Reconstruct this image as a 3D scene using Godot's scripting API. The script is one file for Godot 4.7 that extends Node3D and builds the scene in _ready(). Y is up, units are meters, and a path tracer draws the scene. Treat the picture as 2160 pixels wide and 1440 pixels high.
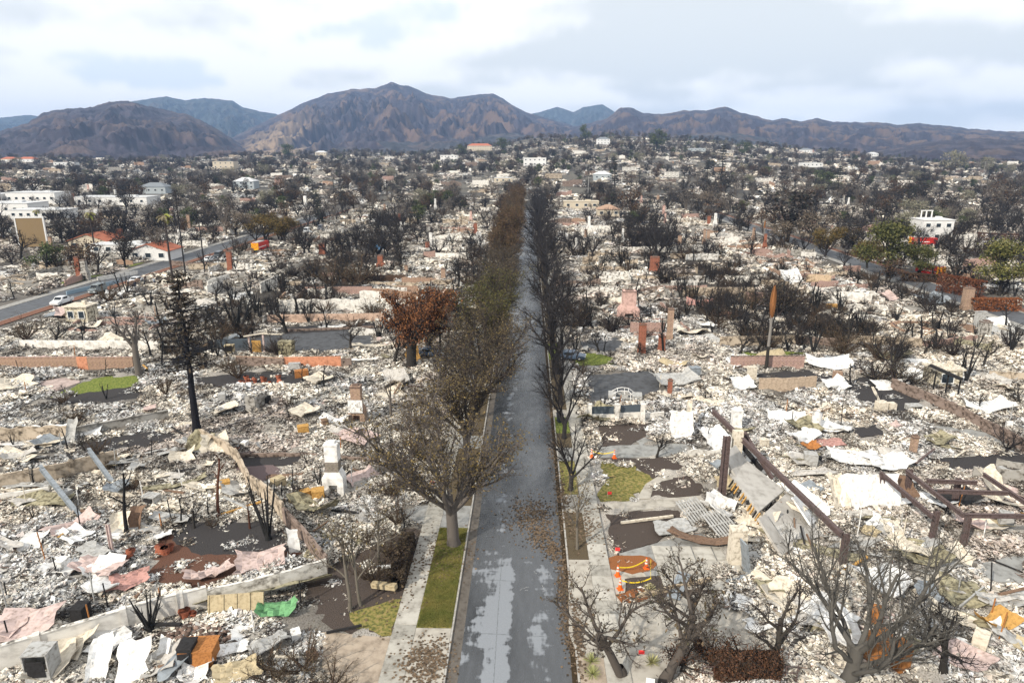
extends Node3D
# A burnt-out neighbourhood seen from the air: one straight street, rubble lots, bare trees, burnt mountains.

const FOCAL := 1440.0            # focal length in photograph pixels (photograph 2160 x 1440)
const EYE := Vector3(0, 32, 0)
const PITCH := 0.271591
const YAW := 0.023410

var rng := RandomNumberGenerator.new()
var taken := {}
var mats := {}
var texs := {}
var protos := {}
var view: Basis
var lump_noise := FastNoiseLite.new()
var tone_noise := FastNoiseLite.new()
var cell_noise := FastNoiseLite.new()
var zone := PackedByteArray()       # what covers the ground: 0 rubble, 1 paving, 2 bare soil, 3 lawn
const ZX := -120.0
const ZZ := -210.0
const ZN := 480
const ZM := 380

# ------------------------------------------------------------------ mesh builder
class MB:
	var v := PackedVector3Array()
	var n := PackedVector3Array()
	var c := PackedColorArray()
	var t := PackedVector2Array()
	var i := PackedInt32Array()
	var col := Color.WHITE
	func tri(a: Vector3, b: Vector3, d: Vector3) -> void:
		var nn := (b - a).cross(d - a).normalized()
		var k := v.size()
		v.append(a); v.append(b); v.append(d)
		for q in 3:
			n.append(nn); c.append(col)
		i.append(k); i.append(k + 2); i.append(k + 1)
	func quad(a: Vector3, b: Vector3, d: Vector3, e: Vector3) -> void:   # counter-clockwise seen from outside
		var nn := (b - a).cross(e - a)
		if nn.length_squared() < 1e-12:
			nn = (d - b).cross(e - b)
		nn = nn.normalized()
		var k := v.size()
		v.append(a); v.append(b); v.append(d); v.append(e)
		for q in 4:
			n.append(nn); c.append(col)
		i.append(k); i.append(k + 2); i.append(k + 1)
		i.append(k); i.append(k + 3); i.append(k + 2)
	func hexa(p: Array) -> void:    # 0-3 bottom (ccw from above), 4-7 top
		quad(p[3], p[2], p[1], p[0]); quad(p[4], p[5], p[6], p[7])
		quad(p[0], p[1], p[5], p[4]); quad(p[1], p[2], p[6], p[5]); quad(p[2], p[3], p[7], p[6]); quad(p[3], p[0], p[4], p[7])
	func box(o: Vector3, s: Vector3, b := Basis(), jit := 0.0, r: RandomNumberGenerator = null) -> void:
		var p := []
		for y in [-0.5, 0.5]:
			for q in [[-0.5, 0.5], [0.5, 0.5], [0.5, -0.5], [-0.5, -0.5]]:
				var w := Vector3(q[0] * s.x, y * s.y, q[1] * s.z)
				if jit > 0.0:
					w += Vector3(r.randf_range(-jit, jit) * s.x, r.randf_range(-jit, jit) * s.y, r.randf_range(-jit, jit) * s.z)
				p.append(o + b * w)
		hexa(p)
	func bar(a: Vector3, b: Vector3, w: float, h: float) -> void:
		var d := b - a
		var z := d.normalized()
		var x := Vector3.UP.cross(z)
		x = x.normalized() if x.length() > 0.01 else Vector3.RIGHT
		var y := z.cross(x)
		box((a + b) / 2, Vector3(w, h, d.length()), Basis(x, y, z))
	func tube(p: Array, r: Array, sides: int, cap := true) -> void:
		var k := v.size()
		var m := p.size()
		var side := Vector3.RIGHT
		for a in m:
			var d: Vector3 = (p[mini(a + 1, m - 1)] - p[maxi(a - 1, 0)])
			d = d.normalized() if d.length_squared() > 1e-10 else Vector3.UP
			side = side - d * side.dot(d)
			side = side.normalized() if side.length() > 0.05 else (d.cross(Vector3.FORWARD) + Vector3(0.001, 0, 0)).normalized()
			var up := d.cross(side)
			for s in sides:
				var ang := TAU * s / sides
				var o := side * cos(ang) + up * sin(ang)
				v.append(p[a] + o * r[a]); n.append(o); c.append(col)
		for a in m - 1:
			for s in sides:
				var s2 := (s + 1) % sides
				var q := k + a * sides + s
				var w := k + a * sides + s2
				i.append(q); i.append(q + sides); i.append(w)
				i.append(w); i.append(q + sides); i.append(w + sides)
		if cap and r[m - 1] > 0.02:
			var e := v.size()
			v.append(p[m - 1]); n.append((p[m - 1] - p[m - 2]).normalized()); c.append(col)
			for s in sides:
				i.append(e); i.append(k + (m - 1) * sides + (s + 1) % sides); i.append(k + (m - 1) * sides + s)
	func leaf(p: Vector3, s: float, r: RandomNumberGenerator, wide := 0.55) -> void:
		var a := Vector3(r.randfn(), r.randfn(), r.randfn()).normalized()
		var b := a.cross(Vector3(r.randfn(), r.randfn(), r.randfn())).normalized()
		var m := a.cross(b) * s * 0.18
		quad(p - a * s, p + b * s * wide + m, p + a * s, p - b * s * wide + m)
	func mesh() -> ArrayMesh:
		var arr := []
		arr.resize(Mesh.ARRAY_MAX)
		arr[Mesh.ARRAY_VERTEX] = v
		arr[Mesh.ARRAY_NORMAL] = n
		arr[Mesh.ARRAY_COLOR] = c
		if t.size() == v.size():
			arr[Mesh.ARRAY_TEX_UV] = t
		arr[Mesh.ARRAY_INDEX] = i
		var m := ArrayMesh.new()
		m.add_surface_from_arrays(Mesh.PRIMITIVE_TRIANGLES, arr)
		return m

# ------------------------------------------------------------------ small helpers
func lin(r: float, g: float, b: float) -> Color:
	return Color(r, g, b).linear_to_srgb()

func numbered(called: String) -> String:
	var k: int = taken.get(called, 0)
	taken[called] = k + 1
	return called if k == 0 else "%s_%03d" % [called, k]

func tag(o: Node3D, label: String, category: String, group := "", kind := "") -> Node3D:
	o.set_meta("label", label)
	if category: o.set_meta("category", category)
	if group: o.set_meta("group", group)
	if kind: o.set_meta("kind", kind)
	return o

func thing(called: String, label: String, category: String, at := Vector3.ZERO, turn := 0.0, group := "") -> Node3D:
	var o := Node3D.new()
	o.name = numbered(called)
	add_child(o)
	o.position = at
	o.rotation.y = turn
	tag(o, label, category, group)
	return o

func part(called: String, m: Mesh, mat: Material, parent: Node3D) -> MeshInstance3D:
	var o := MeshInstance3D.new()
	o.name = called
	o.mesh = m
	o.material_override = mat
	parent.add_child(o, true)
	return o

func solo(called: String, m: Mesh, mat: Material, label: String, category: String, at := Vector3.ZERO, turn := 0.0, group := "", kind := "") -> MeshInstance3D:
	var o := MeshInstance3D.new()
	o.name = numbered(called)
	o.mesh = m
	o.material_override = mat
	add_child(o)
	o.position = at
	o.rotation.y = turn
	tag(o, label, category, group, kind)
	return o

func ramp(seed_: int, freq: float, stops: Array, size := 512, oct := 5) -> NoiseTexture2D:
	var fn := FastNoiseLite.new()
	fn.seed = seed_
	fn.noise_type = FastNoiseLite.TYPE_SIMPLEX_SMOOTH
	fn.frequency = freq
	fn.fractal_octaves = oct
	fn.fractal_gain = 0.6
	var g := Gradient.new()
	var off := PackedFloat32Array()
	var cols := PackedColorArray()
	for s in stops:
		off.append(s[0])
		cols.append(lin(s[1], s[2], s[3]))
	g.offsets = off
	g.colors = cols
	var t := NoiseTexture2D.new()
	t.width = size
	t.height = size
	t.seamless = true
	t.noise = fn
	t.color_ramp = g
	return t

func mat(key: String, c := Color.WHITE, rough := 0.9, tex := "", metres := 4.0, metal := 0.0, vertex := false) -> StandardMaterial3D:
	if mats.has(key):
		return mats[key]
	var m := StandardMaterial3D.new()
	m.resource_name = key
	m.albedo_color = c
	m.roughness = rough
	m.metallic = metal
	m.metallic_specular = 0.3
	m.vertex_color_use_as_albedo = vertex
	if tex:
		m.albedo_texture = texs[tex]
		m.uv1_triplanar = true
		m.uv1_world_triplanar = true
		m.uv1_scale = Vector3.ONE / metres
	mats[key] = m
	return m

# ------------------------------------------------------------------ where things stand
func ray(px: float, py: float) -> Vector3:
	return (view * Vector3((px - 1080.0) / FOCAL, (720.0 - py) / FOCAL, -1.0)).normalized()

const TOP := [[-0.9, 17.0], [-0.65, 18.0], [-0.5, 14.0], [-0.36, 22.0], [-0.26, 27.0], [-0.16, 27.0], [-0.06, 42.0], [0.02, 58.0], [0.13, 64.0], [0.22, 56.0], [0.31, 42.0], [0.4, 28.0], [0.52, 12.0], [0.65, 9.0], [0.9, 8.0]]

func table(t: Array, x: float) -> float:
	if x <= t[0][0]:
		return t[0][1]
	for k in t.size() - 1:
		if x < t[k + 1][0]:
			return lerpf(t[k][1], t[k + 1][1], smoothstep(0.0, 1.0, (x - t[k][0]) / (t[k + 1][0] - t[k][0])))
	return t[t.size() - 1][1]

func terrain(x: float, z: float) -> float:
	var r := sqrt(x * x + z * z)
	if r < 380.0:
		return 0.0
	var az := atan2(x, -z)
	var h := table(TOP, az) * pow(clampf((r - 380.0) / 1120.0, 0.0, 1.0), 1.35)
	h += (lump_noise.get_noise_2d(x * 0.02, z * 0.02) * 7.0) * smoothstep(500.0, 900.0, r)
	return h * (1.0 - 0.45 * smoothstep(1500.0, 2300.0, r))

func street(x: float, z: float) -> bool:
	if z < -424.0:
		return false
	return (x > -9.5 and x < 7.1) or (x > -114.5 and x < -97.5) or (x > 90.0 and x < 106.5)

func zone_at(x: float, z: float) -> int:
	var a := int((x - ZX) * 2.0)
	var b := int((z - ZZ) * 2.0)
	if a < 0 or b < 0 or a >= ZN or b >= ZM:
		return 0
	return zone[b * ZN + a]

func yard(x: float, z: float) -> float:      # 1 in the yards between the burnt houses, 0 where a house stood
	var sx := roundf((x + 4.0) / 102.5) * 102.5 - 3.0
	var u := absf(x - sx) + tone_noise.get_noise_2d(x * 2.0, z * 2.0) * 7.0
	var v := absf(fposmod(z + tone_noise.get_noise_2d(x * 1.3 + 70.0, z * 1.3) * 5.0, 15.5) - 7.75)
	var y := maxf(smoothstep(35.0, 40.0, u), smoothstep(17.0, 12.0, u) * 0.8)
	y = maxf(y, smoothstep(5.9, 7.2, v) * 0.75)
	return y * lerpf(0.3, 1.0, smoothstep(-85.0, -130.0, z))

func clear_of(x: float, z: float, m: float) -> bool:     # no paving, lawn or soil within that many metres
	return zone_at(x + m, z) == 0 and zone_at(x - m, z) == 0 and zone_at(x, z + m) == 0 and zone_at(x, z - m) == 0

func gy(x: float, z: float) -> float:
	var h := terrain(x, z)
	if street(x, z) or zone_at(x, z) != 0:
		return h - 0.06
	var r := -z
	if r < 420.0:
		h += maxf(0.0, lump_noise.get_noise_2d(x, z) * 0.75 + 0.12) * (1.0 - 0.6 * yard(x, z))
	return h

func at(px: float, py: float, up := 0.0) -> Vector3:      # the ground point seen at that place of the photograph
	var d := ray(px, py)
	var s := (up - EYE.y) / d.y if d.y < -0.0001 else 99999.0
	if s > 0.0 and s * Vector2(d.x, d.z).length() < 370.0:
		return EYE + d * s
	s = 300.0
	while s < 2600.0:
		var p := EYE + d * s
		if p.y < terrain(p.x, p.z):
			return Vector3(p.x, terrain(p.x, p.z), p.z)
		s += 4.0
	var q := EYE + d * 1400.0
	return Vector3(q.x, terrain(q.x, q.z), q.z)

func spot(px: float, py: float) -> Vector3:                # the same, sunk to the uneven ground
	var p := at(px, py)
	p.y = gy(p.x, p.z)
	return p

func rise(px: float, yb: float, yt: float) -> float:       # real height of an upright thing
	var b := at(px, yb)
	var d := ray(px, yt)
	var s := Vector2(b.x, b.z).length() / Vector2(d.x, d.z).length()
	return EYE.y + d.y * s - b.y

func span(px: float, py: float) -> float:                   # metres in one photograph pixel there
	var b := at(px, py) - EYE
	return (view.inverse() * b).z / -FOCAL

func mark(poly: PackedVector2Array, what: int) -> void:
	var lo := poly[0]
	var hi := poly[0]
	for p in poly:
		lo = lo.min(p)
		hi = hi.max(p)
	for b in range(maxi(0, int((lo.y - ZZ) * 2.0)), mini(ZM, int((hi.y - ZZ) * 2.0) + 2)):
		for a in range(maxi(0, int((lo.x - ZX) * 2.0)), mini(ZN, int((hi.x - ZX) * 2.0) + 2)):
			if Geometry2D.is_point_in_polygon(Vector2(ZX + (a + 0.5) / 2.0, ZZ + (b + 0.5) / 2.0), poly):
				zone[b * ZN + a] = what

# ------------------------------------------------------------------ the scene
func _ready() -> void:
	rng.seed = 7
	var cam := Camera3D.new()
	cam.name = "camera"
	cam.position = EYE
	cam.rotation = Vector3(-PITCH, YAW, 0)
	cam.fov = rad_to_deg(2.0 * atan(0.5))
	cam.far = 30000.0
	add_child(cam)
	cam.current = true
	view = Basis.from_euler(Vector3(-PITCH, YAW, 0))

	var env := Environment.new()
	env.background_mode = Environment.BG_SKY
	env.sky = Sky.new()
	env.sky.sky_material = cloudy_sky()
	env.tonemap_mode = Environment.TONE_MAPPER_LINEAR
	env.tonemap_exposure = 1.06
	env.sdfgi_enabled = true
	env.ssao_enabled = true
	env.ssil_enabled = true
	env.fog_enabled = true
	env.fog_density = 0.0001
	env.fog_light_color = Color(0.66, 0.80, 1.0)
	var world := WorldEnvironment.new()
	world.name = "world"
	world.environment = env
	add_child(world)

	var sun := DirectionalLight3D.new()
	sun.name = "sun"
	sun.light_energy = 1.5
	sun.light_color = Color(1.0, 0.965, 0.905)
	sun.light_angular_distance = 0.9
	sun.shadow_enabled = true
	add_child(sun)
	sun.look_at_from_position(Vector3.ZERO, Vector3(0.62, -0.66, -0.72))

	lump_noise.seed = 3
	lump_noise.frequency = 0.22
	lump_noise.fractal_octaves = 3
	tone_noise.seed = 11
	tone_noise.frequency = 0.05
	tone_noise.fractal_octaves = 4
	cell_noise.seed = 5
	cell_noise.noise_type = FastNoiseLite.TYPE_CELLULAR
	cell_noise.cellular_return_type = FastNoiseLite.RETURN_CELL_VALUE
	cell_noise.frequency = 0.055
	zone.resize(ZN * ZM)

	make_textures()
	ground_covers()
	make_ground()
	make_streets()
	make_mountains()
	print("ground done ", Time.get_ticks_msec())
	make_walls()
	make_wall_remnants()
	make_chimneys()
	make_houses()
	make_foundations()
	make_rubble()
	print("rubble done ", Time.get_ticks_msec())
	make_trees()
	print("trees done ", Time.get_ticks_msec())
	make_wreckage()
	make_vehicles()
	make_small_things()
	print("all done ", Time.get_ticks_msec())

func cloudy_sky() -> PanoramaSkyMaterial:
	var w := 1024
	var h := 512
	var im := Image.create(w, h, false, Image.FORMAT_RGBF)
	var a := FastNoiseLite.new()
	a.seed = 21
	a.frequency = 0.55
	a.fractal_octaves = 7
	a.fractal_gain = 0.55
	a.domain_warp_enabled = true
	a.domain_warp_amplitude = 0.6
	a.domain_warp_frequency = 0.4
	var b := FastNoiseLite.new()
	b.seed = 4
	b.frequency = 0.22
	b.fractal_octaves = 3
	for y in h / 2:
		var up := (0.5 - (y + 0.5) / h) * PI
		for x in w:
			var az := TAU * (x + 0.5) / w
			var k := 1.0 / (sin(up) + 0.16)
			var p := Vector2(cos(az), sin(az)) * cos(up) * k
			var n := a.get_noise_2d(p.x * 1.0, p.y * 1.0) + 0.45 * b.get_noise_2d(p.x, p.y)
			var g := smoothstep(-0.06, 0.34, n)
			var c := Vector3(1.16, 1.17, 1.17).lerp(Vector3(0.72, 0.79, 0.835), g * 0.72)
			var blue := smoothstep(-0.34, -0.52, n) * 0.5
			c = c.lerp(Vector3(0.62, 0.79, 0.97), blue)
			im.set_pixel(x, y, Color(c.x, c.y, c.z))
	for y in range(h / 2, h):
		for x in w:
			im.set_pixel(x, y, Color(0.5, 0.5, 0.5))
	var m := PanoramaSkyMaterial.new()
	m.panorama = ImageTexture.create_from_image(im)
	return m

func make_textures() -> void:
	texs.grain = ramp(1, 0.06, [[0.2, 0.62, 0.62, 0.62], [0.5, 0.86, 0.86, 0.86], [0.8, 1, 1, 1]], 512)
	texs.blotch = ramp(2, 0.007, [[0.12, 0.55, 0.54, 0.52], [0.36, 0.80, 0.79, 0.78], [0.6, 0.95, 0.95, 0.94], [0.9, 1, 1, 1]], 512, 6)
	texs.soot = ramp(9, 0.006, [[0.22, 0.16, 0.15, 0.14], [0.4, 0.55, 0.53, 0.5], [0.55, 0.9, 0.89, 0.87], [0.9, 1, 1, 1]], 512, 6)
	texs.ash = ramp(3, 0.03, [[0.12, 0.22, 0.21, 0.20], [0.36, 0.6, 0.58, 0.55], [0.55, 0.85, 0.83, 0.80], [0.8, 1, 0.99, 0.97]], 1024, 6)
	texs.grime = ramp(19, 0.009, [[0.1, 0.42, 0.39, 0.36], [0.32, 0.74, 0.72, 0.69], [0.52, 0.93, 0.92, 0.91], [0.8, 1, 1, 1]], 512, 7)
	texs.soil = ramp(4, 0.05, [[0.2, 0.3, 0.28, 0.27], [0.55, 0.75, 0.72, 0.70], [0.75, 1, 0.95, 0.9], [0.84, 1.0, 1.0, 1.0]], 512, 6)
	texs.grass = ramp(5, 0.02, [[0.1, 0.06, 0.06, 0.024], [0.34, 0.13, 0.13, 0.04], [0.5, 0.19, 0.175, 0.05], [0.66, 0.25, 0.20, 0.075], [0.9, 0.29, 0.215, 0.10]], 512, 7)
	texs.litter = ramp(6, 0.06, [[0.2, 0.035, 0.028, 0.02], [0.5, 0.085, 0.065, 0.04], [0.75, 0.17, 0.13, 0.075]], 512, 5)
	texs.hill = ramp(7, 0.04, [[0.2, 0.35, 0.36, 0.4], [0.45, 0.8, 0.78, 0.78], [0.65, 1, 0.97, 0.95], [0.85, 1, 1, 1]], 1024, 6)
	# brick courses, too fine to pick apart from the air
	var im := Image.create(256, 256, false, Image.FORMAT_RGB8)
	var r := RandomNumberGenerator.new()
	r.seed = 12
	im.fill(Color(0.80, 0.78, 0.75))
	for row in 16:
		for k in 9:
			var s := r.randf_range(0.72, 1.0)
			im.fill_rect(Rect2i(k * 32 - (16 if row % 2 else 0), row * 16, 29, 13), Color(s, s * r.randf_range(0.94, 1.0), s * r.randf_range(0.9, 1.0)))
	texs.brick = ImageTexture.create_from_image(im)

# ------------------------------------------------------------------ lawns, soil, drives: sheets with uneven edges
func outline(px: Array, wob: float, seed_: int) -> PackedVector2Array:
	var pts := PackedVector2Array()
	var fn := FastNoiseLite.new()
	fn.seed = seed_
	fn.frequency = 0.35
	fn.fractal_octaves = 3
	var g := []
	for k in range(0, px.size(), 2):
		var p := at(px[k], px[k + 1])
		g.append(Vector2(p.x, p.z))
	for k in g.size():
		var a: Vector2 = g[k]
		var b: Vector2 = g[(k + 1) % g.size()]
		var m := 1 if wob == 0.0 else maxi(1, int(a.distance_to(b) / 0.5))
		for s in m:
			var q := a.lerp(b, float(s) / m)
			if wob > 0.0:
				q += Vector2(fn.get_noise_2d(q.x, q.y), fn.get_noise_2d(q.x + 90.0, q.y)) * wob
			pts.append(q)
	return pts

func sheet_of(poly: PackedVector2Array, y: float, thick: float) -> ArrayMesh:
	var mb := MB.new()
	var ids := Geometry2D.triangulate_polygon(poly)
	for k in range(0, ids.size(), 3):
		var a := poly[ids[k]]
		var b := poly[ids[k + 1]]
		var c := poly[ids[k + 2]]
		if (b - a).cross(c - a) > 0.0:
			var s := b
			b = c
			c = s
		mb.tri(Vector3(a.x, y, a.y), Vector3(b.x, y, b.y), Vector3(c.x, y, c.y))
	var cw := Geometry2D.is_polygon_clockwise(poly)
	for k in poly.size():
		var a := poly[k]
		var b := poly[(k + 1) % poly.size()]
		if cw:
			mb.quad(Vector3(b.x, y - thick, b.y), Vector3(a.x, y - thick, a.y), Vector3(a.x, y, a.y), Vector3(b.x, y, b.y))
		else:
			mb.quad(Vector3(a.x, y - thick, a.y), Vector3(b.x, y - thick, b.y), Vector3(b.x, y, b.y), Vector3(a.x, y, a.y))
	return mb.mesh()

var cover_no := 0
func cover(called: String, what: int, m: Material, px: Array, wob := 0.5, y := 0.0) -> void:
	cover_no += 1
	var poly := outline(px, wob, cover_no)
	if Geometry2D.triangulate_polygon(poly).is_empty():
		print("bad outline ", called, " ", cover_no)
		return
	mark(poly, what)
	var o := MeshInstance3D.new()
	o.name = numbered(called)
	o.mesh = sheet_of(poly, 0.03 + y + 0.0013 * cover_no, 0.12)
	o.material_override = m
	add_child(o)
	o.set_meta("kind", "structure")

func ground_covers() -> void:
	var soil := mat("dark_soil", lin(0.10, 0.082, 0.072), 0.95, "soil", 2.2)
	var black := mat("charred_soil", lin(0.062, 0.060, 0.062), 0.95, "soil", 2.6)
	var rust := mat("rust_brown_soil", lin(0.16, 0.085, 0.06), 0.95, "soil", 2.0)
	var lawn := mat("lawn_grass", Color.WHITE, 0.95, "grass", 4.5)
	var vivid := mat("green_lawn_grass", lin(0.72, 0.98, 0.62), 0.95, "grass", 4.0)
	var conc := mat("drive_concrete", lin(0.43, 0.40, 0.35), 0.85, "blotch", 6.0)
	var grey := mat("grey_concrete", lin(0.30, 0.30, 0.29), 0.85, "blotch", 5.0)
	var tar := mat("drive_asphalt", lin(0.085, 0.088, 0.095), 0.8, "blotch", 5.0)
	var tan := mat("tan_concrete", lin(0.40, 0.33, 0.26), 0.85, "blotch", 5.0)
	var pinkc := mat("pink_concrete", lin(0.45, 0.36, 0.33), 0.85, "blotch", 4.0)
	# left of the street
	cover("soil", 2, soil, [640, 1215, 760, 1170, 868, 1105, 890, 1120, 832, 1335, 700, 1330, 640, 1275], 0.5)
	cover("lawn", 3, lawn, [735, 1290, 850, 1262, 828, 1338, 748, 1330], 0.5)
	cover("driveway", 1, tan, [668, 1332, 828, 1345, 795, 1470, 690, 1470], 0.1)
	cover("driveway", 1, grey, [845, 1068, 925, 1065, 902, 1108, 855, 1098], 0.1)
	cover("soil", 2, rust, [330, 1165, 350, 1120, 420, 1150, 640, 1165, 600, 1190, 430, 1245, 300, 1225], 0.6)
	cover("soil", 2, black, [345, 1120, 440, 1095, 560, 1098, 640, 1160, 560, 1175, 400, 1165], 0.6)
	cover("soil", 2, black, [165, 935, 345, 905, 385, 922, 290, 945, 180, 958], 0.6)
	cover("lawn", 3, vivid, [100, 838, 190, 800, 285, 792, 288, 812, 200, 832], 1.6)
	cover("soil", 2, black, [90, 842, 285, 815, 330, 840, 150, 855], 0.7)
	cover("terrace", 1, pinkc, [60, 810, 150, 790, 168, 806, 110, 828], 0.2)
	cover("driveway", 1, tar, [450, 735, 590, 705, 800, 690, 780, 735, 700, 742, 560, 745], 0.6)
	cover("soil", 2, black, [590, 690, 790, 682, 800, 692, 600, 706], 0.5)
	cover("soil", 2, black, [380, 800, 560, 782, 700, 790, 640, 808, 440, 815], 0.7)
	cover("soil", 2, soil, [240, 1360, 330, 1330, 400, 1340, 300, 1372], 0.5)
	cover("terrace", 1, mat("plum_paving", lin(0.20, 0.155, 0.16), 0.9, "soil", 1.5), [490, 975, 560, 970, 600, 1000, 530, 1040], 0.2)
	cover("soil", 2, black, [470, 965, 640, 962, 640, 978, 520, 985], 0.4)
	# right of the street
	cover("lawn", 3, lawn, [1262, 975, 1340, 985, 1378, 1010, 1345, 1052, 1272, 1056], 1.1)
	cover("soil", 2, soil, [1258, 968, 1420, 966, 1445, 985, 1380, 1012, 1345, 984], 0.4)
	cover("soil", 2, soil, [1365, 1046, 1392, 1012, 1450, 1005, 1495, 1030, 1470, 1048], 0.3)
	cover("path", 1, conc, [1343, 1053, 1362, 1022, 1388, 1006, 1420, 1003, 1420, 1011, 1396, 1016, 1378, 1030, 1372, 1052], 0.0, 0.03)
	cover("driveway", 1, conc, [1274, 1062, 1478, 1046, 1500, 1062, 1390, 1072, 1278, 1084], 0.06)
	cover("soil", 2, soil, [1280, 1086, 1430, 1074, 1440, 1110, 1380, 1145, 1300, 1172], 0.4)
	cover("driveway", 1, conc, [1200, 1200, 1290, 1185, 1430, 1235, 1640, 1330, 1640, 1385, 1500, 1390, 1340, 1460, 1240, 1460, 1200, 1330], 0.1)
	cover("soil", 2, soil, [1320, 1222, 1500, 1215, 1560, 1245, 1400, 1262, 1322, 1250], 0.5, 0.02)
	cover("terrace", 1, grey, [1305, 1168, 1400, 1142, 1482, 1120, 1548, 1190, 1440, 1222, 1372, 1232, 1340, 1180], 0.1)
	cover("driveway", 1, tar, [1236, 792, 1380, 782, 1395, 800, 1385, 836, 1300, 845, 1240, 850], 0.3)
	cover("lawn", 3, vivid, [1210, 752, 1250, 742, 1300, 758, 1300, 768, 1215, 772], 0.3)
	cover("path", 1, grey, [1215, 774, 1300, 770, 1308, 778, 1216, 784], 0.1)
	cover("driveway", 1, tar, [1225, 722, 1300, 712, 1320, 722, 1300, 740, 1230, 742], 0.3)
	cover("driveway", 1, grey, [1266, 945, 1290, 940, 1450, 936, 1455, 950, 1400, 964, 1264, 966], 0.15)
	cover("driveway", 1, grey, [1335, 920, 1370, 912, 1392, 930, 1350, 940], 0.2)
	cover("soil", 2, soil, [1262, 898, 1380, 892, 1375, 912, 1330, 940, 1268, 942], 0.4)
	cover("lawn", 3, vivid, [1560, 744, 1640, 741, 1705, 745, 1690, 752, 1565, 752], 0.2)
	cover("soil", 2, black, [1590, 790, 1700, 780, 1790, 800, 1720, 812, 1600, 805], 0.5)
	cover("soil", 2, black, [1770, 800, 1850, 790, 1960, 850, 1900, 875, 1810, 850], 0.8)
	cover("soil", 2, black, [1950, 968, 2170, 955, 2170, 985, 2000, 990], 0.6)
	cover("soil", 2, black, [1790, 905, 1860, 895, 1860, 918, 1800, 922], 0.6)
	cover("terrace", 1, grey, [2060, 1190, 2170, 1170, 2170, 1235, 2090, 1225], 0.3)
	cover("driveway", 1, grey, [1930, 890, 2170, 925, 2170, 945, 2080, 930], 0.4)
	var mulch := mat("orange_mulch", lin(0.34, 0.14, 0.055), 0.95, "soil", 0.7)
	cover("soil", 2, mulch, [1274, 1190, 1290, 1178, 1315, 1172, 1345, 1173, 1368, 1180, 1380, 1192, 1366, 1204, 1335, 1210, 1305, 1208, 1284, 1202], 0.5, 0.0)
	cover("soil", 2, mulch, [1300, 1258, 1325, 1247, 1355, 1246, 1380, 1254, 1372, 1266, 1345, 1276, 1315, 1273], 0.5, 0.0)

# ------------------------------------------------------------------ the ground itself
func lines(stops: Array) -> PackedFloat32Array:
	var out := PackedFloat32Array()
	for s in stops:
		var x: float = s[0]
		while x < s[1] - 0.001:
			out.append(x)
			x += s[2]
	out.append(stops[stops.size() - 1][1])
	return out

func make_ground() -> void:
	var xs := lines([[-4200.0, -1000.0, 200.0], [-1000.0, -220.0, 26.0], [-220.0, -66.0, 3.5], [-66.0, 66.0, 0.7], [66.0, 220.0, 3.5], [220.0, 1000.0, 26.0], [1000.0, 4200.0, 200.0]])
	var zs := lines([[-5000.0, -2600.0, 200.0], [-2600.0, -420.0, 22.0], [-420.0, -130.0, 3.0], [-130.0, -24.0, 0.7], [-24.0, 400.0, 60.0]])
	var v := PackedVector3Array()
	var c := PackedColorArray()
	var idx := PackedInt32Array()
	for z in zs:
		for x in xs:
			v.append(Vector3(x, gy(x, z), z))
			var t := tone_noise.get_noise_2d(x, z) + 0.5 * cell_noise.get_noise_2d(x, z)
			var q := Color(0.20, 0.187, 0.17).lerp(Color(0.50, 0.475, 0.44), smoothstep(-0.45, 0.35, t))
			q = q.lerp(Color(0.085, 0.077, 0.07), clampf(yard(x, z) * 1.1 - 0.1, 0.0, 1.0))
			if z < -420.0:
				q = Color(0.09, 0.085, 0.08).lerp(Color(0.16, 0.15, 0.13), smoothstep(-0.3, 0.3, t))
			c.append(q)
	var w := xs.size()
	for b in zs.size() - 1:
		for a in w - 1:
			var k := b * w + a
			idx.append_array([k, k + 1, k + w, k + 1, k + w + 1, k + w])
	var n := PackedVector3Array()
	n.resize(v.size())
	for b in zs.size():
		for a in w:
			var dx := v[b * w + mini(a + 1, w - 1)] - v[b * w + maxi(a - 1, 0)]
			var dz := v[mini(b + 1, zs.size() - 1) * w + a] - v[maxi(b - 1, 0) * w + a]
			n[b * w + a] = dz.cross(dx).normalized()
	var mb := MB.new()
	mb.v = v
	mb.c = c
	mb.n = n
	mb.i = idx
	var m := mat("ash_ground", Color.WHITE, 0.95, "ash", 5.0, 0.0, true)
	var o := MeshInstance3D.new()
	o.name = "ground"
	o.mesh = mb.mesh()
	o.material_override = m
	add_child(o)
	o.set_meta("kind", "structure")

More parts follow.
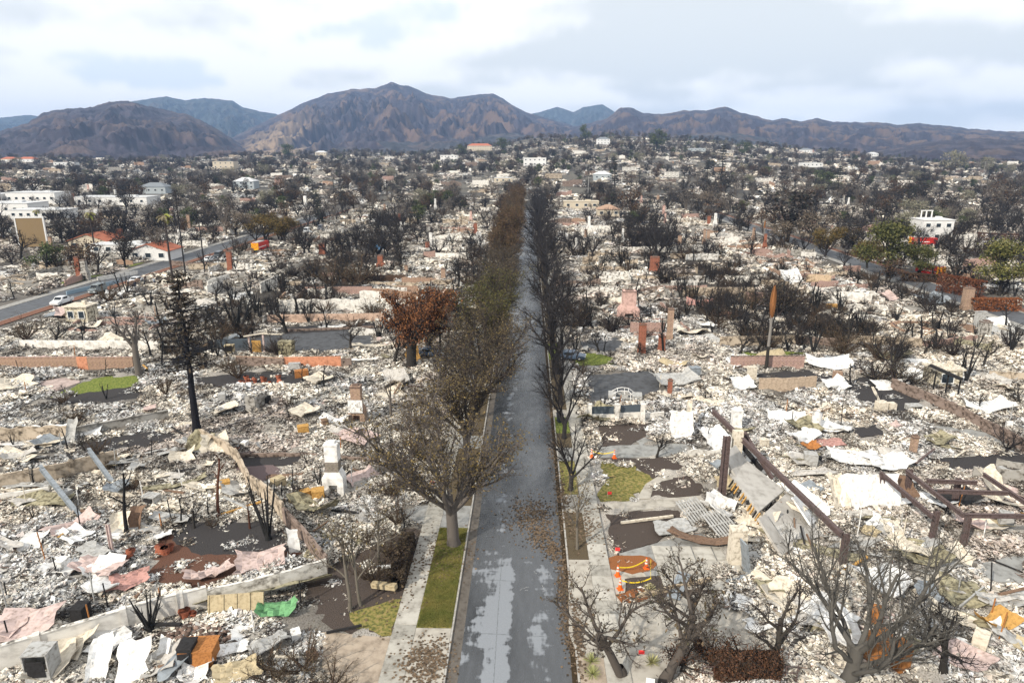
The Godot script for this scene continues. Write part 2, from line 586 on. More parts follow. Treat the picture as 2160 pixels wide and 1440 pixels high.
# ------------------------------------------------------------------ streets
func road_picture() -> Array:
	var w := 256
	var h := 2048
	var im := Image.create(w, h, false, Image.FORMAT_RGB8)
	var ro := Image.create(w, h, false, Image.FORMAT_RGB8)
	var a := FastNoiseLite.new()
	a.seed = 31
	a.frequency = 1.0
	a.fractal_octaves = 4
	var b := FastNoiseLite.new()
	b.seed = 32
	b.frequency = 1.0
	b.fractal_octaves = 3
	for y in h:
		var z := -30.0 - 90.0 * y / h
		for x in w:
			var u := -5.0 + 8.3 * x / w
			# dried patches: broad lanes between the wheel tracks, streaked across by the drag of water
			var n := a.get_noise_2d(u * 0.55, z * 0.16) + 0.6 * a.get_noise_2d(u * 0.35 + 40.0, z * 1.1) + 0.35 * b.get_noise_2d(u * 3.0, z * 0.9)
			var lane := exp(-pow((u + 2.1) / 1.1, 2.0)) * (0.55 + 0.3 * smoothstep(-50.0, -46.0, z)) + exp(-pow((u - 0.75) / 0.45, 2.0)) * 0.22
			var near := smoothstep(-52.0, -46.0, z)
			var track := exp(-pow((u + 0.55) / 0.42, 2.0)) * 0.75
			var d := smoothstep(-0.04, 0.26, n * 0.75 + lane - track - 0.22 - (1.0 - near) * 0.42)
			var wet := 0.048 + 0.011 * b.get_noise_2d(u * 2.0, z * 0.5) + 0.010 * a.get_noise_2d(u * 9.0, z * 9.0)
			var dry := 0.215 + 0.03 * a.get_noise_2d(u * 7.0, z * 7.0)
			# tar-sealed joints
			if d > 0.5 and (absf(u + 2.0 + 0.03 * a.get_noise_2d(0.0, z * 2.0)) < 0.02 or absf(fposmod(z, 6.1) - 3.0 - 0.05 * u) < 0.03):
				dry = 0.12
			var g := lerpf(wet, dry, d)
			var dirt := smoothstep(2.3, 3.3, u + 0.3 * a.get_noise_2d(u, z * 0.6)) * 0.5
			var col := Color(g * 0.93, g * 1.0, g * 1.10).lerp(Color(0.075, 0.062, 0.05), dirt)
			im.set_pixel(x, y, col.linear_to_srgb())
			var rg := lerpf(0.26 + 0.10 * b.get_noise_2d(u * 1.5, z * 0.4), 0.75, clampf(d + dirt, 0.0, 1.0))
			ro.set_pixel(x, y, Color(rg, rg, rg))
	return [im, ro]

func strip(x0: float, x1: float, z0: float, z1: float, y: float, uv := false, step := 6.0) -> MB:
	var mb := MB.new()
	var z := z0
	while z > z1 + 0.01:
		var e := maxf(z - step, z1)
		mb.quad(Vector3(x0, y, z), Vector3(x1, y, z), Vector3(x1, y, e), Vector3(x0, y, e))
		if uv:
			for q in [[0.0, z], [1.0, z], [1.0, e], [0.0, e]]:
				mb.t.append(Vector2(q[0], (-30.0 - q[1]) / 90.0))
		z = e
	return mb

func structure(called: String, m: Mesh, material: Material, parent: Node3D = null) -> MeshInstance3D:
	var o := MeshInstance3D.new()
	o.name = numbered(called) if parent == null else called
	o.mesh = m
	o.material_override = material
	if parent == null:
		add_child(o)
		o.set_meta("kind", "structure")
	else:
		parent.add_child(o, true)
	return o

func kerb_mesh(x0: float, x1: float, z0: float, z1: float, h: float) -> ArrayMesh:
	var mb := MB.new()
	var z := z0
	while z > z1 + 0.01:
		var e := maxf(z - 3.0, z1)
		var p := []
		for y in [-0.05, h]:
			var s := 0.02 if y > 0.0 else 0.0
			p.append_array([Vector3(x0 + s, y, z - 0.008), Vector3(x1 - s, y, z - 0.008), Vector3(x1 - s, y, e + 0.008), Vector3(x0 + s, y, e + 0.008)])
		mb.hexa(p)
		z = e
	return mb.mesh()

func make_streets() -> void:
	var road := StandardMaterial3D.new()
	road.resource_name = "patchy_wet_asphalt"
	var pics := road_picture()
	road.albedo_texture = ImageTexture.create_from_image(pics[0])
	road.roughness = 1.0
	road.roughness_texture = ImageTexture.create_from_image(pics[1])
	road.metallic_specular = 0.71
	structure("road", strip(-5.0, 3.3, 30.0, -440.0, 0.0, true).mesh(), road)
	var gut := mat("gutter_concrete", lin(0.13, 0.115, 0.10), 0.7, "blotch", 3.0)
	structure("gutter", strip(-5.0, -4.25, 0.0, -440.0, 0.005).mesh(), gut)
	structure("gutter", strip(2.95, 3.3, 0.0, -440.0, 0.005).mesh(), mat("leafy_gutter", lin(0.45, 0.4, 0.33), 0.9, "litter", 1.3))
	var kc := mat("kerb_concrete", lin(0.42, 0.40, 0.37), 0.8, "blotch", 2.5)
	structure("kerb", kerb_mesh(-5.16, -5.0, 10.0, -440.0, 0.14), kc)
	structure("kerb", kerb_mesh(3.3, 3.46, 10.0, -440.0, 0.14), kc)
	# parkways: strips between kerb and pavement, paved where drives cross them
	var grass: Material = mats.lawn_grass
	var litter := mat("leaf_litter", Color.WHITE, 0.95, "litter", 1.6)
	var soil: Material = mats.dark_soil
	var conc: Material = mats.drive_concrete
	var lp := [[10.0, -40.2, conc], [-40.2, -53.3, grass], [-53.3, -57.2, mats.grey_concrete], [-57.2, -70.0, litter], [-70.0, -73.5, mats.grey_concrete], [-73.5, -88.0, litter], [-88.0, -92.0, conc], [-92.0, -106.0, litter], [-106.0, -110.0, conc], [-110.0, -440.0, litter]]
	for s in lp:
		structure("parkway", strip(-7.6, -5.16, s[0], s[1] + 0.02, 0.12).mesh(), s[2])
	var rp := [[10.0, -37.6, mats.tan_concrete], [-37.6, -48.7, conc], [-48.7, -56.2, litter], [-56.2, -59.6, conc], [-59.6, -67.0, grass], [-67.0, -70.4, mats.grey_concrete], [-70.4, -74.5, litter], [-74.5, -79.5, mats.green_lawn_grass], [-79.5, -82.0, conc], [-82.0, -104.0, litter], [-104.0, -113.0, mats.green_lawn_grass], [-113.0, -440.0, litter]]
	for s in rp:
		structure("parkway", strip(3.46, 5.1, s[0], s[1] + 0.02, 0.12).mesh(), s[2])
	# pavements: slabs one by one where they can be told apart, then a plain strip
	var slab_mats := []
	for k in 5:
		slab_mats.append(mat("slab_concrete_%d" % k, lin(0.33 + 0.035 * k, 0.315 + 0.033 * k, 0.28 + 0.03 * k), 0.85, "blotch", 3.0 + 0.4 * k))
	for side in [[-9.2, -7.6, -30.0], [5.1, 6.7, -30.0]]:
		var base := structure("pavement", strip(side[0], side[1], 10.0, -440.0, 0.085).mesh(), mat("pavement_concrete", lin(0.33, 0.32, 0.30), 0.85, "blotch", 4.0))
		var mb := MB.new()
		var hx: float = (side[1] - side[0]) / 2.0 - 0.012
		mb.hexa([Vector3(-hx, 0, 0.74), Vector3(hx, 0, 0.74), Vector3(hx, 0, -0.74), Vector3(-hx, 0, -0.74), Vector3(-hx + 0.01, 0.045, 0.73), Vector3(hx - 0.01, 0.045, 0.73), Vector3(hx - 0.01, 0.045, -0.73), Vector3(-hx + 0.01, 0.045, -0.73)])
		var m := mb.mesh()
		for k in 38:
			var o := structure("slab", m, slab_mats[rng.randi() % 5], base)
			o.position = Vector3((side[0] + side[1]) / 2.0, 0.088 + rng.randf_range(0.0, 0.012), side[2] - 0.75 - 1.5 * k)
			o.rotation = Vector3(rng.randf_range(-0.006, 0.006), 0, rng.randf_range(-0.006, 0.006))
	# the parallel streets either side
	var far_road := mat("grey_street_asphalt", lin(0.10, 0.105, 0.115), 0.6, "blotch", 7.0)
	for s in [[-110.5, -103.0], [94.5, 102.0]]:
		structure("road", strip(s[0], s[1], 40.0, -430.0, 0.0).mesh(), far_road)
		structure("kerb", kerb_mesh(s[0] - 0.16, s[0], 40.0, -430.0, 0.13), kc)
		structure("kerb", kerb_mesh(s[1], s[1] + 0.16, 40.0, -430.0, 0.13), kc)
		structure("pavement", strip(s[0] - 2.2, s[0] - 0.16, 40.0, -430.0, 0.1).mesh(), mats.pavement_concrete)
		structure("pavement", strip(s[1] + 0.16, s[1] + 2.6, 40.0, -430.0, 0.1).mesh(), mat("terracotta_soil", lin(0.25, 0.13, 0.09), 0.95, "soil", 2.0))
	structure("lawn", strip(-118.0, -114.3, -165.0, -205.0, 0.07).mesh(), mats.green_lawn_grass)

# ------------------------------------------------------------------ mountains
func ridge(called: String, line: Array, far: float, foot: float, foot_h: float, seed_: int, base: Color, tan_amount: float) -> void:
	# a heightfield in real metres: each column runs from the foot up to the crest that the outline gives, and down behind it
	var fn := FastNoiseLite.new()
	fn.seed = seed_
	fn.frequency = 0.0022
	fn.fractal_type = FastNoiseLite.FRACTAL_RIDGED
	fn.fractal_octaves = 6
	var fs := FastNoiseLite.new()
	fs.seed = seed_ + 50
	fs.frequency = 0.0035
	fs.fractal_octaves = 5
	var x0: float = line[0]
	var x1: float = line[line.size() - 2]
	var cols := int((x1 - x0) / 2.0)
	var rows := 120
	var v := PackedVector3Array()
	var cc := PackedColorArray()
	var idx := PackedInt32Array()
	for a in cols + 1:
		var px := lerpf(x0, x1, float(a) / cols)
		var py := 0.0
		for k in range(0, line.size() - 2, 2):
			if px <= line[k + 2]:
				py = lerpf(line[k + 1], line[k + 3], (px - line[k]) / (line[k + 2] - line[k]))
				break
		var d := ray(px, py)
		var flat := Vector2(d.x, d.z)
		var dir := flat.normalized()
		var crest := far
		var top := EYE.y + d.y / flat.length() * crest
		top += fs.get_noise_1d(px * 12.0) * 5.0
		for b in rows + 1:
			var t := float(b) / rows * 1.25
			var r := lerpf(foot, crest, t)
			var p := dir * r
			var warp := fs.get_noise_2d(p.x * 0.6, p.y * 0.6) * 160.0
			var g := fn.get_noise_2d((p.x + warp) * 1.3, p.y * 0.55 + warp)
			var h: float
			var rel := top - foot_h
			if t <= 1.0:
				var s := pow(t, 1.25)
				h = foot_h + rel * s + rel * 0.38 * (g - 0.15) * sin(PI * minf(t, 1.0)) * (1.0 - 0.35 * t)
				h += fs.get_noise_2d(p.x * 2.0, p.y * 2.0) * 14.0 * (1.0 - t)
			else:
				h = foot_h + rel * (1.0 - (t - 1.0) * 2.6)
			v.append(Vector3(p.x, h, p.y))
			var tone := fs.get_noise_2d(p.x * 1.4 + 500.0, p.y * 1.4) + 0.5 * g
			var streak := fs.get_noise_2d(p.x * 6.0 + 900.0, p.y * 3.0)
			var q := base.lerp(base * 2.0, smoothstep(-0.05, 0.35, streak))
			q = q.lerp(Color(0.17, 0.115, 0.08), tan_amount * smoothstep(0.28, 0.62, tone + 0.35 * streak))
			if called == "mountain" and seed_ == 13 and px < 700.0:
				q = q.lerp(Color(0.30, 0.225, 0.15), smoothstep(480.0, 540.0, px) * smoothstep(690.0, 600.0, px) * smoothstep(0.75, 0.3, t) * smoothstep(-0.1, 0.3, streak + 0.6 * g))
			cc.append(q)
	var w := rows + 1
	for a in cols:
		for b in rows:
			var k := a * w + b
			idx.append_array([k, k + 1, k + w, k + 1, k + w + 1, k + w])
	var n := PackedVector3Array()
	n.resize(v.size())
	for a in cols + 1:
		for b in w:
			var dx := v[mini(a + 1, cols) * w + b] - v[maxi(a - 1, 0) * w + b]
			var dz := v[a * w + mini(b + 1, rows)] - v[a * w + maxi(b - 1, 0)]
			var nn := dz.cross(dx).normalized()
			n[a * w + b] = nn if nn.y > 0.0 else -nn
	var mb := MB.new()
	mb.v = v
	mb.n = n
	mb.c = cc
	mb.i = idx
	var o := structure(called, mb.mesh(), mat("burnt_hillside", Color.WHITE, 1.0, "hill", 150.0, 0.0, true))
	o.set_meta("label", "burnt bare mountain ridge behind the town")

func make_mountains() -> void:
	var char_ := Color(0.036, 0.031, 0.037)
	var green := Color(0.035, 0.045, 0.045)
	ridge("mountain", [-900, 262, -300, 255, 0, 248, 30, 245, 65, 242, 120, 255, 200, 262], 7500.0, 5200.0, 20.0, 3, green, 0.1)
	ridge("mountain", [180, 240, 250, 218, 290, 211, 350, 203, 390, 211, 430, 206, 490, 212, 512, 226, 550, 235, 580, 240, 640, 262, 700, 280], 6200.0, 4200.0, 20.0, 5, green, 0.25)
	ridge("mountain", [1060, 262, 1120, 240, 1150, 233, 1175, 225, 1195, 231, 1210, 236, 1230, 226, 1270, 220, 1290, 231, 1310, 244, 1380, 262], 6600.0, 5000.0, 20.0, 8, green, 0.2)
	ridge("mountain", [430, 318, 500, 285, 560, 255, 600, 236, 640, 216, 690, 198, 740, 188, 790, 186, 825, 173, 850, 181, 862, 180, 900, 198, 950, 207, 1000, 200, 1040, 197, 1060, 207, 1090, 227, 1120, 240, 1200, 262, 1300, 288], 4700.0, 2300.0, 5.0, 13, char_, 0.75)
	ridge("mountain", [1120, 300, 1200, 270, 1280, 250, 1310, 226, 1330, 226, 1360, 239, 1400, 241, 1440, 233, 1490, 233, 1530, 224, 1560, 236, 1600, 246, 1630, 255, 1650, 248, 1690, 256, 1725, 248, 1760, 257, 1850, 258, 1900, 263, 1940, 260, 2000, 265, 2050, 272, 2160, 278, 2600, 290, 3200, 300], 4100.0, 2200.0, 5.0, 17, char_, 0.7)
	ridge("mountain", [-900, 300, -400, 262, 0, 276, 60, 258, 90, 236, 150, 228, 185, 227, 230, 215, 270, 212, 330, 228, 400, 243, 440, 262, 480, 286, 520, 312, 560, 332, 600, 342], 3300.0, 1800.0, 5.0, 19, char_, 0.45)
	ridge("mountain", [640, 330, 720, 302, 800, 287, 870, 290, 930, 283, 1010, 284, 1080, 280, 1150, 292, 1230, 300, 1300, 310], 3000.0, 2000.0, 10.0, 23, Color(0.04, 0.04, 0.043), 0.3)
	ridge("mountain", [1300, 318, 1400, 288, 1470, 283, 1520, 278, 1580, 284, 1640, 298, 1700, 318, 1760, 334], 2700.0, 1900.0, 8.0, 29, Color(0.035, 0.036, 0.04), 0.35)
	ridge("mountain", [1720, 342, 1800, 328, 1880, 312, 1960, 298, 2060, 292, 2160, 296, 2500, 300, 3000, 320], 2500.0, 1700.0, 0.0, 31, char_, 0.4)

# ------------------------------------------------------------------ garden walls and fences
func wall(px: Array, high: float, thick: float, material: Material, label: String, ragged := 0.0, called := "garden_wall", piers := 0.0, cap: Material = null) -> Node3D:
	var pts := []
	for k in range(0, px.size(), 2):
		pts.append(at(px[k], px[k + 1]))
	var o := thing(called, label, "fence" if called.ends_with("fence") else "wall", pts[0])
	var body := MB.new()
	var cm := MB.new()
	var fn := FastNoiseLite.new()
	fn.seed = int(absf(px[0])) + 3
	fn.frequency = 0.45
	for k in pts.size() - 1:
		var a: Vector3 = pts[k] - pts[0]
		var b: Vector3 = pts[k + 1] - pts[0]
		var dir := (b - a).normalized()
		var nor := Vector3(-dir.z, 0, dir.x) * thick / 2.0
		var m := maxi(1, int(a.distance_to(b) / (0.7 if ragged > 0.0 else 3.0)))
		for s in m:
			var p := a.lerp(b, float(s) / m)
			var q := a.lerp(b, float(s + 1) / m)
			var h0 := high + ragged * fn.get_noise_2d(p.x, p.z) * 1.6
			var h1 := high + ragged * fn.get_noise_2d(q.x, q.z) * 1.6
			var dn := Vector3(0, -0.15, 0)
			body.hexa([p + nor + dn, q + nor + dn, q - nor + dn, p - nor + dn, p + nor + Vector3(0, h0, 0), q + nor + Vector3(0, h1, 0), q - nor + Vector3(0, h1, 0), p - nor + Vector3(0, h0, 0)])
			if cap:
				cm.bar(p + Vector3(0, high + 0.035, 0), q + Vector3(0, high + 0.035, 0), thick + 0.09, 0.07)
	part("masonry" if called != "board_fence" else "boarding", body.mesh(), material, o)
	if cap:
		part("coping", cm.mesh(), cap, o)
	if piers > 0.0:
		var pm := MB.new()
		pm.box(Vector3(0, high / 2.0, 0), Vector3(thick + 0.18, high + 0.24, thick + 0.24))
		var mesh := pm.mesh()
		for k in pts.size() - 1:
			var a: Vector3 = pts[k] - pts[0]
			var b: Vector3 = pts[k + 1] - pts[0]
			var m := maxi(1, int(a.distance_to(b) / piers))
			for s in m:
				var pier := part("pier", mesh, material, o)
				pier.position = a.lerp(b, (s + 0.5) / m)
				pier.rotation.y = atan2(-(b - a).z, (b - a).x)
	return o

func make_walls() -> void:
	var white := mat("white_render", lin(0.78, 0.75, 0.70), 0.85, "blotch", 4.0)
	var whites := mat("sooty_white_render", lin(0.74, 0.72, 0.68), 0.9, "soot", 3.5)
	var tan := mat("tan_brick", lin(0.46, 0.33, 0.25), 0.9, "brick", 1.1)
	var pinkb := mat("pink_brick", lin(0.50, 0.36, 0.32), 0.9, "brick", 1.1)
	var orange := mat("orange_render", lin(0.60, 0.27, 0.16), 0.85, "blotch", 3.0)
	var beige := mat("beige_render", lin(0.50, 0.42, 0.33), 0.9, "soot", 4.0)
	var grey := mat("grey_block", lin(0.36, 0.345, 0.32), 0.9, "soot", 3.5)
	var brown := mat("brown_block", lin(0.26, 0.20, 0.17), 0.9, "soot", 3.0)
	var dark := mat("charred_timber", lin(0.045, 0.042, 0.045), 0.85, "blotch", 2.0)
	var slate := mat("slate_panel", lin(0.09, 0.11, 0.13), 0.7, "grain", 2.0)
	# left side
	wall([-40, 1428, 202, 1353, 327, 1312, 440, 1283], 1.8, 0.22, white, "long white block wall with piers crossing the bottom left corner", 0.0, "garden_wall", 7.0, whites)
	wall([440, 1283, 591, 1246, 690, 1213], 1.5, 0.22, whites, "sooty white block wall behind the fallen tan fence panel", 0.12)
	wall([690, 1212, 645, 1152, 600, 1105], 1.7, 0.22, brown, "brown stained wall running back beside the empty pool basin", 0.1)
	wall([600, 1104, 560, 1060, 532, 1042], 2.1, 0.22, beige, "tall cream stained wall beside the charred shrub stems", 0.15)
	wall([528, 1036, 505, 985, 470, 955, 420, 935], 1.7, 0.22, beige, "curving peeled cream wall leading to the foot of the tall charred conifer", 0.35)
	wall([0, 1036, 120, 1012, 250, 980], 1.7, 0.2, beige, "soot streaked beige panel wall behind the leaning grey beams", 0.12, "garden_wall", 2.6)
	wall([-20, 1064, 105, 1044], 0.9, 0.2, white, "low pale block wall at the left picture edge", 0.05)
	wall([160, 922, 265, 902, 356, 884], 1.2, 0.25, grey, "weathered grey concrete retaining wall in front of charred yard", 0.0, "garden_wall", 0.0, grey)
	wall([-20, 938, 60, 932, 145, 930], 1.9, 0.22, beige, "cracked beige stucco wall at the left picture edge", 0.25)
	wall([-20, 779, 165, 778], 1.9, 0.25, tan, "long tan brick wall with coping behind the green lawn", 0.0, "garden_wall", 0.0, pinkb)
	wall([165, 779, 187, 779], 2.0, 0.3, orange, "orange painted section of the tan brick wall")
	wall([187, 779, 282, 778], 1.9, 0.25, tan, "tan brick wall section beside the forked dead tree", 0.0, "garden_wall", 0.0, pinkb)
	wall([500, 774, 560, 776, 600, 778], 1.7, 0.25, brown, "dusty brown brick wall section left of the orange wall", 0.0, "garden_wall", 0.0, tan)
	wall([600, 777, 720, 775], 1.8, 0.25, orange, "bright orange rendered garden wall section")
	wall([720, 775, 742, 774], 1.5, 0.25, brown, "short broken brown end of the orange garden wall", 0.2)
	wall([44, 738, 180, 739, 335, 740], 1.7, 0.22, white, "long clean white garden wall left of the tall conifer")
	wall([335, 740, 400, 741], 1.3, 0.2, grey, "grey soot streaked wall end next to the white garden wall", 0.1)
	wall([365, 778, 410, 752, 448, 735], 1.5, 0.2, dark, "black charred fence slanting back behind the tall conifer", 0.1, "board_fence")
	wall([455, 736, 530, 733], 1.6, 0.18, slate, "dark slate grey fence panel beside the door frame ruin", 0.0, "board_fence")
	wall([590, 658, 700, 657, 792, 656], 2.6, 0.25, white, "tall ragged white house wall above the peach wall", 0.35, "house_wall")
	wall([555, 682, 590, 658], 1.4, 0.25, whites, "sloping sooty white wall end joining the tall white wall", 0.3, "house_wall")
	wall([565, 682, 680, 680, 810, 678], 1.7, 0.22, mat("peach_render", lin(0.56, 0.40, 0.31), 0.9, "blotch", 4.0), "long peach garden wall behind the small black tree")
	wall([643, 622, 785, 621], 2.0, 0.22, pinkb, "pinkish brick wall with dark top edge under the brown thicket", 0.0, "garden_wall", 0.0, dark)
	wall([625, 640, 643, 622], 1.6, 0.2, brown, "short dark return of the pinkish brick wall", 0.1)
	wall([720, 595, 780, 594, 856, 593], 1.7, 0.12, mat("brown_timber", lin(0.10, 0.065, 0.045), 0.9, "blotch", 1.5), "dark brown board fence behind the pinkish wall", 0.06, "board_fence")
	wall([755, 600, 800, 602, 960, 602], 0.9, 0.2, beige, "low sandy wall below the brown board fence", 0.15)
	wall([520, 872, 540, 873], 2.4, 0.2, grey, "grey upright concrete slab standing alone near potted rubble", 0.1)
	wall([540, 873, 563, 855], 2.0, 0.2, grey, "broken side of the grey upright concrete slab", 0.4)
	wall([60, 590, 130, 575, 205, 572], 1.8, 0.15, grey, "pale board fence below the red roofed bungalow", 0.1, "board_fence")
	wall([140, 622, 250, 597], 0.9, 0.2, mat("blue_wall", lin(0.30, 0.40, 0.48), 0.8, "grain", 2.0), "pale blue garden wall behind the white pickup truck", 0.0)
	wall([205, 592, 290, 578], 1.0, 0.2, white, "low white garden wall beyond the parked white saloon", 0.0)
	wall([600, 700, 800, 692], 0.5, 0.2, brown, "low brown kerb wall edging the dark asphalt court", 0.05)
	wall([0, 1250, 140, 1230, 260, 1205], 0.5, 0.25, grey, "low broken foundation wall in the pink debris lot", 0.12)
	wall([480, 965, 640, 963, 800, 975], 0.45, 0.2, brown, "low scorched foundation line behind the white chimney", 0.08)
	wall([560, 905, 800, 895], 0.4, 0.2, grey, "low grey foundation edge below the brick chimney", 0.08)
	# right side
	wall([1240, 890, 1296, 889], 1.0, 0.22, white, "low white gate wall panel near the street trees", 0.0, "garden_wall")
	wall([1306, 887, 1352, 884], 1.0, 0.22, white, "low white gate wall panel beside the white post", 0.0, "garden_wall")
	wall([1358, 886, 1400, 882], 0.9, 0.22, white, "low cream wall stub right of the white gate posts", 0.0)
	wall([1600, 826, 1660, 826, 1720, 822], 2.0, 0.22, mat("trellis_tan", lin(0.46, 0.36, 0.27), 0.9, "blotch", 1.6), "tan wall with lattice stain in the middle right lots", 0.1)
	wall([1756, 808, 1774, 808], 1.8, 0.5, tan, "square tan brick pier beside the lattice stained wall")
	wall([1540, 778, 1610, 777, 1695, 777], 2.0, 0.22, pinkb, "pale brown block wall below the bright green strip", 0.05, "garden_wall", 0.0, brown)
	wall([1518, 731, 1620, 730, 1690, 728], 1.8, 0.25, beige, "long sandy wall behind the bright green strip", 0.05)
	wall([1690, 728, 1790, 735], 1.6, 0.25, brown, "brown wall stretch behind the uprooted tree", 0.15)
	wall([1780, 728, 1880, 732, 1945, 735], 1.8, 0.25, beige, "sandy wall stretch right of the uprooted tree", 0.1)
	wall([1945, 735, 2060, 720], 1.2, 0.25, pinkb, "pinkish low wall in the right lots", 0.2)
	wall([1440, 625, 1500, 626, 1590, 626], 2.2, 0.22, beige, "tall cream wall left of the burnt palm", 0.1)
	wall([1700, 600, 1752, 601], 2.6, 0.22, mat("sand_render", lin(0.58, 0.44, 0.30), 0.9, "blotch", 4.0), "sand coloured ruined house wall right of the burnt palm", 0.2, "house_wall")
	wall([1250, 590, 1380, 592, 1460, 588], 1.2, 0.22, beige, "long low beige wall left of the large brick chimney", 0.2)
	wall([1395, 592, 1470, 594], 1.6, 0.22, beige, "broken beige wall beside the large brick chimney", 0.2, "house_wall")
	wall([1415, 612, 1470, 610], 2.3, 0.25, white, "white ruined wall with a square gap right of centre", 0.3, "house_wall")
	wall([1300, 535, 1420, 533, 1500, 528], 2.2, 0.25, whites, "long white ruined wall beyond the bare street trees", 0.15, "house_wall")
	wall([1880, 820, 2000, 870, 2160, 955], 1.6, 0.2, brown, "dark brown wall slanting towards the right picture edge", 0.1)
	wall([2085, 800, 2170, 805], 1.3, 0.2, beige, "low cream wall at the right picture edge", 0.08, "garden_wall", 3.0)
	wall([2100, 985, 2170, 1000], 1.0, 0.2, grey, "grey low wall near the charred tree at the right edge", 0.1)
	wall([1450, 965, 1520, 960], 0.8, 0.2, whites, "low sooty wall left of the steel column", 0.15)
	wall([1345, 1262, 1440, 1240, 1500, 1226], 0.35, 0.3, conc_tan(), "low tan garden edging beside the taped off hole", 0.04)
	wall([2050, 1010, 2170, 1020], 1.4, 0.2, grey, "grey broken house wall behind the brown steel frame", 0.3, "house_wall")
	# gate panels of slate between the white posts
	for g in [[1246, 879, 1294, 878, 1.6], [1308, 876, 1350, 874, 1.6]]:
		var w := wall([g[0], g[1] + 10, g[2], g[3] + 10], 0.95, 0.08, slate, "dark slate gate panel above the white wall, %s" % ("left of the middle post" if g[0] < 1300 else "right of the middle post"), 0.0, "board_fence")
		w.position.y += 1.0
	for x in [1243, 1301, 1355]:
		var p := at(x, 890)
		var mb := MB.new()
		mb.box(Vector3(0, 1.15, 0), Vector3(0.5, 2.3, 0.5))
		mb.box(Vector3(0, 2.34, 0), Vector3(0.62, 0.08, 0.62))
		solo("gate_post", mb.mesh(), white, "square white gate post, %s of three" % ["left", "middle", "right"][[1243, 1301, 1355].find(x)], "post", p, 0.0, "white gate posts")

func conc_tan() -> Material:
	return mat("edging_concrete", lin(0.47, 0.38, 0.27), 0.85, "blotch", 2.0)

# ------------------------------------------------------------------ chimneys left standing
func chimney(px: float, yb: float, yt: float, wpx: float, col: String, label: String, style := 0, turn := 0.0, group := "") -> Node3D:
	var h := rise(px, yb, yt)
	var w := wpx * span(px, yb)
	var m: Material
	match col:
		"red": m = mat("red_brick", lin(0.36, 0.15, 0.10), 0.9, "brick", 1.0)
		"pink": m = mat("pink_render", lin(0.60, 0.40, 0.35), 0.9, "blotch", 3.0)
		"white": m = mat("chimney_white", lin(0.80, 0.79, 0.77), 0.85, "blotch", 4.5)
		"tan": m = mat("tan_chimney_brick", lin(0.46, 0.34, 0.26), 0.9, "brick", 1.0)
		_: m = mat("grey_chimney", lin(0.40, 0.385, 0.36), 0.9, "soot", 2.5)
	var p := at(px, yb)
	var o := thing("chimney", label, "chimney", p, turn, group)
	var mb := MB.new()
	var sw := w * (0.62 if style == 0 else 0.9)     # stack width
	var bh := h * (0.36 if style == 0 else 0.18)
	var d := w * (0.62 if style == 0 else 0.75)
	if style == 0 and h > 2.5 and bh > 1.3:
		# hearth with an open firebox
		var ow := w * 0.4
		mb.box(Vector3(-(w + ow) / 4.0, bh / 2.0 - 0.1, 0), Vector3((w - ow) / 2.0, bh + 0.2, d))
		mb.box(Vector3((w + ow) / 4.0, bh / 2.0 - 0.1, 0), Vector3((w - ow) / 2.0, bh + 0.2, d))
		mb.box(Vector3(0, bh * 0.82, 0), Vector3(ow, bh * 0.36, d))
		mb.box(Vector3(0, bh * 0.32, -d * 0.36), Vector3(ow, bh * 0.64, d * 0.26))
	else:
		mb.box(Vector3(0, bh / 2.0 - 0.1, 0), Vector3(w, bh + 0.2, d))
	part("hearth", mb.mesh(), m, o)
	var sh := MB.new()
	var st := h * (0.14 if style == 0 else 0.05)
	sh.hexa([Vector3(-w / 2, bh, d / 2), Vector3(w / 2, bh, d / 2), Vector3(w / 2, bh, -d / 2), Vector3(-w / 2, bh, -d / 2), Vector3(-sw / 2, bh + st, d * 0.42), Vector3(sw / 2, bh + st, d * 0.42), Vector3(sw / 2, bh + st, -d * 0.42), Vector3(-sw / 2, bh + st, -d * 0.42)])
	part("shoulder", sh.mesh(), m, o)
	var sk := MB.new()
	var top := h - bh - st
	sk.box(Vector3(0, bh + st + top / 2, 0), Vector3(sw, top, d * 0.84))
	part("stack", sk.mesh(), m, o)
	var cp := MB.new()
	cp.box(Vector3(0, h - 0.12, 0), Vector3(sw + 0.12, 0.16, d * 0.84 + 0.12))
	cp.box(Vector3(0, h + 0.06, 0), Vector3(sw * 0.6, 0.22, d * 0.5))
	part("cap", cp.mesh(), mat("soot_brick", lin(0.16, 0.11, 0.09), 0.95, "blotch", 1.5) if col != "white" else m, o)
	return o

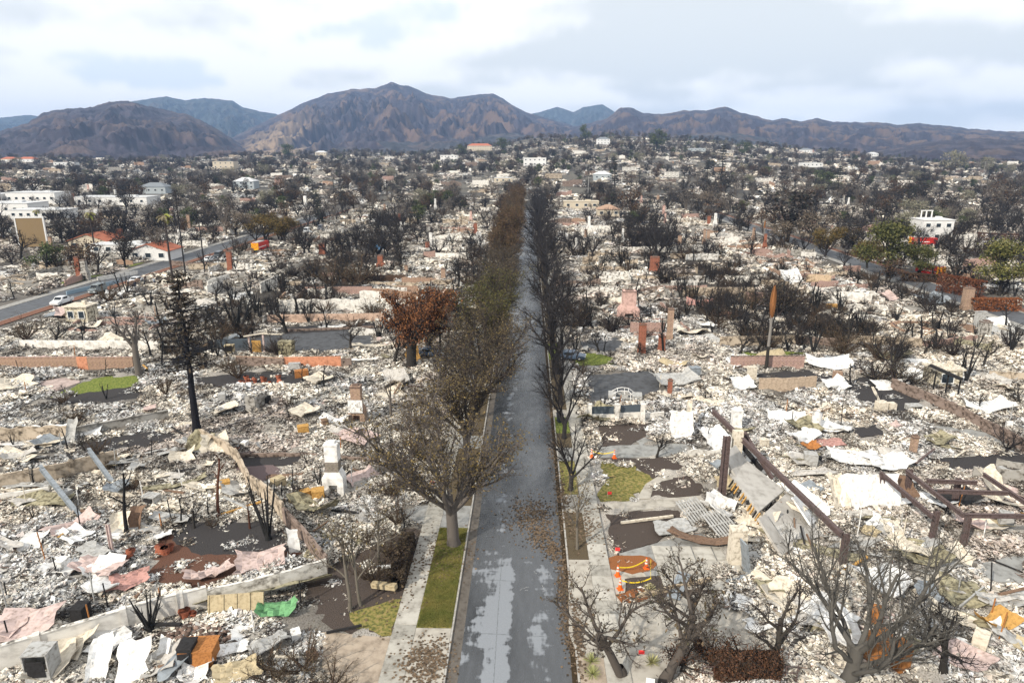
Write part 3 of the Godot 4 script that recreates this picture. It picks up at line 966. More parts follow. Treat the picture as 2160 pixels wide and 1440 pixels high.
func make_chimneys() -> void:
	chimney(707, 1042, 932, 44, "white", "white painted chimney with bare grey brick middle left of the street", 0)
	var band := MB.new()
	band.box(Vector3(0, 3.05, 0), Vector3(1.29, 1.1, 1.09))
	solo("brick_band", band.mesh(), mat("bare_grey_brick", lin(0.30, 0.28, 0.25), 0.9, "brick", 0.8), "bare grey brick middle of the white painted chimney", "brickwork", at(707, 1042))
	chimney(755, 890, 812, 34, "tan", "brick chimney with white plaster front and arched hearth", 0)
	chimney(1353, 748, 682, 16, "red", "slim red brick chimney, leftmost of three right of the street", 1)
	chimney(1395, 742, 707, 15, "red", "short dark red brick chimney, middle of three right of the street", 1)
	chimney(1412, 718, 650, 13, "tan", "tall slim sooty chimney behind the short red one", 1)
	chimney(1325, 672, 612, 44, "pink", "pale pink chimney with broad shoulders right of the street", 0)
	chimney(2038, 652, 606, 20, "tan", "brick and white chimney in front of the clipped brown hedge", 1)
	chimney(1380, 574, 541, 20, "red", "broad flat orange brick chimney beyond the pink chimney", 1)
	chimney(168, 588, 541, 11, "red", "slim tall orange brick chimney in the left distance", 1)
	chimney(181, 590, 547, 16, "grey", "grey stone chimney with hearth beside the orange one", 0)
	chimney(253, 505, 482, 12, "red", "small red chimney with wide top near red roofs", 1)
	chimney(486, 572, 530, 11, "red", "red topped chimney beside the parked white car", 1)
	chimney(680, 536, 513, 13, "red", "stubby red chimney left of the brown thicket", 1)
	chimney(803, 566, 538, 17, "red", "pink and red chimney near the dark board fence", 0)
	chimney(902, 532, 510, 10, "red", "red chimney between dark trees left of the street", 1)
	chimney(935, 588, 566, 10, "tan", "tan chimney stub left of the street trees", 1)
	chimney(857, 578, 560, 8, "tan", "dark tan chimney stub at the end of the board fence", 1)
	chimney(1003, 495, 470, 8, "red", "small red chimney close to the orange street trees", 1)
	chimney(980, 518, 502, 8, "grey", "grey chimney stub near the orange street trees", 1)
	chimney(855, 440, 412, 7, "white", "slim white chimney, leftmost of the white pair in the distance", 1)
	chimney(903, 418, 402, 6, "white", "slim white chimney, right one of the white pair in the distance", 1)
	chimney(1495, 475, 455, 7, "red", "thin red chimney in the right distance", 1)
	chimney(1508, 480, 450, 8, "white", "pale stone chimney in the right distance", 0)
	chimney(1925, 960, 918, 14, "tan", "orange tan chimney stub in the right foreground lots", 1)
	chimney(1552, 905, 862, 22, "white", "white block chimney above the leaning steel beam", 1)
	chimney(2075, 712, 676, 22, "grey", "light grey upright slab chimney at the right edge", 1)
	chimney(1412, 840, 800, 10, "red", "rust red upright stub beside the white gate", 1)
	chimney(1928, 430, 418, 9, "red", "faraway red chimney near the white villa", 1)
	chimney(313, 475, 463, 7, "pink", "faraway pink chimney stub left of the palm", 1)
	chimney(1285, 440, 428, 6, "white", "faraway white chimney beside the bare street trees", 1)
	# more of them across the middle distance
	var r := RandomNumberGenerator.new()
	r.seed = 40
	for k in 60:
		var px := r.randf_range(60, 2120)
		var py := r.randf_range(395, 540)
		if absf(px - 1115) < 90:
			continue
		var p := at(px, py)
		if street(p.x, p.z):
			continue
		var h := r.randf_range(3.5, 6.5) / span(px, py)
		var cn: String = ["red", "tan", "white", "grey", "pink"][r.randi() % 5]
		chimney(px, py, py - h * 0.98, r.randf_range(1.1, 1.9) / span(px, py), cn, "distant %s chimney left standing in a burnt lot %s of the street" % [cn, "left" if px < 1115 else "right"], r.randi() % 2, r.randf_range(-0.4, 0.4), "distant chimneys over the burnt lots")

# ------------------------------------------------------------------ buildings still standing
var house_spots := []
func house(called: String, px: float, py: float, w: float, d: float, h: float, roof: String, wm: Material, rm: Material, label: String, cols := 4, storeys := 1, turn := 0.0) -> Node3D:
	var p := at(px, py)
	p.y -= 0.4
	house_spots.append([p, w])
	var o := thing(called, label, "building" if called != "house" else "house", p, turn)
	var mb := MB.new()
	mb.box(Vector3(0, (h + 0.4) / 2, 0), Vector3(w, h + 0.4, d))
	if roof == "gable":
		var g := minf(w, d) * 0.22
		mb.quad(Vector3(-w / 2, h + 0.4, d / 2), Vector3(0, h + g, d / 2), Vector3(0, h + g, d / 2 - 0.01), Vector3(w / 2, h + 0.4, d / 2))
		mb.tri(Vector3(-w / 2, h + 0.4, d / 2), Vector3(w / 2, h + 0.4, d / 2), Vector3(0, h + 0.4 + g, d / 2))
		mb.tri(Vector3(w / 2, h + 0.4, -d / 2), Vector3(-w / 2, h + 0.4, -d / 2), Vector3(0, h + 0.4 + g, -d / 2))
	part("wall", mb.mesh(), wm, o)
	var rb := MB.new()
	var e := 0.45
	var y := h + 0.4
	match roof:
		"gable":
			var g := minf(w, d) * 0.22
			for s in [-1.0, 1.0]:
				var a := Vector3(s * (w / 2 + e), y - e * g / (w / 2), d / 2 + e)
				var b := Vector3(0, y + g, d / 2 + e)
				var c := Vector3(0, y + g, -d / 2 - e)
				var f := Vector3(s * (w / 2 + e), y - e * g / (w / 2), -d / 2 - e)
				var t := Vector3(0, 0.18, 0)
				if s > 0:
					rb.hexa([b, a, f, c, b + t, a + t, f + t, c + t])
				else:
					rb.hexa([a, b, c, f, a + t, b + t, c + t, f + t])
		"hip":
			var g := minf(w, d) * 0.25
			var k := maxf(0.0, (w - d) / 2)
			var q := [Vector3(-w / 2 - e, y, d / 2 + e), Vector3(w / 2 + e, y, d / 2 + e), Vector3(w / 2 + e, y, -d / 2 - e), Vector3(-w / 2 - e, y, -d / 2 - e)]
			var a := Vector3(-k, y + g, 0)
			var b := Vector3(k, y + g, 0)
			rb.quad(q[0], q[1], b, a)
			rb.tri(q[1], q[2], b)
			rb.quad(q[2], q[3], a, b)
			rb.tri(q[3], q[0], a)
			rb.quad(q[3], q[2], q[1], q[0])
		_:
			rb.box(Vector3(0, y + 0.12, 0), Vector3(w + 0.5, 0.24, d + 0.5))
			rb.box(Vector3(w * 0.2, y + 0.6, 0), Vector3(w * 0.15, 0.8, d * 0.2))
	part("roof", rb.mesh(), rm, o)
	var glass := mat("dark_window", lin(0.03, 0.04, 0.05), 0.15)
	var trim := mat("window_trim", lin(0.7, 0.7, 0.68), 0.7)
	var ww := minf(1.6, w / cols * 0.5)
	var gm := MB.new()
	gm.box(Vector3.ZERO, Vector3(ww, 1.3, 0.06))
	var fm := MB.new()
	for s in [-1.0, 1.0]:
		fm.box(Vector3(s * (ww / 2 + 0.05), 0, 0.03), Vector3(0.1, 1.5, 0.12))
		fm.box(Vector3(0, s * 0.7, 0.03), Vector3(ww, 0.1, 0.12))
	var gmm := gm.mesh()
	var fmm := fm.mesh()
	for s in storeys:
		for k in cols:
			var win := part("window", gmm, glass, o)
			win.position = Vector3((k + 0.5) / cols * w - w / 2, 0.4 + h / storeys * (s + 0.55), d / 2 + 0.02)
			part("frame", fmm, trim, win)
	return o

func make_houses() -> void:
	var white := mat("house_white", lin(0.80, 0.79, 0.77), 0.8, "grain", 6.0)
	var cream := mat("house_cream", lin(0.62, 0.54, 0.42), 0.85, "grain", 6.0)
	var greyw := mat("house_grey", lin(0.42, 0.46, 0.48), 0.85, "grain", 6.0)
	var tile := mat("red_roof_tile", lin(0.48, 0.17, 0.10), 0.85, "grain", 2.0)
	var pale := mat("pale_flat_roof", lin(0.62, 0.63, 0.64), 0.8, "blotch", 8.0)
	var slate := mat("grey_roof", lin(0.22, 0.24, 0.26), 0.8, "grain", 3.0)
	house("house", 205, 524, 13, 10, 3.2, "gable", cream, tile, "cream bungalow with red tiled gable roof in the left distance", 3)
	house("house", 330, 545, 12, 9, 3.0, "gable", white, tile, "white bungalow with red tiled roof beside the tall palm", 3)
	house("house", 268, 532, 20, 7, 2.8, "flat", white, pale, "low flat roofed white wing between the red roofed bungalows", 5)
	house("villa", 1960, 508, 11, 9, 8.0, "flat", white, white, "white two storey house with green windows and rooftop frame", 3, 2)
	house("villa", 1012, 318, 46, 16, 9, "hip", cream, tile, "long cream mansion with red roof on the hill", 10, 2)
	house("villa", 948, 340, 26, 14, 9, "flat", white, pale, "white hillside house left of the mansion slope", 5, 2)
	house("villa", 1128, 350, 26, 14, 9, "flat", white, white, "white boxy house in the middle of the hillside", 5, 2)
	house("villa", 1272, 305, 22, 13, 9, "hip", white, slate, "white house on the hilltop right of centre", 4, 2)
	house("villa", 520, 398, 17, 12, 6, "hip", greyw, pale, "pale blue grey house among dark trees in the left distance", 4, 2)
	house("villa", 476, 356, 26, 14, 9, "flat", cream, slate, "boxy beige house at the foot of the left mountain", 4, 2)
	house("house", 1282, 455, 11, 9, 3.6, "hip", cream, mat("tan_roof", lin(0.42, 0.28, 0.2), 0.9, "grain", 2.0), "small tan pavilion with hipped roof right of the street", 3)
	house("house", 1225, 440, 20, 9, 4, "flat", cream, cream, "cream roofless shell beyond the tan pavilion", 4)
	house("house", 1270, 380, 15, 10, 5, "hip", greyw, pale, "pale blue roofed house among trees right of centre", 3)
	house("house", 1062, 385, 16, 10, 4, "flat", cream, pale, "low beige block beside the street end", 3)
	house("villa", 678, 328, 22, 12, 6, "hip", cream, pale, "pale house on the crest left of centre", 4)
	house("house", 1710, 352, 26, 12, 5, "flat", white, pale, "low white house on the right hillside", 5)
	house("house", 1840, 330, 18, 12, 5, "hip", white, pale, "white house near the right foothill", 4)
	house("house", 1700, 318, 20, 12, 6, "hip", white, slate, "white hipped house among pale trees on the right slope", 4)
	house("house", 1470, 320, 24, 12, 5, "flat", greyw, slate, "grey hillside house right of centre", 4)
	house("house", 1530, 330, 20, 12, 5, "flat", cream, pale, "cream hillside terrace house right of centre", 4)
	house("house", 60, 342, 26, 12, 5, "hip", white, tile, "white house with red roof at the far left", 4)
	house("house", 140, 350, 30, 12, 5, "flat", white, pale, "long pale house at the far left slope", 5)
	house("house", 20, 330, 24, 12, 5, "hip", cream, tile, "cream house with red roof at the left picture edge", 4)
	house("house", 330, 408, 20, 12, 5, "hip", greyw, slate, "grey green house under dark trees in the left distance", 4)
	# the flat roofed commercial blocks at the left edge
	for b in [[20, 452, 32, 16, 6, "white commercial block with grey roof at the left edge"], [95, 462, 26, 12, 4.5, "long white commercial block below the grey roofed one"], [85, 430, 30, 16, 7, "pale commercial block behind the white ones"], [250, 432, 44, 16, 5, "long low pale commercial block behind the palm"], [-30, 430, 30, 16, 6, "pale blue roofed commercial block cut by the left edge"]]:
		house("shop_block", b[0], b[1], b[2], b[3], b[4], "flat", white, pale, b[5], 7, 1)
	# tall blank panel on posts
	var p := at(72, 525)
	var o := thing("screen_wall", "tall tan blank panel with a white frame in the left distance", "panel", p, 0.2)
	var mb := MB.new()
	mb.box(Vector3(0, 5.6, 0), Vector3(8.2, 9.6, 0.5))
	part("panel", mb.mesh(), mat("tan_panel", lin(0.28, 0.20, 0.11), 0.9, "grain", 2.0), o)
	mb = MB.new()
	mb.box(Vector3(0, 10.6, 0), Vector3(9.0, 0.4, 0.7))
	for s in [-4.3, 4.3]:
		mb.box(Vector3(s, 5.2, 0), Vector3(0.4, 10.4, 0.7))
	part("frame", mb.mesh(), white, o)
	# rooftop frame of the white house
	p = at(1948, 508)
	o = thing("roof_frame", "bare white frame standing on the roof of the white house", "frame", p + Vector3(0, 8.4, 0))
	mb = MB.new()
	for s in [-2.2, -0.4, 1.6]:
		mb.box(Vector3(s, 1.3, 0), Vector3(0.35, 2.6, 0.35))
	mb.box(Vector3(-0.3, 2.7, 0), Vector3(4.4, 0.3, 0.4))
	part("posts", mb.mesh(), white, o)

# ------------------------------------------------------------------ rubble
const PALE := [Color(0.68, 0.65, 0.60), Color(0.60, 0.585, 0.555), Color(0.80, 0.79, 0.77), Color(0.53, 0.51, 0.48), Color(0.50, 0.46, 0.41), Color(0.64, 0.60, 0.54), Color(0.75, 0.745, 0.735), Color(0.45, 0.455, 0.46), Color(0.70, 0.68, 0.65), Color(0.58, 0.52, 0.485), Color(0.67, 0.655, 0.635), Color(0.31, 0.29, 0.27)]

func clump(seed_: int, mode: int) -> ArrayMesh:
	var r := RandomNumberGenerator.new()
	r.seed = seed_
	var mb := MB.new()
	var count: int = [120, 52, 70][mode]
	for k in count:
		var rad := sqrt(r.randf()) * 1.25
		var ang := r.randf() * TAU
		var p := Vector3(cos(ang) * rad, 0.0, sin(ang) * rad)
		var lift := (1.0 - rad / 1.3) * 0.2
		mb.col = PALE[r.randi() % PALE.size()] * r.randf_range(0.82, 1.08)
		if r.randf() < 0.15:
			mb.col = [Color(0.05, 0.047, 0.045), Color(0.06, 0.056, 0.055), Color(0.12, 0.11, 0.10), Color(0.10, 0.09, 0.085), Color(0.20, 0.14, 0.11)][r.randi() % 5]
		var kind := r.randf()
		var b := Basis.from_euler(Vector3(r.randf_range(-0.4, 0.4), r.randf() * TAU, r.randf_range(-0.4, 0.4)))
		var s: Vector3
		if mode == 0:      # broken plaster and chips
			s = Vector3(r.randf_range(0.05, 0.26), r.randf_range(0.02, 0.06), r.randf_range(0.05, 0.2)) if kind < 0.8 else Vector3(0.035, 0.025, r.randf_range(0.4, 1.3))
			if kind > 0.8 and r.randf() < 0.5:
				mb.col = Color(0.07, 0.064, 0.06)
			if kind < 0.04:
				s *= 2.0
		elif mode == 1:    # torn, bent sheets and boards
			if kind < 0.55:
				var w := r.randf_range(0.3, 1.0)
				var d := r.randf_range(0.2, 0.6)
				var c := p + Vector3(0, lift * r.randf() + 0.05, 0)
				var f := r.randf_range(-0.12, 0.22)
				var g := r.randf_range(0.0, 0.3)
				var e0 := b * Vector3(-w * 0.5, g, -d * r.randf_range(0.3, 0.6))
				var e1 := b * Vector3(-w * 0.5, g * 0.6, d * r.randf_range(0.3, 0.6))
				var m0 := b * Vector3(w * r.randf_range(-0.15, 0.15), f, -d * 0.5)
				var m1 := b * Vector3(w * r.randf_range(-0.15, 0.15), f, d * 0.5)
				var h0 := b * Vector3(w * 0.5, 0.0, -d * r.randf_range(0.2, 0.6))
				var h1 := b * Vector3(w * 0.5, g * 0.3, d * r.randf_range(0.2, 0.6))
				mb.quad(c + e1, c + m1, c + m0, c + e0)
				mb.quad(c + m1, c + h1, c + h0, c + m0)
				continue
			elif kind < 0.75:
				s = Vector3(r.randf_range(0.05, 0.12), 0.04, r.randf_range(0.6, 1.9))
			else:
				s = Vector3(r.randf_range(0.1, 0.3), r.randf_range(0.05, 0.15), r.randf_range(0.1, 0.4))
		else:              # charred sticks, wires, dark lumps
			mb.col = Color(0.05, 0.047, 0.045).lerp(Color(0.22, 0.18, 0.15), r.randf() * r.randf()) if kind < 0.5 else mb.col * 0.8
			s = Vector3(r.randf_range(0.03, 0.07), 0.04, r.randf_range(0.5, 1.7)) if kind < 0.5 else Vector3(r.randf_range(0.1, 0.35), r.randf_range(0.04, 0.12), r.randf_range(0.08, 0.3))
		p.y = lift * r.randf() + s.y * 0.4 + 0.02
		mb.box(p, s, b, 0.2, r)
	return mb.mesh()

func rubble_field(label: String, x0: float, x1: float, z0: float, z1: float, count: int, s0: float, s1: float, meshes: Array, seed_: int) -> void:
	var r := RandomNumberGenerator.new()
	r.seed = seed_
	var lists := []
	for k in meshes.size():
		lists.append([])
	for k in count:
		var x := r.randf_range(x0, x1)
		var z := r.randf_range(z0, z1)
		if absf(x) > -z * 0.86 + 12.0 or street(x, z):
			continue
		var zn := zone_at(x, z)
		if zn == 1 or zn == 3:
			continue
		var s := r.randf_range(s0, s1)
		if zn == 0 and z > -135.0 and not clear_of(x, z, s * 0.9) and r.randf() < 0.85:
			continue
		var tone := tone_noise.get_noise_2d(x * 1.7 + 300.0, z * 1.7)
		if tone_noise.get_noise_2d(x * 3.0 - 200.0, z * 3.0) > 0.14 and r.randf() < 0.7:
			continue
		if zn == 2 and r.randf() > 0.07:
			continue
		var yd := yard(x, z)
		if r.randf() < yd * 0.72 or (tone < -0.2 and r.randf() < 0.5):
			continue
		var cell := cell_noise.get_noise_2d(x, z)
		var dark := tone < -0.22 or r.randf() < yd
		var kind: int
		var pick := r.randf()
		if dark:
			kind = 2 if pick < 0.6 else (0 if pick < 0.85 else 1)
		else:
			kind = 0 if pick < 0.58 else (1 if pick < 0.88 else 2)
		var per := meshes.size() / 3
		var tint := Color(1.12, 1.085, 1.01)
		if cell < -0.35:
			tint = Color(1.12, 1.06, 0.96)
		elif cell < -0.1:
			tint = Color(0.98, 0.99, 1.0)
		elif cell > 0.55:
			tint = Color(0.95, 0.87, 0.82)
		elif cell > 0.2:
			tint = Color(0.86, 0.82, 0.77)
		if x < 0.0:
			tint = tint * Color(0.94, 0.945, 0.945)
		tint = tint * (1.0 + 0.5 * tone) * r.randf_range(0.85, 1.12)
		s *= 1.0
		var t := Transform3D(Basis.from_euler(Vector3(r.randf_range(-0.1, 0.1), r.randf() * TAU, r.randf_range(-0.1, 0.1))).scaled(Vector3(s, s * r.randf_range(0.8, 1.5), s)), Vector3(x, gy(x, z) - 0.03, z))
		lists[kind * per + r.randi() % per].append([t, tint])
	var o := Node3D.new()
	o.name = numbered("rubble")
	add_child(o)
	tag(o, label, "rubble", "", "stuff")
	var m := mat("rubble_pieces", Color.WHITE, 0.92, "", 1.0, 0.0, true)
	for k in meshes.size():
		if lists[k].is_empty():
			continue
		var mm := MultiMesh.new()
		mm.transform_format = MultiMesh.TRANSFORM_3D
		mm.use_colors = true
		mm.mesh = meshes[k]
		mm.instance_count = lists[k].size()
		for q in lists[k].size():
			mm.set_instance_transform(q, lists[k][q][0])
			mm.set_instance_color(q, lists[k][q][1])
		var mi := MultiMeshInstance3D.new()
		mi.name = "rubble_pieces"
		mi.multimesh = mm
		mi.material_override = m
		mi.set_meta("kind", "stuff")
		o.add_child(mi, true)

func make_rubble() -> void:
	var meshes := []
	for mode in 3:
		for k in 4:
			meshes.append(clump(100 + mode * 10 + k, mode))
	rubble_field("pale plaster, board and ash rubble covering the near lots left of the street", -70.0, -9.4, -80.0, -26.0, 23000, 0.36, 0.75, meshes, 1)
	rubble_field("pale plaster, board and ash rubble covering the near lots right of the street", 7.0, 70.0, -80.0, -26.0, 23000, 0.36, 0.75, meshes, 2)
	rubble_field("pale rubble covering the second row of lots left of the street", -100.0, -9.4, -135.0, -80.0, 16000, 0.5, 1.05, meshes, 3)
	rubble_field("pale rubble covering the second row of lots right of the street", 7.0, 100.0, -135.0, -80.0, 16000, 0.5, 1.05, meshes, 4)
	rubble_field("grey and white rubble of the burnt blocks in the left middle distance", -320.0, -9.0, -420.0, -135.0, 17000, 1.1, 2.4, meshes, 5)
	rubble_field("grey and white rubble of the burnt blocks in the right middle distance", 7.0, 320.0, -420.0, -135.0, 17000, 1.1, 2.4, meshes, 6)
	rubble_field("specks of white rubble between the trees of the far hillside", -900.0, 900.0, -1400.0, -420.0, 19000, 2.5, 6.5, meshes, 7)

# ------------------------------------------------------------------ wall remnants between the further lots
func make_wall_remnants() -> void:
	var r := RandomNumberGenerator.new()
	r.seed = 61
	var ms := [mats.white_render, mats.sooty_white_render, mats.tan_brick, mats.pink_brick, mats.beige_render, mats.grey_block, mats.brown_block, mats.white_render, mats.beige_render]
	var ws := ["white", "sooty white", "tan", "pinkish", "beige", "grey", "brown", "white", "beige"]
	for k in 300:
		var px := r.randf_range(0, 2160)
		var py := (402.0 + 235.0 * pow(r.randf(), 1.2)) if k < 170 else r.randf_range(312.0, 404.0)
		var p := at(px, py)
		if street(p.x, p.z) or (p.x > -14.0 and p.x < 11.0):
			continue
		var len := r.randf_range(3.0, 13.0)
		var h := r.randf_range(0.8, 2.6)
		if py < 404.0:
			h = r.randf_range(2.5, 5.5)
			len = r.randf_range(6.0, 18.0)
			house_spots.append([p, len])
		var rag := r.randf_range(0.05, 0.5)
		var pick := r.randi() % 9
		var mb := MB.new()
		var m := maxi(2, int(len / 0.9))
		var h0 := h
		for s in m:
			var h1 := clampf(h0 + r.randf_range(-rag, rag), 0.3, 6.0)
			var a := len * (float(s) / m - 0.5)
			var b := len * (float(s + 1) / m - 0.5)
			mb.hexa([Vector3(a, -0.2, 0.12), Vector3(b, -0.2, 0.12), Vector3(b, -0.2, -0.12), Vector3(a, -0.2, -0.12), Vector3(a, h0, 0.12), Vector3(b, h1, 0.12), Vector3(b, h1, -0.12), Vector3(a, h0, -0.12)])
			h0 = h1
		solo("broken_wall", mb.mesh(), ms[pick], "broken %s wall remnant in the %s lots %s of the street" % [ws[pick], "nearer" if py > 530 else ("middle" if py > 460 else "distant"), "left" if p.x < 0 else "right"], "wall", p, r.randf_range(-0.12, 0.12) + (PI / 2 if r.randf() < 0.2 else 0.0), "broken walls between the burnt lots")

# ------------------------------------------------------------------ footprints of the burnt houses
func make_foundations() -> void:
	var r := RandomNumberGenerator.new()
	r.seed = 83
	var ms := [mats.white_render, mats.sooty_white_render, mats.beige_render, mats.grey_block, mats.tan_brick, mats.pink_brick]
	var ws := ["white", "sooty white", "beige", "grey", "tan", "pinkish"]
	for sx in [-3.0, -105.5, 99.5]:
		for side in [-1.0, 1.0]:
			for k in 20:
				var z: float = -46.0 - 15.5 * k
				var x: float = sx + side * r.randf_range(23.0, 28.0)
				var pt := Vector2(x, z)
				if absf(x) > -z * 0.8 + 6.0 or zone_at(x, z) != 0 or z > -112.0:
					continue
				var pick := r.randi() % 6
				var w := r.randf_range(12.0, 18.0)
				var d := r.randf_range(8.0, 11.5)
				var o := thing("house_foundation", "%s burnt house foundation, lot %s on the %s of the %s street" % [ws[pick], ["one", "two", "three", "four", "five", "six", "seven", "eight", "nine", "ten", "eleven", "twelve", "thirteen", "fourteen", "fifteen", "sixteen", "seventeen", "eighteen", "nineteen", "twenty"][k], "left" if side < 0 else "right", "main" if sx == -3.0 else ("left" if sx < 0 else "right")], "foundation", Vector3(x, 0.0, z), r.randf_range(-0.06, 0.06), "foundations of the burnt houses")
				var runs := [[-w / 2, d / 2, w / 2, d / 2], [-w / 2, -d / 2, w / 2, -d / 2], [-w / 2, -d / 2, -w / 2, d / 2], [w / 2, -d / 2, w / 2, d / 2]]
				for e in 3:
					var u := r.randf_range(-0.35, 0.35)
					if r.randf() < 0.65:
						runs.append([-w / 2 * r.randf_range(0.2, 1.0), d * u, w / 2 * r.randf_range(0.2, 1.0), d * u])
					else:
						runs.append([w * u, -d / 2, w * u, d / 2 * r.randf_range(0.0, 1.0)])
				for q in runs:
					var a := Vector3(q[0], 0, q[1])
					var b := Vector3(q[2], 0, q[3])
					var t0 := r.randf_range(0.0, 0.25)
					var t1 := r.randf_range(0.6, 1.0)
					var pa := a.lerp(b, t0)
					var pb := a.lerp(b, t1)
					var mb := MB.new()
					var n := maxi(2, int(pa.distance_to(pb) / 0.8))
					var h0 := r.randf_range(0.45, 1.0)
					if r.randf() < 0.15:
						h0 = r.randf_range(1.4, 2.4)
					var dir := (pb - pa).normalized()
					var nor := Vector3(-dir.z, 0, dir.x) * 0.11
					for s in n:
						var h1 := clampf(h0 + r.randf_range(-0.25, 0.22), 0.35, 2.6)
						var u := pa.lerp(pb, float(s) / n)
						var v := pa.lerp(pb, float(s + 1) / n)
						var dn := Vector3(0, -0.1, 0)
						mb.hexa([u + nor + dn, v + nor + dn, v - nor + dn, u - nor + dn, u + nor + Vector3(0, h0, 0), v + nor + Vector3(0, h1, 0), v - nor + Vector3(0, h1, 0), u - nor + Vector3(0, h0, 0)])
						h0 = h1
					part("wall", mb.mesh(), ms[pick], o)

# ------------------------------------------------------------------ trees
# cfg: one dictionary per level: n children, angle, length ratio, wiggle, up (pull towards the sky), from (where children start)
func grow(wood: Array, tips: Array, p: Vector3, d: Vector3, length: float, r: float, lvl: int, cfg: Array, q: RandomNumberGenerator) -> void:
	var c: Dictionary = cfg[lvl]
	var segs: int = c.segs
	var pts := [p]
	var rad := [r]
	var dirs := [d]
	var end_r: float = r * c.taper
	for k in segs:
		d = (d + Vector3(q.randfn(), q.randfn(), q.randfn()) * c.wig + Vector3.UP * c.up).normalized()
		p += d * length / segs
		pts.append(p)
		rad.append(lerpf(r, end_r, float(k + 1) / segs))
		dirs.append(d)
	var mb: MB = wood[0] if lvl <= wood[2] else wood[1]
	mb.tube(pts, rad, c.sides, lvl == 0)
	if lvl + 1 < cfg.size():
		var n: int = c.n
		var az := q.randf() * TAU
		for k in n:
			var t: float = lerpf(c.from, 1.0, (k + q.randf() * 0.8) / n)
			var f := t * segs
			var a := mini(int(f), segs - 1)
			var o: Vector3 = pts[a].lerp(pts[a + 1], f - a)
			var rr: float = lerpf(rad[a], rad[a + 1], f - a)
			var dd: Vector3 = dirs[a + 1]
			az += 2.4 + q.randf_range(-0.5, 0.5)
			var side := dd.cross(Vector3(cos(az), 0.13, sin(az)))
			side = side.normalized() if side.length() > 0.01 else Vector3.RIGHT
			var cd := dd.rotated(side, c.ang * q.randf_range(0.7, 1.25))
			var cl: float = length * c.ratio * q.randf_range(0.7, 1.2) * lerpf(1.0, 0.72, t)
			if lvl == 0 and c.has("len"):
				cl = c.len * q.randf_range(0.75, 1.15)
			grow(wood, tips, o, cd, cl, maxf(0.007, minf(rr * 0.66, r * c.get("thin", 0.5 if lvl == 0 else (0.4 if lvl == 1 else 0.42)))), lvl + 1, cfg, q)
	if lvl >= cfg.size() - 2:
		for k in range(1, pts.size()):
			tips.append(pts[k])

func lv(segs: int, sides: int, taper: float, wig: float, up: float, n := 0, ang := 0.0, ratio := 0.5, from := 0.3) -> Dictionary:
	return {"segs": segs, "sides": sides, "taper": taper, "wig": wig, "up": up, "n": n, "ang": ang, "ratio": ratio, "from": from}

func proto(key: String, seed_: int, height: float, trunk_len: float, r: float, cfg: Array, bark: Color, leaf: Dictionary, lean := Vector3.ZERO, split := 1) -> void:
	var q := RandomNumberGenerator.new()
	q.seed = seed_
	var a := MB.new()
	var b := MB.new()
	a.col = bark
	b.col = bark * 0.9
	var tips := []
	# flared foot
	grow([a, b, split], tips, Vector3(0, -0.3, 0), (Vector3.UP + lean).normalized(), trunk_len, r, 0, cfg, q)
	a.tube([Vector3(0, -0.4, 0), Vector3(0, 0.15, 0) + lean * 0.2, Vector3(0, 0.45, 0) + lean * 0.6], [r * 1.5, r * 1.15, r * 0.85], 8, false)
	var m := {"h": height, "trunk": a.mesh(), "twigs": b.mesh() if b.v.size() else null}
	if leaf:
		var l := MB.new()
		for k in int(leaf.n):
			var t: Vector3 = tips[q.randi() % tips.size()]
			var s: float = leaf.s * q.randf_range(0.6, 1.3)
			var pick: Color = leaf.c[q.randi() % leaf.c.size()]
			l.col = pick * q.randf_range(0.75, 1.25)
			l.leaf(t + Vector3(q.randfn(), q.randfn(), q.randfn()) * leaf.spread, s, q)
		m.leaves = l.mesh()
	# the tallest point, so that copies can be given a real height
	var top := 0.0
	for t in tips:
		top = maxf(top, t.y)
	m.h = top
	protos[key] = m

func bark_mat() -> Material:
	return mat("bark", Color.WHITE, 0.95, "grain", 0.8, 0.0, true)

func leaf_mat() -> Material:
	if not mats.has("leaves"):
		var m := mat("leaves", Color.WHITE, 0.8, "", 1.0, 0.0, true)
		m.backlight_enabled = true
		m.backlight = Color(0.35, 0.35, 0.3)
	return mats.leaves

func tree(key: String, p: Vector3, height: float, turn: float, label: String, group := "", wide := 1.0, called := "tree") -> Node3D:
	var m: Dictionary = protos[key]
	var o := thing(called, label, "tree", p, turn, group)
	var s: float = height / m.h
	o.scale = Vector3(s * wide, s, s * wide)
	part("trunk", m.trunk, bark_mat(), o)
	if m.get("twigs"):
		part("crown", m.twigs, bark_mat(), o)
	if m.get("leaves"):
		part("foliage", m.leaves, leaf_mat(), o)
	return o

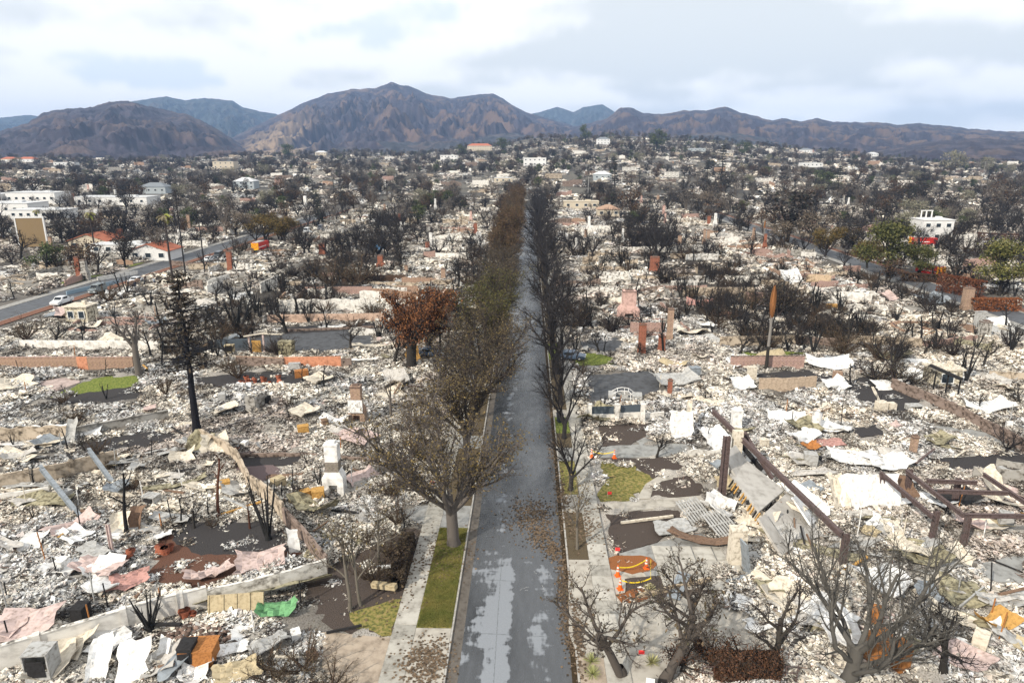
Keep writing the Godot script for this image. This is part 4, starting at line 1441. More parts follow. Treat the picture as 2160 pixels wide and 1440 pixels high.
func conifer(key: String, seed_: int, height: float, r: float, bare: float, reach: float, whorls: int, bark: Color, needle: Array, count: int, droop: float) -> void:
	var q := RandomNumberGenerator.new()
	q.seed = seed_
	var a := MB.new()
	var b := MB.new()
	var l := MB.new()
	a.col = bark
	b.col = bark
	var pts := []
	var rad := []
	for k in 11:
		var t := k / 10.0
		pts.append(Vector3(q.randfn() * 0.06, t * height - 0.4, q.randfn() * 0.06))
		rad.append(r * (1.5 if k == 0 else 1.0) * (1.0 - 0.93 * t))
	a.tube(pts, rad, 8)
	for k in whorls:
		var t := lerpf(bare, 0.98, float(k) / whorls)
		var y := t * height
		var reach_here := reach * pow(1.0 - (t - bare) / (1.0 - bare), 0.7) * q.randf_range(0.65, 1.1) + 0.3
		var n := 4 + q.randi() % 3
		var az := q.randf() * TAU
		for s in n:
			az += TAU / n + q.randf_range(-0.4, 0.4)
			var d := Vector3(cos(az), 0.12, sin(az))
			var bp := []
			var br := []
			var p := Vector3(0, y, 0)
			var len := reach_here * q.randf_range(0.35, 1.15)
			for e in 5:
				bp.append(p)
				br.append(lerpf(0.07, 0.015, e / 4.0) * r / 0.4)
				d = (d + Vector3(q.randfn() * 0.12, -droop + 0.06 * e, q.randfn() * 0.12)).normalized()
				p += d * len / 4.0
			b.tube(bp, br, 4, false)
			for e in range(1, 5):
				for w in 2:
					var o: Vector3 = bp[e]
					var sd := Vector3(q.randfn(), q.randfn() * 0.4 - 0.1, q.randfn()).normalized() * len * 0.22
					b.tube([o, o + sd], [0.018 * r / 0.4, 0.006], 3, false)
					for z in count:
						l.col = needle[q.randi() % needle.size()] * q.randf_range(0.7, 1.3)
						l.leaf(o + sd * q.randf_range(0.2, 1.1) + Vector3(q.randfn(), q.randfn() * 0.6, q.randfn()) * 0.16, q.randf_range(0.10, 0.24) * reach / 3.0, q, 0.4)
	protos[key] = {"h": height, "trunk": a.mesh(), "twigs": b.mesh(), "leaves": l.mesh() if l.v.size() else null}

func puff(key: String, seed_: int, height: float, width: float, cols: Array, bark: Color, count: int, size: float, gap: float) -> void:
	# a tree of the middle and far distance: trunk, limbs and a crown of leaf sprays gathered in uneven clumps
	var q := RandomNumberGenerator.new()
	q.seed = seed_
	var a := MB.new()
	a.col = bark
	a.tube([Vector3(0, -0.4, 0), Vector3(q.randfn() * 0.2, height * 0.25, q.randfn() * 0.2), Vector3(q.randfn() * 0.3, height * 0.6, q.randfn() * 0.3)], [0.4, 0.28, 0.12], 6)
	var l := MB.new()
	var heads := []
	for k in 13:
		var ang := q.randf() * TAU
		var y := q.randf_range(0.34, 0.95)
		var w := width * sin(PI * clampf((y - 0.12) / 0.98, 0.05, 0.95)) * sqrt(q.randf())
		heads.append(Vector3(cos(ang) * w, y * height, sin(ang) * w))
	for h in heads:
		a.tube([Vector3(0, height * 0.22, 0), Vector3(h.x * 0.45, h.y * 0.62, h.z * 0.45), h], [0.2, 0.12, 0.04], 4, false)
		for e in 6:
			var s := Vector3(q.randfn(), q.randf() * 0.9, q.randfn()) * width * 0.28
			a.tube([h * 0.85, h + s], [0.05, 0.012], 3, false)
		for e in count / 13:
			var o := Vector3(q.randfn(), q.randfn() * 0.75, q.randfn()) * width * gap
			l.col = cols[q.randi() % cols.size()] * q.randf_range(0.7, 1.3)
			l.leaf(h + o, size * q.randf_range(0.5, 1.2), q, 0.6)
	protos[key] = {"h": height, "trunk": a.mesh(), "leaves": l.mesh() if l.v.size() else null}

func make_protos() -> void:
	var grey := Color(0.15, 0.13, 0.115)
	var dark := Color(0.04, 0.036, 0.035)
	var mid := Color(0.07, 0.06, 0.053)
	var olive := [Color(0.12, 0.09, 0.042), Color(0.16, 0.12, 0.05), Color(0.09, 0.07, 0.04), Color(0.20, 0.145, 0.06), Color(0.08, 0.06, 0.04)]
	var dull := [Color(0.075, 0.06, 0.045), Color(0.10, 0.08, 0.05), Color(0.06, 0.055, 0.035), Color(0.13, 0.095, 0.06)]
	var green := [Color(0.06, 0.065, 0.02), Color(0.09, 0.085, 0.028), Color(0.12, 0.105, 0.035), Color(0.07, 0.055, 0.03)]
	var orange := [Color(0.17, 0.068, 0.028), Color(0.22, 0.095, 0.038), Color(0.12, 0.052, 0.026), Color(0.08, 0.042, 0.028)]
	var brown := [Color(0.10, 0.058, 0.033), Color(0.13, 0.078, 0.04), Color(0.075, 0.048, 0.033), Color(0.11, 0.085, 0.04)]
	# street trees, vase shaped with many upright limbs
	var vase := func(n: int, ang: float, up: float) -> Array:
		var l0 := lv(4, 10, 0.82, 0.03, 0.02, n, ang, 1.5, 0.72)
		l0.len = 7.0
		l0.thin = 0.5
		var l1 := lv(6, 6, 0.28, 0.09, up, 11, 0.55, 0.42, 0.22)
		var l2 := lv(4, 4, 0.35, 0.14, 0.06, 9, 0.65, 0.45, 0.15)
		var l3 := lv(3, 3, 0.5, 0.18, 0.04, 5, 0.75, 0.55, 0.2)
		return [l0, l1, l2, l3, lv(2, 3, 0.3, 0.2, 0.04)]
	var bare_l0 := lv(4, 10, 0.82, 0.05, 0.02, 6, 0.68, 1.5, 0.65)
	bare_l0.len = 6.6
	bare_l0.thin = 0.5
	for k in 3:
		proto("olive%d" % k, 60 + k, 14, 3.2, 0.36, vase.call(8, 0.62, 0.09), mid if k else grey, {"n": 6000, "s": 0.075, "spread": 0.2, "c": olive})
		proto("dull%d" % k, 70 + k, 14, 3.0, 0.33, vase.call(8, 0.6, 0.09), mid, {"n": 5500, "s": 0.085, "spread": 0.26, "c": dull})
		proto("bare%d" % k, 80 + k, 12, 2.6, 0.34, [bare_l0, lv(6, 6, 0.25, 0.12, 0.05, 8, 0.62, 0.42, 0.25), lv(4, 4, 0.35, 0.17, 0.03, 7, 0.7, 0.45, 0.15), lv(3, 3, 0.5, 0.2, 0.02, 4, 0.8, 0.55, 0.2), lv(2, 3, 0.4, 0.22, 0.02)], Color(0.042, 0.038, 0.036), {})
	for k in 2:
		proto("green%d" % k, 90 + k, 14, 3.0, 0.33, vase.call(8, 0.6, 0.09), mid, {"n": 7000, "s": 0.10, "spread": 0.28, "c": green})
		proto("brownleaf%d" % k, 94 + k, 12, 2.8, 0.33, vase.call(8, 0.62, 0.09), dark, {"n": 8000, "s": 0.12, "spread": 0.3, "c": brown})
	var l0 := lv(3, 10, 0.85, 0.03, 0.0, 7, 0.8, 1.5, 0.7)
	l0.len = 4.6
	l0.thin = 0.5
	proto("orange", 97, 9, 2.6, 0.55, [l0, lv(5, 6, 0.35, 0.12, 0.05, 10, 0.6, 0.45, 0.2), lv(4, 4, 0.35, 0.15, 0.04, 8, 0.65, 0.45, 0.15), lv(3, 3, 0.3, 0.2, 0.03)], dark, {"n": 7500, "s": 0.11, "spread": 0.25, "c": orange})
	# small bare garden trees with wandering limbs
	for k in 3:
		var g0 := lv(5, 8, 0.7, 0.10, 0.02, 5, 0.8, 1.0, 0.4)
		g0.thin = 0.5
		proto("garden%d" % k, 110 + k, 5, 2.1, 0.13, [g0, lv(6, 6, 0.35, 0.17, 0.03, 7, 0.75, 0.5, 0.25), lv(4, 4, 0.3, 0.2, 0.03, 6, 0.8, 0.5, 0.15), lv(3, 3, 0.4, 0.25, 0.03, 4, 0.8, 0.5, 0.2), lv(2, 3, 0.4, 0.25, 0.02)], mid if k != 2 else dark, {"n": 220, "s": 0.06, "spread": 0.1, "c": dull} if k == 1 else {}, Vector3(0.12, 0, 0.05) * (k - 1))
	for k in 2:
		var s0 := lv(6, 8, 0.6, 0.06, 0.05, 6, 0.55, 0.62, 0.45)
		s0.thin = 0.5
		proto("slender%d" % k, 115 + k, 6, 3.6, 0.10, [s0, lv(6, 5, 0.3, 0.13, 0.06, 7, 0.65, 0.5, 0.25), lv(4, 3, 0.35, 0.2, 0.03, 5, 0.75, 0.5, 0.2), lv(3, 3, 0.4, 0.22, 0.02)], Color(0.17, 0.15, 0.125), {"n": 240, "s": 0.06, "spread": 0.1, "c": olive}, Vector3(0.05, 0, 0))
	# pollarded foreground tree: stout limbs that turn up into straight shoots
	var p0 := lv(5, 12, 0.7, 0.04, 0.02, 9, 0.85, 1.0, 0.3)
	p0.len = 5.4
	p0.thin = 0.36
	proto("pollard", 121, 9, 2.4, 0.34, [p0, lv(8, 8, 0.42, 0.16, 0.13, 8, 0.6, 0.6, 0.3), lv(7, 5, 0.2, 0.09, 0.16, 8, 0.65, 0.4, 0.2), lv(4, 3, 0.3, 0.16, 0.04, 5, 0.75, 0.55, 0.2), lv(3, 3, 0.4, 0.2, 0.02)], Color(0.12, 0.11, 0.10), {})
	# leaning bare trees by the drive
	for k in 3:
		var n0 := lv(6, 8, 0.7, 0.11, 0.05, 5, 0.85, 0.95, 0.5)
		n0.thin = 0.5
		proto("leaning%d" % k, 130 + k, 6, 3.0, 0.17, [n0, lv(7, 6, 0.35, 0.17, 0.03, 8, 0.75, 0.5, 0.3), lv(5, 4, 0.3, 0.2, 0.02, 6, 0.8, 0.5, 0.2), lv(3, 3, 0.4, 0.22, 0.02, 4, 0.8, 0.55, 0.2), lv(2, 3, 0.4, 0.25, 0.02)], Color(0.105, 0.09, 0.078), {"n": 260, "s": 0.07, "spread": 0.08, "c": dull}, Vector3([-0.25, 0.3, 0.12][k], 0, 0.05))
	# forked dead tree, snags
	var f0 := lv(4, 8, 0.8, 0.04, 0.0, 3, 0.5, 1.3, 0.8)
	f0.thin = 0.65
	proto("forked", 141, 9, 4.2, 0.42, [f0, lv(6, 6, 0.3, 0.12, 0.06, 7, 0.6, 0.4, 0.35), lv(4, 4, 0.3, 0.2, 0.02, 5, 0.7, 0.5, 0.3), lv(3, 3, 0.3, 0.25, 0.0)], grey, {})
	proto("snag", 143, 6, 5.0, 0.18, [lv(7, 6, 0.4, 0.07, 0.02, 4, 0.6, 0.35, 0.4), lv(4, 4, 0.3, 0.2, 0.05)], Color(0.022, 0.02, 0.02), {}, Vector3(0.06, 0, 0))
	proto("rednag", 144, 6, 5.0, 0.16, [lv(7, 6, 0.5, 0.06, 0.02, 3, 0.5, 0.3, 0.6), lv(4, 4, 0.3, 0.2, 0.05)], Color(0.10, 0.045, 0.03), {})
	proto("spindle", 145, 6, 0.5, 0.2, [lv(2, 6, 0.9, 0.02, 0.0, 9, 0.28, 9.0, 0.2), lv(6, 4, 0.3, 0.03, 0.12, 2, 0.4, 0.25, 0.5), lv(3, 3, 0.3, 0.1, 0.1)], Color(0.03, 0.028, 0.03), {})
	# thickets: many thin dark stems
	for k in 2:
		var t0 := lv(2, 6, 0.9, 0.05, 0.0, 12, 0.75, 8.0, 0.1)
		t0.thin = 0.5
		proto("thicket%d" % k, 150 + k, 6, 0.5, 0.2, [t0, lv(6, 4, 0.3, 0.13, 0.09, 8, 0.6, 0.4, 0.2), lv(4, 3, 0.3, 0.2, 0.05, 5, 0.7, 0.45, 0.2), lv(2, 3, 0.3, 0.2, 0.02)], [Color(0.06, 0.05, 0.045), Color(0.10, 0.07, 0.05)][k], {"n": 500, "s": 0.08, "spread": 0.15, "c": dull})
	conifer("charred_conifer", 160, 20.0, 0.5, 0.42, 5.0, 17, Color(0.016, 0.017, 0.02), [Color(0.055, 0.045, 0.033), Color(0.07, 0.052, 0.035), Color(0.04, 0.034, 0.028)], 1, 0.06)
	conifer("dark_conifer", 161, 16.0, 0.35, 0.1, 3.6, 16, Color(0.04, 0.035, 0.03), [Color(0.025, 0.035, 0.028), Color(0.035, 0.045, 0.032), Color(0.03, 0.03, 0.028)], 2, 0.1)
	for k in 3:
		puff("far_dark%d" % k, 170 + k, 11, 4.2, [Color(0.035, 0.03, 0.03), Color(0.05, 0.043, 0.04), Color(0.07, 0.058, 0.05), Color(0.028, 0.03, 0.028)], dark, 700, 0.34, 0.2)
		puff("far_brown%d" % k, 175 + k, 10, 4.4, [Color(0.085, 0.05, 0.032), Color(0.065, 0.045, 0.035), Color(0.11, 0.075, 0.045)], dark, 650, 0.34, 0.22)
		puff("far_grey%d" % k, 180 + k, 12, 4.6, [Color(0.14, 0.12, 0.105), Color(0.10, 0.09, 0.08), Color(0.18, 0.155, 0.13)], grey, 420, 0.26, 0.24)
		puff("far_green%d" % k, 185 + k, 9, 4.0, [Color(0.05, 0.07, 0.03), Color(0.075, 0.09, 0.04), Color(0.10, 0.115, 0.05)], dark, 900, 0.34, 0.2)
	puff("cream", 190, 14, 5.5, [Color(0.26, 0.24, 0.17), Color(0.20, 0.19, 0.14), Color(0.15, 0.15, 0.11)], grey, 1200, 0.4, 0.2)
	puff("leafy0", 191, 10, 4.6, [Color(0.16, 0.15, 0.045), Color(0.20, 0.18, 0.07), Color(0.10, 0.105, 0.035), Color(0.06, 0.065, 0.025)], dark, 4200, 0.24, 0.19)
	puff("leafy1", 192, 10, 4.8, [Color(0.085, 0.09, 0.03), Color(0.115, 0.11, 0.04), Color(0.05, 0.055, 0.022)], dark, 4200, 0.24, 0.19)
	puff("leafy2", 193, 9, 4.4, [Color(0.15, 0.10, 0.035), Color(0.11, 0.085, 0.03), Color(0.08, 0.06, 0.025)], dark, 3600, 0.24, 0.19)
	puff("leafy3", 194, 8, 4.4, [Color(0.22, 0.18, 0.14), Color(0.16, 0.13, 0.10), Color(0.11, 0.085, 0.065)], dark, 2600, 0.22, 0.2)
	puff("bush", 195, 3.0, 2.0, [Color(0.07, 0.045, 0.03), Color(0.10, 0.06, 0.035), Color(0.05, 0.038, 0.03)], dark, 1600, 0.12, 0.22)
	puff("redbush", 196, 3.5, 2.3, [Color(0.10, 0.05, 0.03), Color(0.08, 0.045, 0.03), Color(0.13, 0.065, 0.035)], dark, 1500, 0.10, 0.22)

func palm(px: float, yb: float, yt: float, style: int, label: String) -> void:
	var h := rise(px, yb, yt)
	var q := RandomNumberGenerator.new()
	q.seed = int(px)
	var o := thing("palm_tree", label, "palm", at(px, yb), 0.0)
	var a := MB.new()
	a.col = Color(0.25, 0.23, 0.21) if style == 1 else Color(0.06, 0.05, 0.045)
	var crown := h * (0.62 if style == 1 else 0.93)
	var low := Color(0.04, 0.037, 0.035)
	a.tube([Vector3(0, crown * 0.45, 0), Vector3(0.05, crown * 0.75, 0), Vector3(0, crown, 0)], [0.24, 0.2, 0.2], 8)
	a.col = low if style == 1 else a.col
	a.tube([Vector3(0, -0.3, 0), Vector3(0, crown * 0.2, 0), Vector3(0, crown * 0.45, 0)], [0.34, 0.25, 0.24], 8)
	part("trunk", a.mesh(), bark_mat(), o)
	var f := MB.new()
	var nf := 60 if style == 1 else 34
	for k in nf:
		var az := q.randf() * TAU
		f.col = (Color(0.24, 0.105, 0.04) if style == 1 else (Color(0.20, 0.17, 0.11) if k % 3 else Color(0.26, 0.27, 0.06))) * q.randf_range(0.7, 1.3)
		var up := q.randf_range(-0.6, 0.9) if style != 1 else q.randf_range(0.2, 0.7)
		var d := Vector3(cos(az), up, sin(az)).normalized()
		var p := Vector3(0, crown - (q.randf() * 0.6 if style != 1 else q.randf() * h * 0.08), 0)
		var len := q.randf_range(1.6, 2.6) if style != 1 else h * 0.34
		var prev := p
		for e in 6:
			# fronds: drooping for a live palm, swept up and inwards for the burnt one
			if style == 1:
				d = (Vector3(cos(az) * (0.30 - 0.11 * e), 1.0, sin(az) * (0.30 - 0.11 * e))).normalized()
			else:
				d = (d + Vector3(0, -0.28, 0)).normalized()
			var nx := prev + d * len / 6.0
			var w := Vector3(-sin(az), 0, cos(az)) * (0.10 if style == 1 else 0.3) * (1.0 - absf(e - 2.5) / 3.6)
			f.quad(prev - w, prev + w, nx + w * 0.85, nx - w * 0.85)
			if style != 1 and e > 0:
				for s in [-1.0, 1.0]:
					f.tri(prev, nx, prev + w * s * 2.4 + Vector3(0, -0.25, 0))
			prev = nx
	part("fronds", f.mesh(), leaf_mat(), o)

func hedge(px: Array, high: float, thick: float, cols: Array, label: String, seed_: int, leafs := 2600) -> void:
	var a := at(px[0], px[1])
	var b := at(px[2], px[3])
	var q := RandomNumberGenerator.new()
	q.seed = seed_
	var l := MB.new()
	var d := b - a
	var nor := Vector3(-d.z, 0, d.x).normalized()
	for k in leafs:
		l.col = cols[q.randi() % cols.size()] * q.randf_range(0.7, 1.3)
		var face := q.randf()
		var u := q.randf()
		var y := q.randf() * high
		var w := q.randf_range(-0.5, 0.5)
		if face < 0.4:
			y = high * (1.0 - 0.06 * q.randf())
		else:
			w = (0.5 if face < 0.75 else -0.5) * q.randf_range(0.8, 1.0)
		l.leaf(d * u + nor * w * thick + Vector3(0, y, 0), q.randf_range(0.13, 0.26), q, 0.7)
	var o := thing("hedge", label, "hedge", a)
	part("foliage", l.mesh(), leaf_mat(), o)
	var s := MB.new()
	s.col = Color(0.05, 0.035, 0.025)
	var m := int(d.length() / 0.5) + 1
	for k in m:
		var p := d * (float(k) / m)
		s.tube([p + Vector3(0, -0.2, 0), p + Vector3(q.randfn() * 0.1, high * 0.6, q.randfn() * 0.1), p + Vector3(q.randfn() * 0.3, high * 0.95, 0)], [0.05, 0.035, 0.012], 4, false)
	part("stems", s.mesh(), bark_mat(), o)

func place(key: String, px: float, yb: float, yt: float, label: String, group := "", wide := 1.0, called := "tree") -> Node3D:
	return tree(key, spot(px, yb), maxf(1.0, rise(px, yb, yt)), fmod(px * 1.37, TAU), label, group, wide, called)

func make_trees() -> void:
	make_protos()
	print("protos ", Time.get_ticks_msec())
	var r := RandomNumberGenerator.new()
	r.seed = 99
	# left row along the street
	tree("olive0", Vector3(-6.1, 0.1, -50.7), 15.2, 0.6, "nearest street tree on the left, pale trunk and sparse olive leaves", "", 1.15)
	tree("olive1", Vector3(-6.3, 0.1, -67.0), 14.0, 2.0, "olive leaved street tree, second in the left row", "", 1.12)
	tree("dull0", Vector3(-6.2, 0.1, -79.0), 13.0, 1.0, "grey brown street tree, third in the left row", "", 1.12)
	tree("olive2", Vector3(-6.5, 0.1, -90.0), 13.0, 4.0, "thin olive street tree, fourth in the left row", "", 1.12)
	tree("green0", Vector3(-6.4, 0.1, -103.0), 12.5, 3.0, "dull green street tree, fifth in the left row", "", 1.12)
	tree("green1", Vector3(-6.2, 0.1, -116.0), 13.5, 0.3, "dull green street tree, sixth in the left row", "", 1.12)
	tree("dull1", Vector3(-6.2, 0.1, -130.0), 13.0, 2.2, "grey brown street tree, seventh in the left row", "", 1.12)
	var z := -146.0
	var k := 0
	while z > -425.0:
		var key: String = ["brownleaf0", "brownleaf1", "dull2", "brownleaf0"][k % 4] if k > 1 else "dull2"
		tree(key, Vector3(-6.3 + r.randf_range(-0.4, 0.4), terrain(-6.3, z) + 0.1, z), r.randf_range(11.0, 14.5), r.randf() * TAU, "rusty brown street tree far along the left row", "rusty street trees far along the left row", r.randf_range(0.95, 1.3))
		z -= r.randf_range(12.0, 16.0)
		k += 1
	# right row, all bare
	tree("slender1", Vector3(4.25, 0.1, -50.2), 6.8, 1.0, "small bare street tree with pale trunk, nearest in the right row", "", 0.9)
	tree("bare0", Vector3(4.3, 0.1, -60.5), 8.6, 2.2, "bare dark street tree by the traffic cones, second in the right row", "", 1.0)
	tree("bare1", Vector3(4.3, 0.1, -73.0), 10.5, 0.4, "bare dark street tree beside the wheeled bin, third in the right row", "", 0.85)
	tree("bare2", Vector3(4.4, 0.1, -84.0), 10.5, 5.0, "bare dark street tree, fourth in the right row", "", 0.9)
	tree("bare0", Vector3(4.4, 0.1, -97.0), 12.5, 3.6, "large bare street tree leaning over the green lawn, fifth in the right row", "", 1.6)
	tree("bare1", Vector3(4.4, 0.1, -110.0), 12.0, 1.6, "bare dark street tree, sixth in the right row", "", 1.45)
	tree("bare2", Vector3(4.4, 0.1, -124.0), 12.5, 2.6, "bare dark street tree, seventh in the right row", "", 1.45)
	z = -138.0
	while z > -425.0:
		tree("bare%d" % (r.randi() % 3), Vector3(4.6 + r.randf_range(-0.3, 0.6), terrain(4.5, z) + 0.1, z), r.randf_range(11.0, 13.5), r.randf() * TAU, "bare dark street tree far along the right row", "bare street trees far along the right row", 1.45)
		z -= r.randf_range(11.0, 15.0)
	# single trees near the camera
	tree("pollard", Vector3(20.2, 0.0, -35.8), 12.6, 0.8, "stout pollarded bare grey tree in the right foreground", "", 1.2)
	tree("leaning0", Vector3(6.2, 0.0, -36.2), 8.0, 0.2, "leaning bare tree by the drive, left one of the foreground pair", "", 1.1)
	tree("leaning1", Vector3(8.6, 0.0, -35.6), 8.0, 0.3, "leaning bare tree by the drive, right one of the foreground pair", "", 1.0)
	tree("leaning2", Vector3(11.6, 0.0, -38.6), 7.4, 2.0, "thin bare tree between the foreground pair and the pollarded tree", "", 1.0)
	tree("garden0", at(1620, 1400), 7.0, 2.0, "grey bare tree behind the rusty hedge in the right foreground", "", 0.8)
	tree("garden2", at(1990, 1420), 6.0, 4.0, "grey bare tree at the right of the pollarded tree", "", 1.0)
	tree("slender0", at(738, 1288), 8.0, 1.0, "thin bare tree with yellow leaf scraps in the dark front yard", "", 0.85)
	tree("slender1", at(760, 1278), 7.6, 3.0, "second thin bare tree in the dark front yard", "", 0.8)
	tree("slender0", at(800, 1190), 6.5, 4.0, "bare shrubby tree beside the dark hedge", "", 0.9)
	place("orange", 868, 775, 612, "burnt orange leaved tree left of the street", "", 0.85)
	place("orange", 905, 745, 615, "second orange leaved tree behind the first", "", 0.8)
	tree("charred_conifer", at(418, 922), 20.0, 0.0, "tall black charred conifer in the left foreground")
	place("forked", 293, 790, 640, "forked grey dead tree behind the green lawn", "", 1.0)
	place("garden2", 604, 702, 622, "small black tree in front of the peach wall", "", 1.1)
	place("snag", 266, 1128, 984, "crooked black snag in the left rubble", "", 0.9)
	place("rednag", 460, 1090, 962, "reddish brown charred snag by the cream wall", "", 0.9)
	place("snag", 440, 1095, 1050, "short black snag beside the reddish one")
	place("snag", 382, 1108, 1052, "short pointed black stump in the charred yard")
	place("snag", 410, 1103, 1075, "lowest black stump in the charred yard")
	place("rednag", 527, 1115, 1045, "brown charred shrub stem by the tall cream wall")
	place("spindle", 566, 1138, 985, "cluster of tall black shrub stems against the wall", "", 0.9, "shrub")
	place("spindle", 316, 1332, 1240, "black spiky burnt shrub by the white block wall", "", 1.6, "shrub")
	place("snag", 683, 820, 765, "thin bent black sapling left of the brick chimney")
	place("snag", 795, 968, 905, "bent black sapling at the edge of the rusty shrubs")
	place("snag", 855, 1130, 1070, "thin black sapling at the drive behind the street tree")
	place("forked", 825, 880, 790, "black split trunk beside the orange tree", "", 0.6)
	place("spindle", 500, 700, 625, "thicket of thin dark stems right of the conifer", "", 2.2, "shrub")
	place("garden2", 470, 700, 625, "dark leafless thicket right of the conifer, left part", "", 1.0, "shrub")
	place("garden2", 535, 690, 615, "dark leafless thicket right of the conifer, right part", "", 1.0, "shrub")
	place("garden2", 455, 640, 585, "dark leafless tree just behind the conifer", "", 0.9)
	place("garden2", 480, 755, 700, "low black bush by the slate fence", "", 1.0, "shrub")
	place("thicket1", 700, 600, 535, "brown thicket above the pinkish brick wall, left part", "", 1.5, "shrub")
	place("thicket1", 755, 600, 530, "brown thicket above the pinkish brick wall, right part", "", 1.5, "shrub")
	place("thicket0", 665, 585, 540, "dark thicket left of the board fence", "", 1.3, "shrub")
	place("bare0", 838, 540, 455, "spreading black bare tree left of the street in the middle distance", "", 1.4)
	place("bare1", 800, 550, 470, "black bare tree beside the blue covered car", "", 1.3)
	place("bare2", 925, 545, 490, "small black bare tree near the red chimney", "", 1.3)
	place("garden2", 967, 610, 540, "thin black tree left of the street trees", "", 0.9)
	place("bare1", 1250, 545, 470, "black bare tree right of the street in the middle distance", "", 1.2)
	place("bare2", 1385, 560, 440, "black spindly tree behind the orange brick chimney", "", 1.0)
	place("thicket0", 1640, 668, 570, "black twiggy tree right of the burnt palm, left part", "", 1.0)
	place("thicket0", 1665, 665, 575, "black twiggy tree right of the burnt palm, right part", "", 1.1)
	place("thicket1", 1585, 655, 590, "brown leafless shrub left of the burnt palm", "", 1.2, "shrub")
	place("thicket0", 1520, 640, 590, "dark leafless shrub by the tall cream wall", "", 1.1, "shrub")
	place("garden2", 1575, 712, 650, "twiggy dark shrub left of the palm trunk", "", 1.1)
	place("bare0", 1880, 790, 675, "black contorted bare tree in the charred right yard", "", 1.2)
	place("thicket0", 1850, 805, 745, "dark brush heap in the charred right yard, left part", "", 1.9, "shrub")
	place("thicket0", 1900, 815, 750, "dark brush heap in the charred right yard, right part", "", 1.8, "shrub")
	place("bare1", 2125, 960, 880, "black bare tree at the right picture edge", "", 1.3)
	place("snag", 2018, 800, 735, "thin black branching sapling in the right lots", "", 1.2)
	place("garden2", 1790, 720, 640, "bare sapling behind the uprooted tree", "", 0.8)
	place("garden2", 1385, 965, 900, "thin dark sapling beside the concrete drive", "", 0.9)
	place("thicket1", 350, 835, 765, "shaggy brown burnt palm stump beside the lawn", "", 0.55, "shrub")
	place("thicket0", 430, 778, 735, "black scorched bush along the slanting fence", "", 1.2, "shrub")
	place("thicket1", 480, 780, 748, "dark brown scorched bush before the brown brick wall", "", 1.8, "shrub")
	for s in [[870, 960, 880, 1.2], [845, 1000, 930, 1.2], [905, 975, 900, 1.0], [880, 905, 840, 1.0]]:
		place("thicket1", s[0], s[1], s[2], "rusty leafless shrub behind the nearest left street tree", "rusty shrubs behind the left street trees", s[3], "shrub")
	for s in [[640, 1415, 1335], [580, 1440, 1380], [560, 1410, 1360], [700, 1450, 1385]]:
		place("thicket1", s[0], s[1], s[2], "brown twiggy shrub at the bottom edge left of the drive", "brown shrubs at the bottom edge", 1.3, "shrub")
	for s in [[1500, 1400, 1350], [1440, 1420, 1370], [1560, 1430, 1370], [1620, 1440, 1390]]:
		place("redbush", s[0], s[1], s[2], "rusty brown shrub along the bottom edge right of the drive", "rusty shrubs at the bottom right", 1.2, "shrub")
	for s in [[790, 1230, 1150], [815, 1170, 1100], [840, 1110, 1040], [820, 1050, 985], [860, 1030, 975]]:
		place("thicket1", s[0], s[1], s[2], "dark twiggy hedge shrub along the left front yards", "twiggy hedge shrubs on the left", 1.0, "shrub")
	var shrubs := 0
	while shrubs < 110:
		var px := r.randf_range(0, 2160)
		var py := r.randf_range(600, 1150)
		var q := spot(px, py)
		if px > 1230.0 and py > 870.0 or (py > 870.0 and r.randf() < 0.5):
			continue
		if street(q.x, q.z) or zone_at(q.x, q.z) in [1, 3] or r.randf() > 0.25 + yard(q.x, q.z) * 2.0:
			continue
		var key: String = ["spindle", "snag", "garden2", "snag", "garden2", "thicket1"][r.randi() % 6]
		tree(key, q, r.randf_range(1.8, 6.5) if py < 820.0 else r.randf_range(1.4, 3.0), r.randf() * TAU, "charred %s in the %s lots %s of the street" % [{"spindle": "spiky shrub", "snag": "black sapling", "garden2": "twiggy tree", "thicket0": "black bush", "thicket1": "brown bush"}[key], "near" if py > 900 else "second row of", "left" if q.x < 0 else "right"], "small charred shrubs in the lots", 1.0, "shrub")
		shrubs += 1
	# uprooted tree lying on its side
	var lying := place("thicket1", 1780, 745, 690, "uprooted tree lying on its side with its roots in the air", "", 1.2)
	lying.rotation.z = 1.1
	lying.position.y += 1.2
	# leafy trees on the right
	place("leafy0", 2108, 625, 510, "green leafy tree at the right edge by the street")
	place("leafy1", 1875, 585, 470, "large dark green leafy tree by the white house", "", 1.1)
	place("leafy1", 1940, 585, 520, "smaller olive tree right of the large dark green one", "", 1.1)
	place("leafy2", 1742, 540, 478, "rusty green round tree by the right street")
	place("leafy2", 1790, 525, 478, "olive round tree left of the large dark green one")
	place("leafy3", 1718, 515, 445, "grey brown round tree by the right street", "", 1.1)
	place("leafy2", 1830, 565, 505, "rusty tree at the left foot of the large dark green one", "", 1.1)
	place("far_dark0", 1660, 510, 395, "dark broad tree in the right middle distance", "", 1.2)
	place("leafy2", 560, 508, 450, "brown green round tree in the left distance, left of two", "", 1.2)
	place("leafy2", 600, 512, 458, "brown green round tree in the left distance, right of two", "", 1.1)
	place("far_green0", 100, 572, 510, "dark brown hedge tree below the tan panel", "", 1.2)
	place("far_brown1", 150, 560, 515, "scorched bushy tree left of the red roofed bungalow", "", 1.4)
	place("cream", 2005, 372, 314, "tall cream leaved tree, left of three at the far right", "", 1.1)
	place("cream", 2080, 370, 328, "tall cream leaved tree, middle of three at the far right", "", 0.8)
	place("cream", 2125, 375, 340, "low cream leaved tree, right of three at the far right", "", 1.0)
	place("far_green0", 1385, 318, 272, "dark green round tree on the hilltop", "", 1.0)
	place("far_green1", 1060, 322, 292, "green tree right of the mansion", "", 1.1)
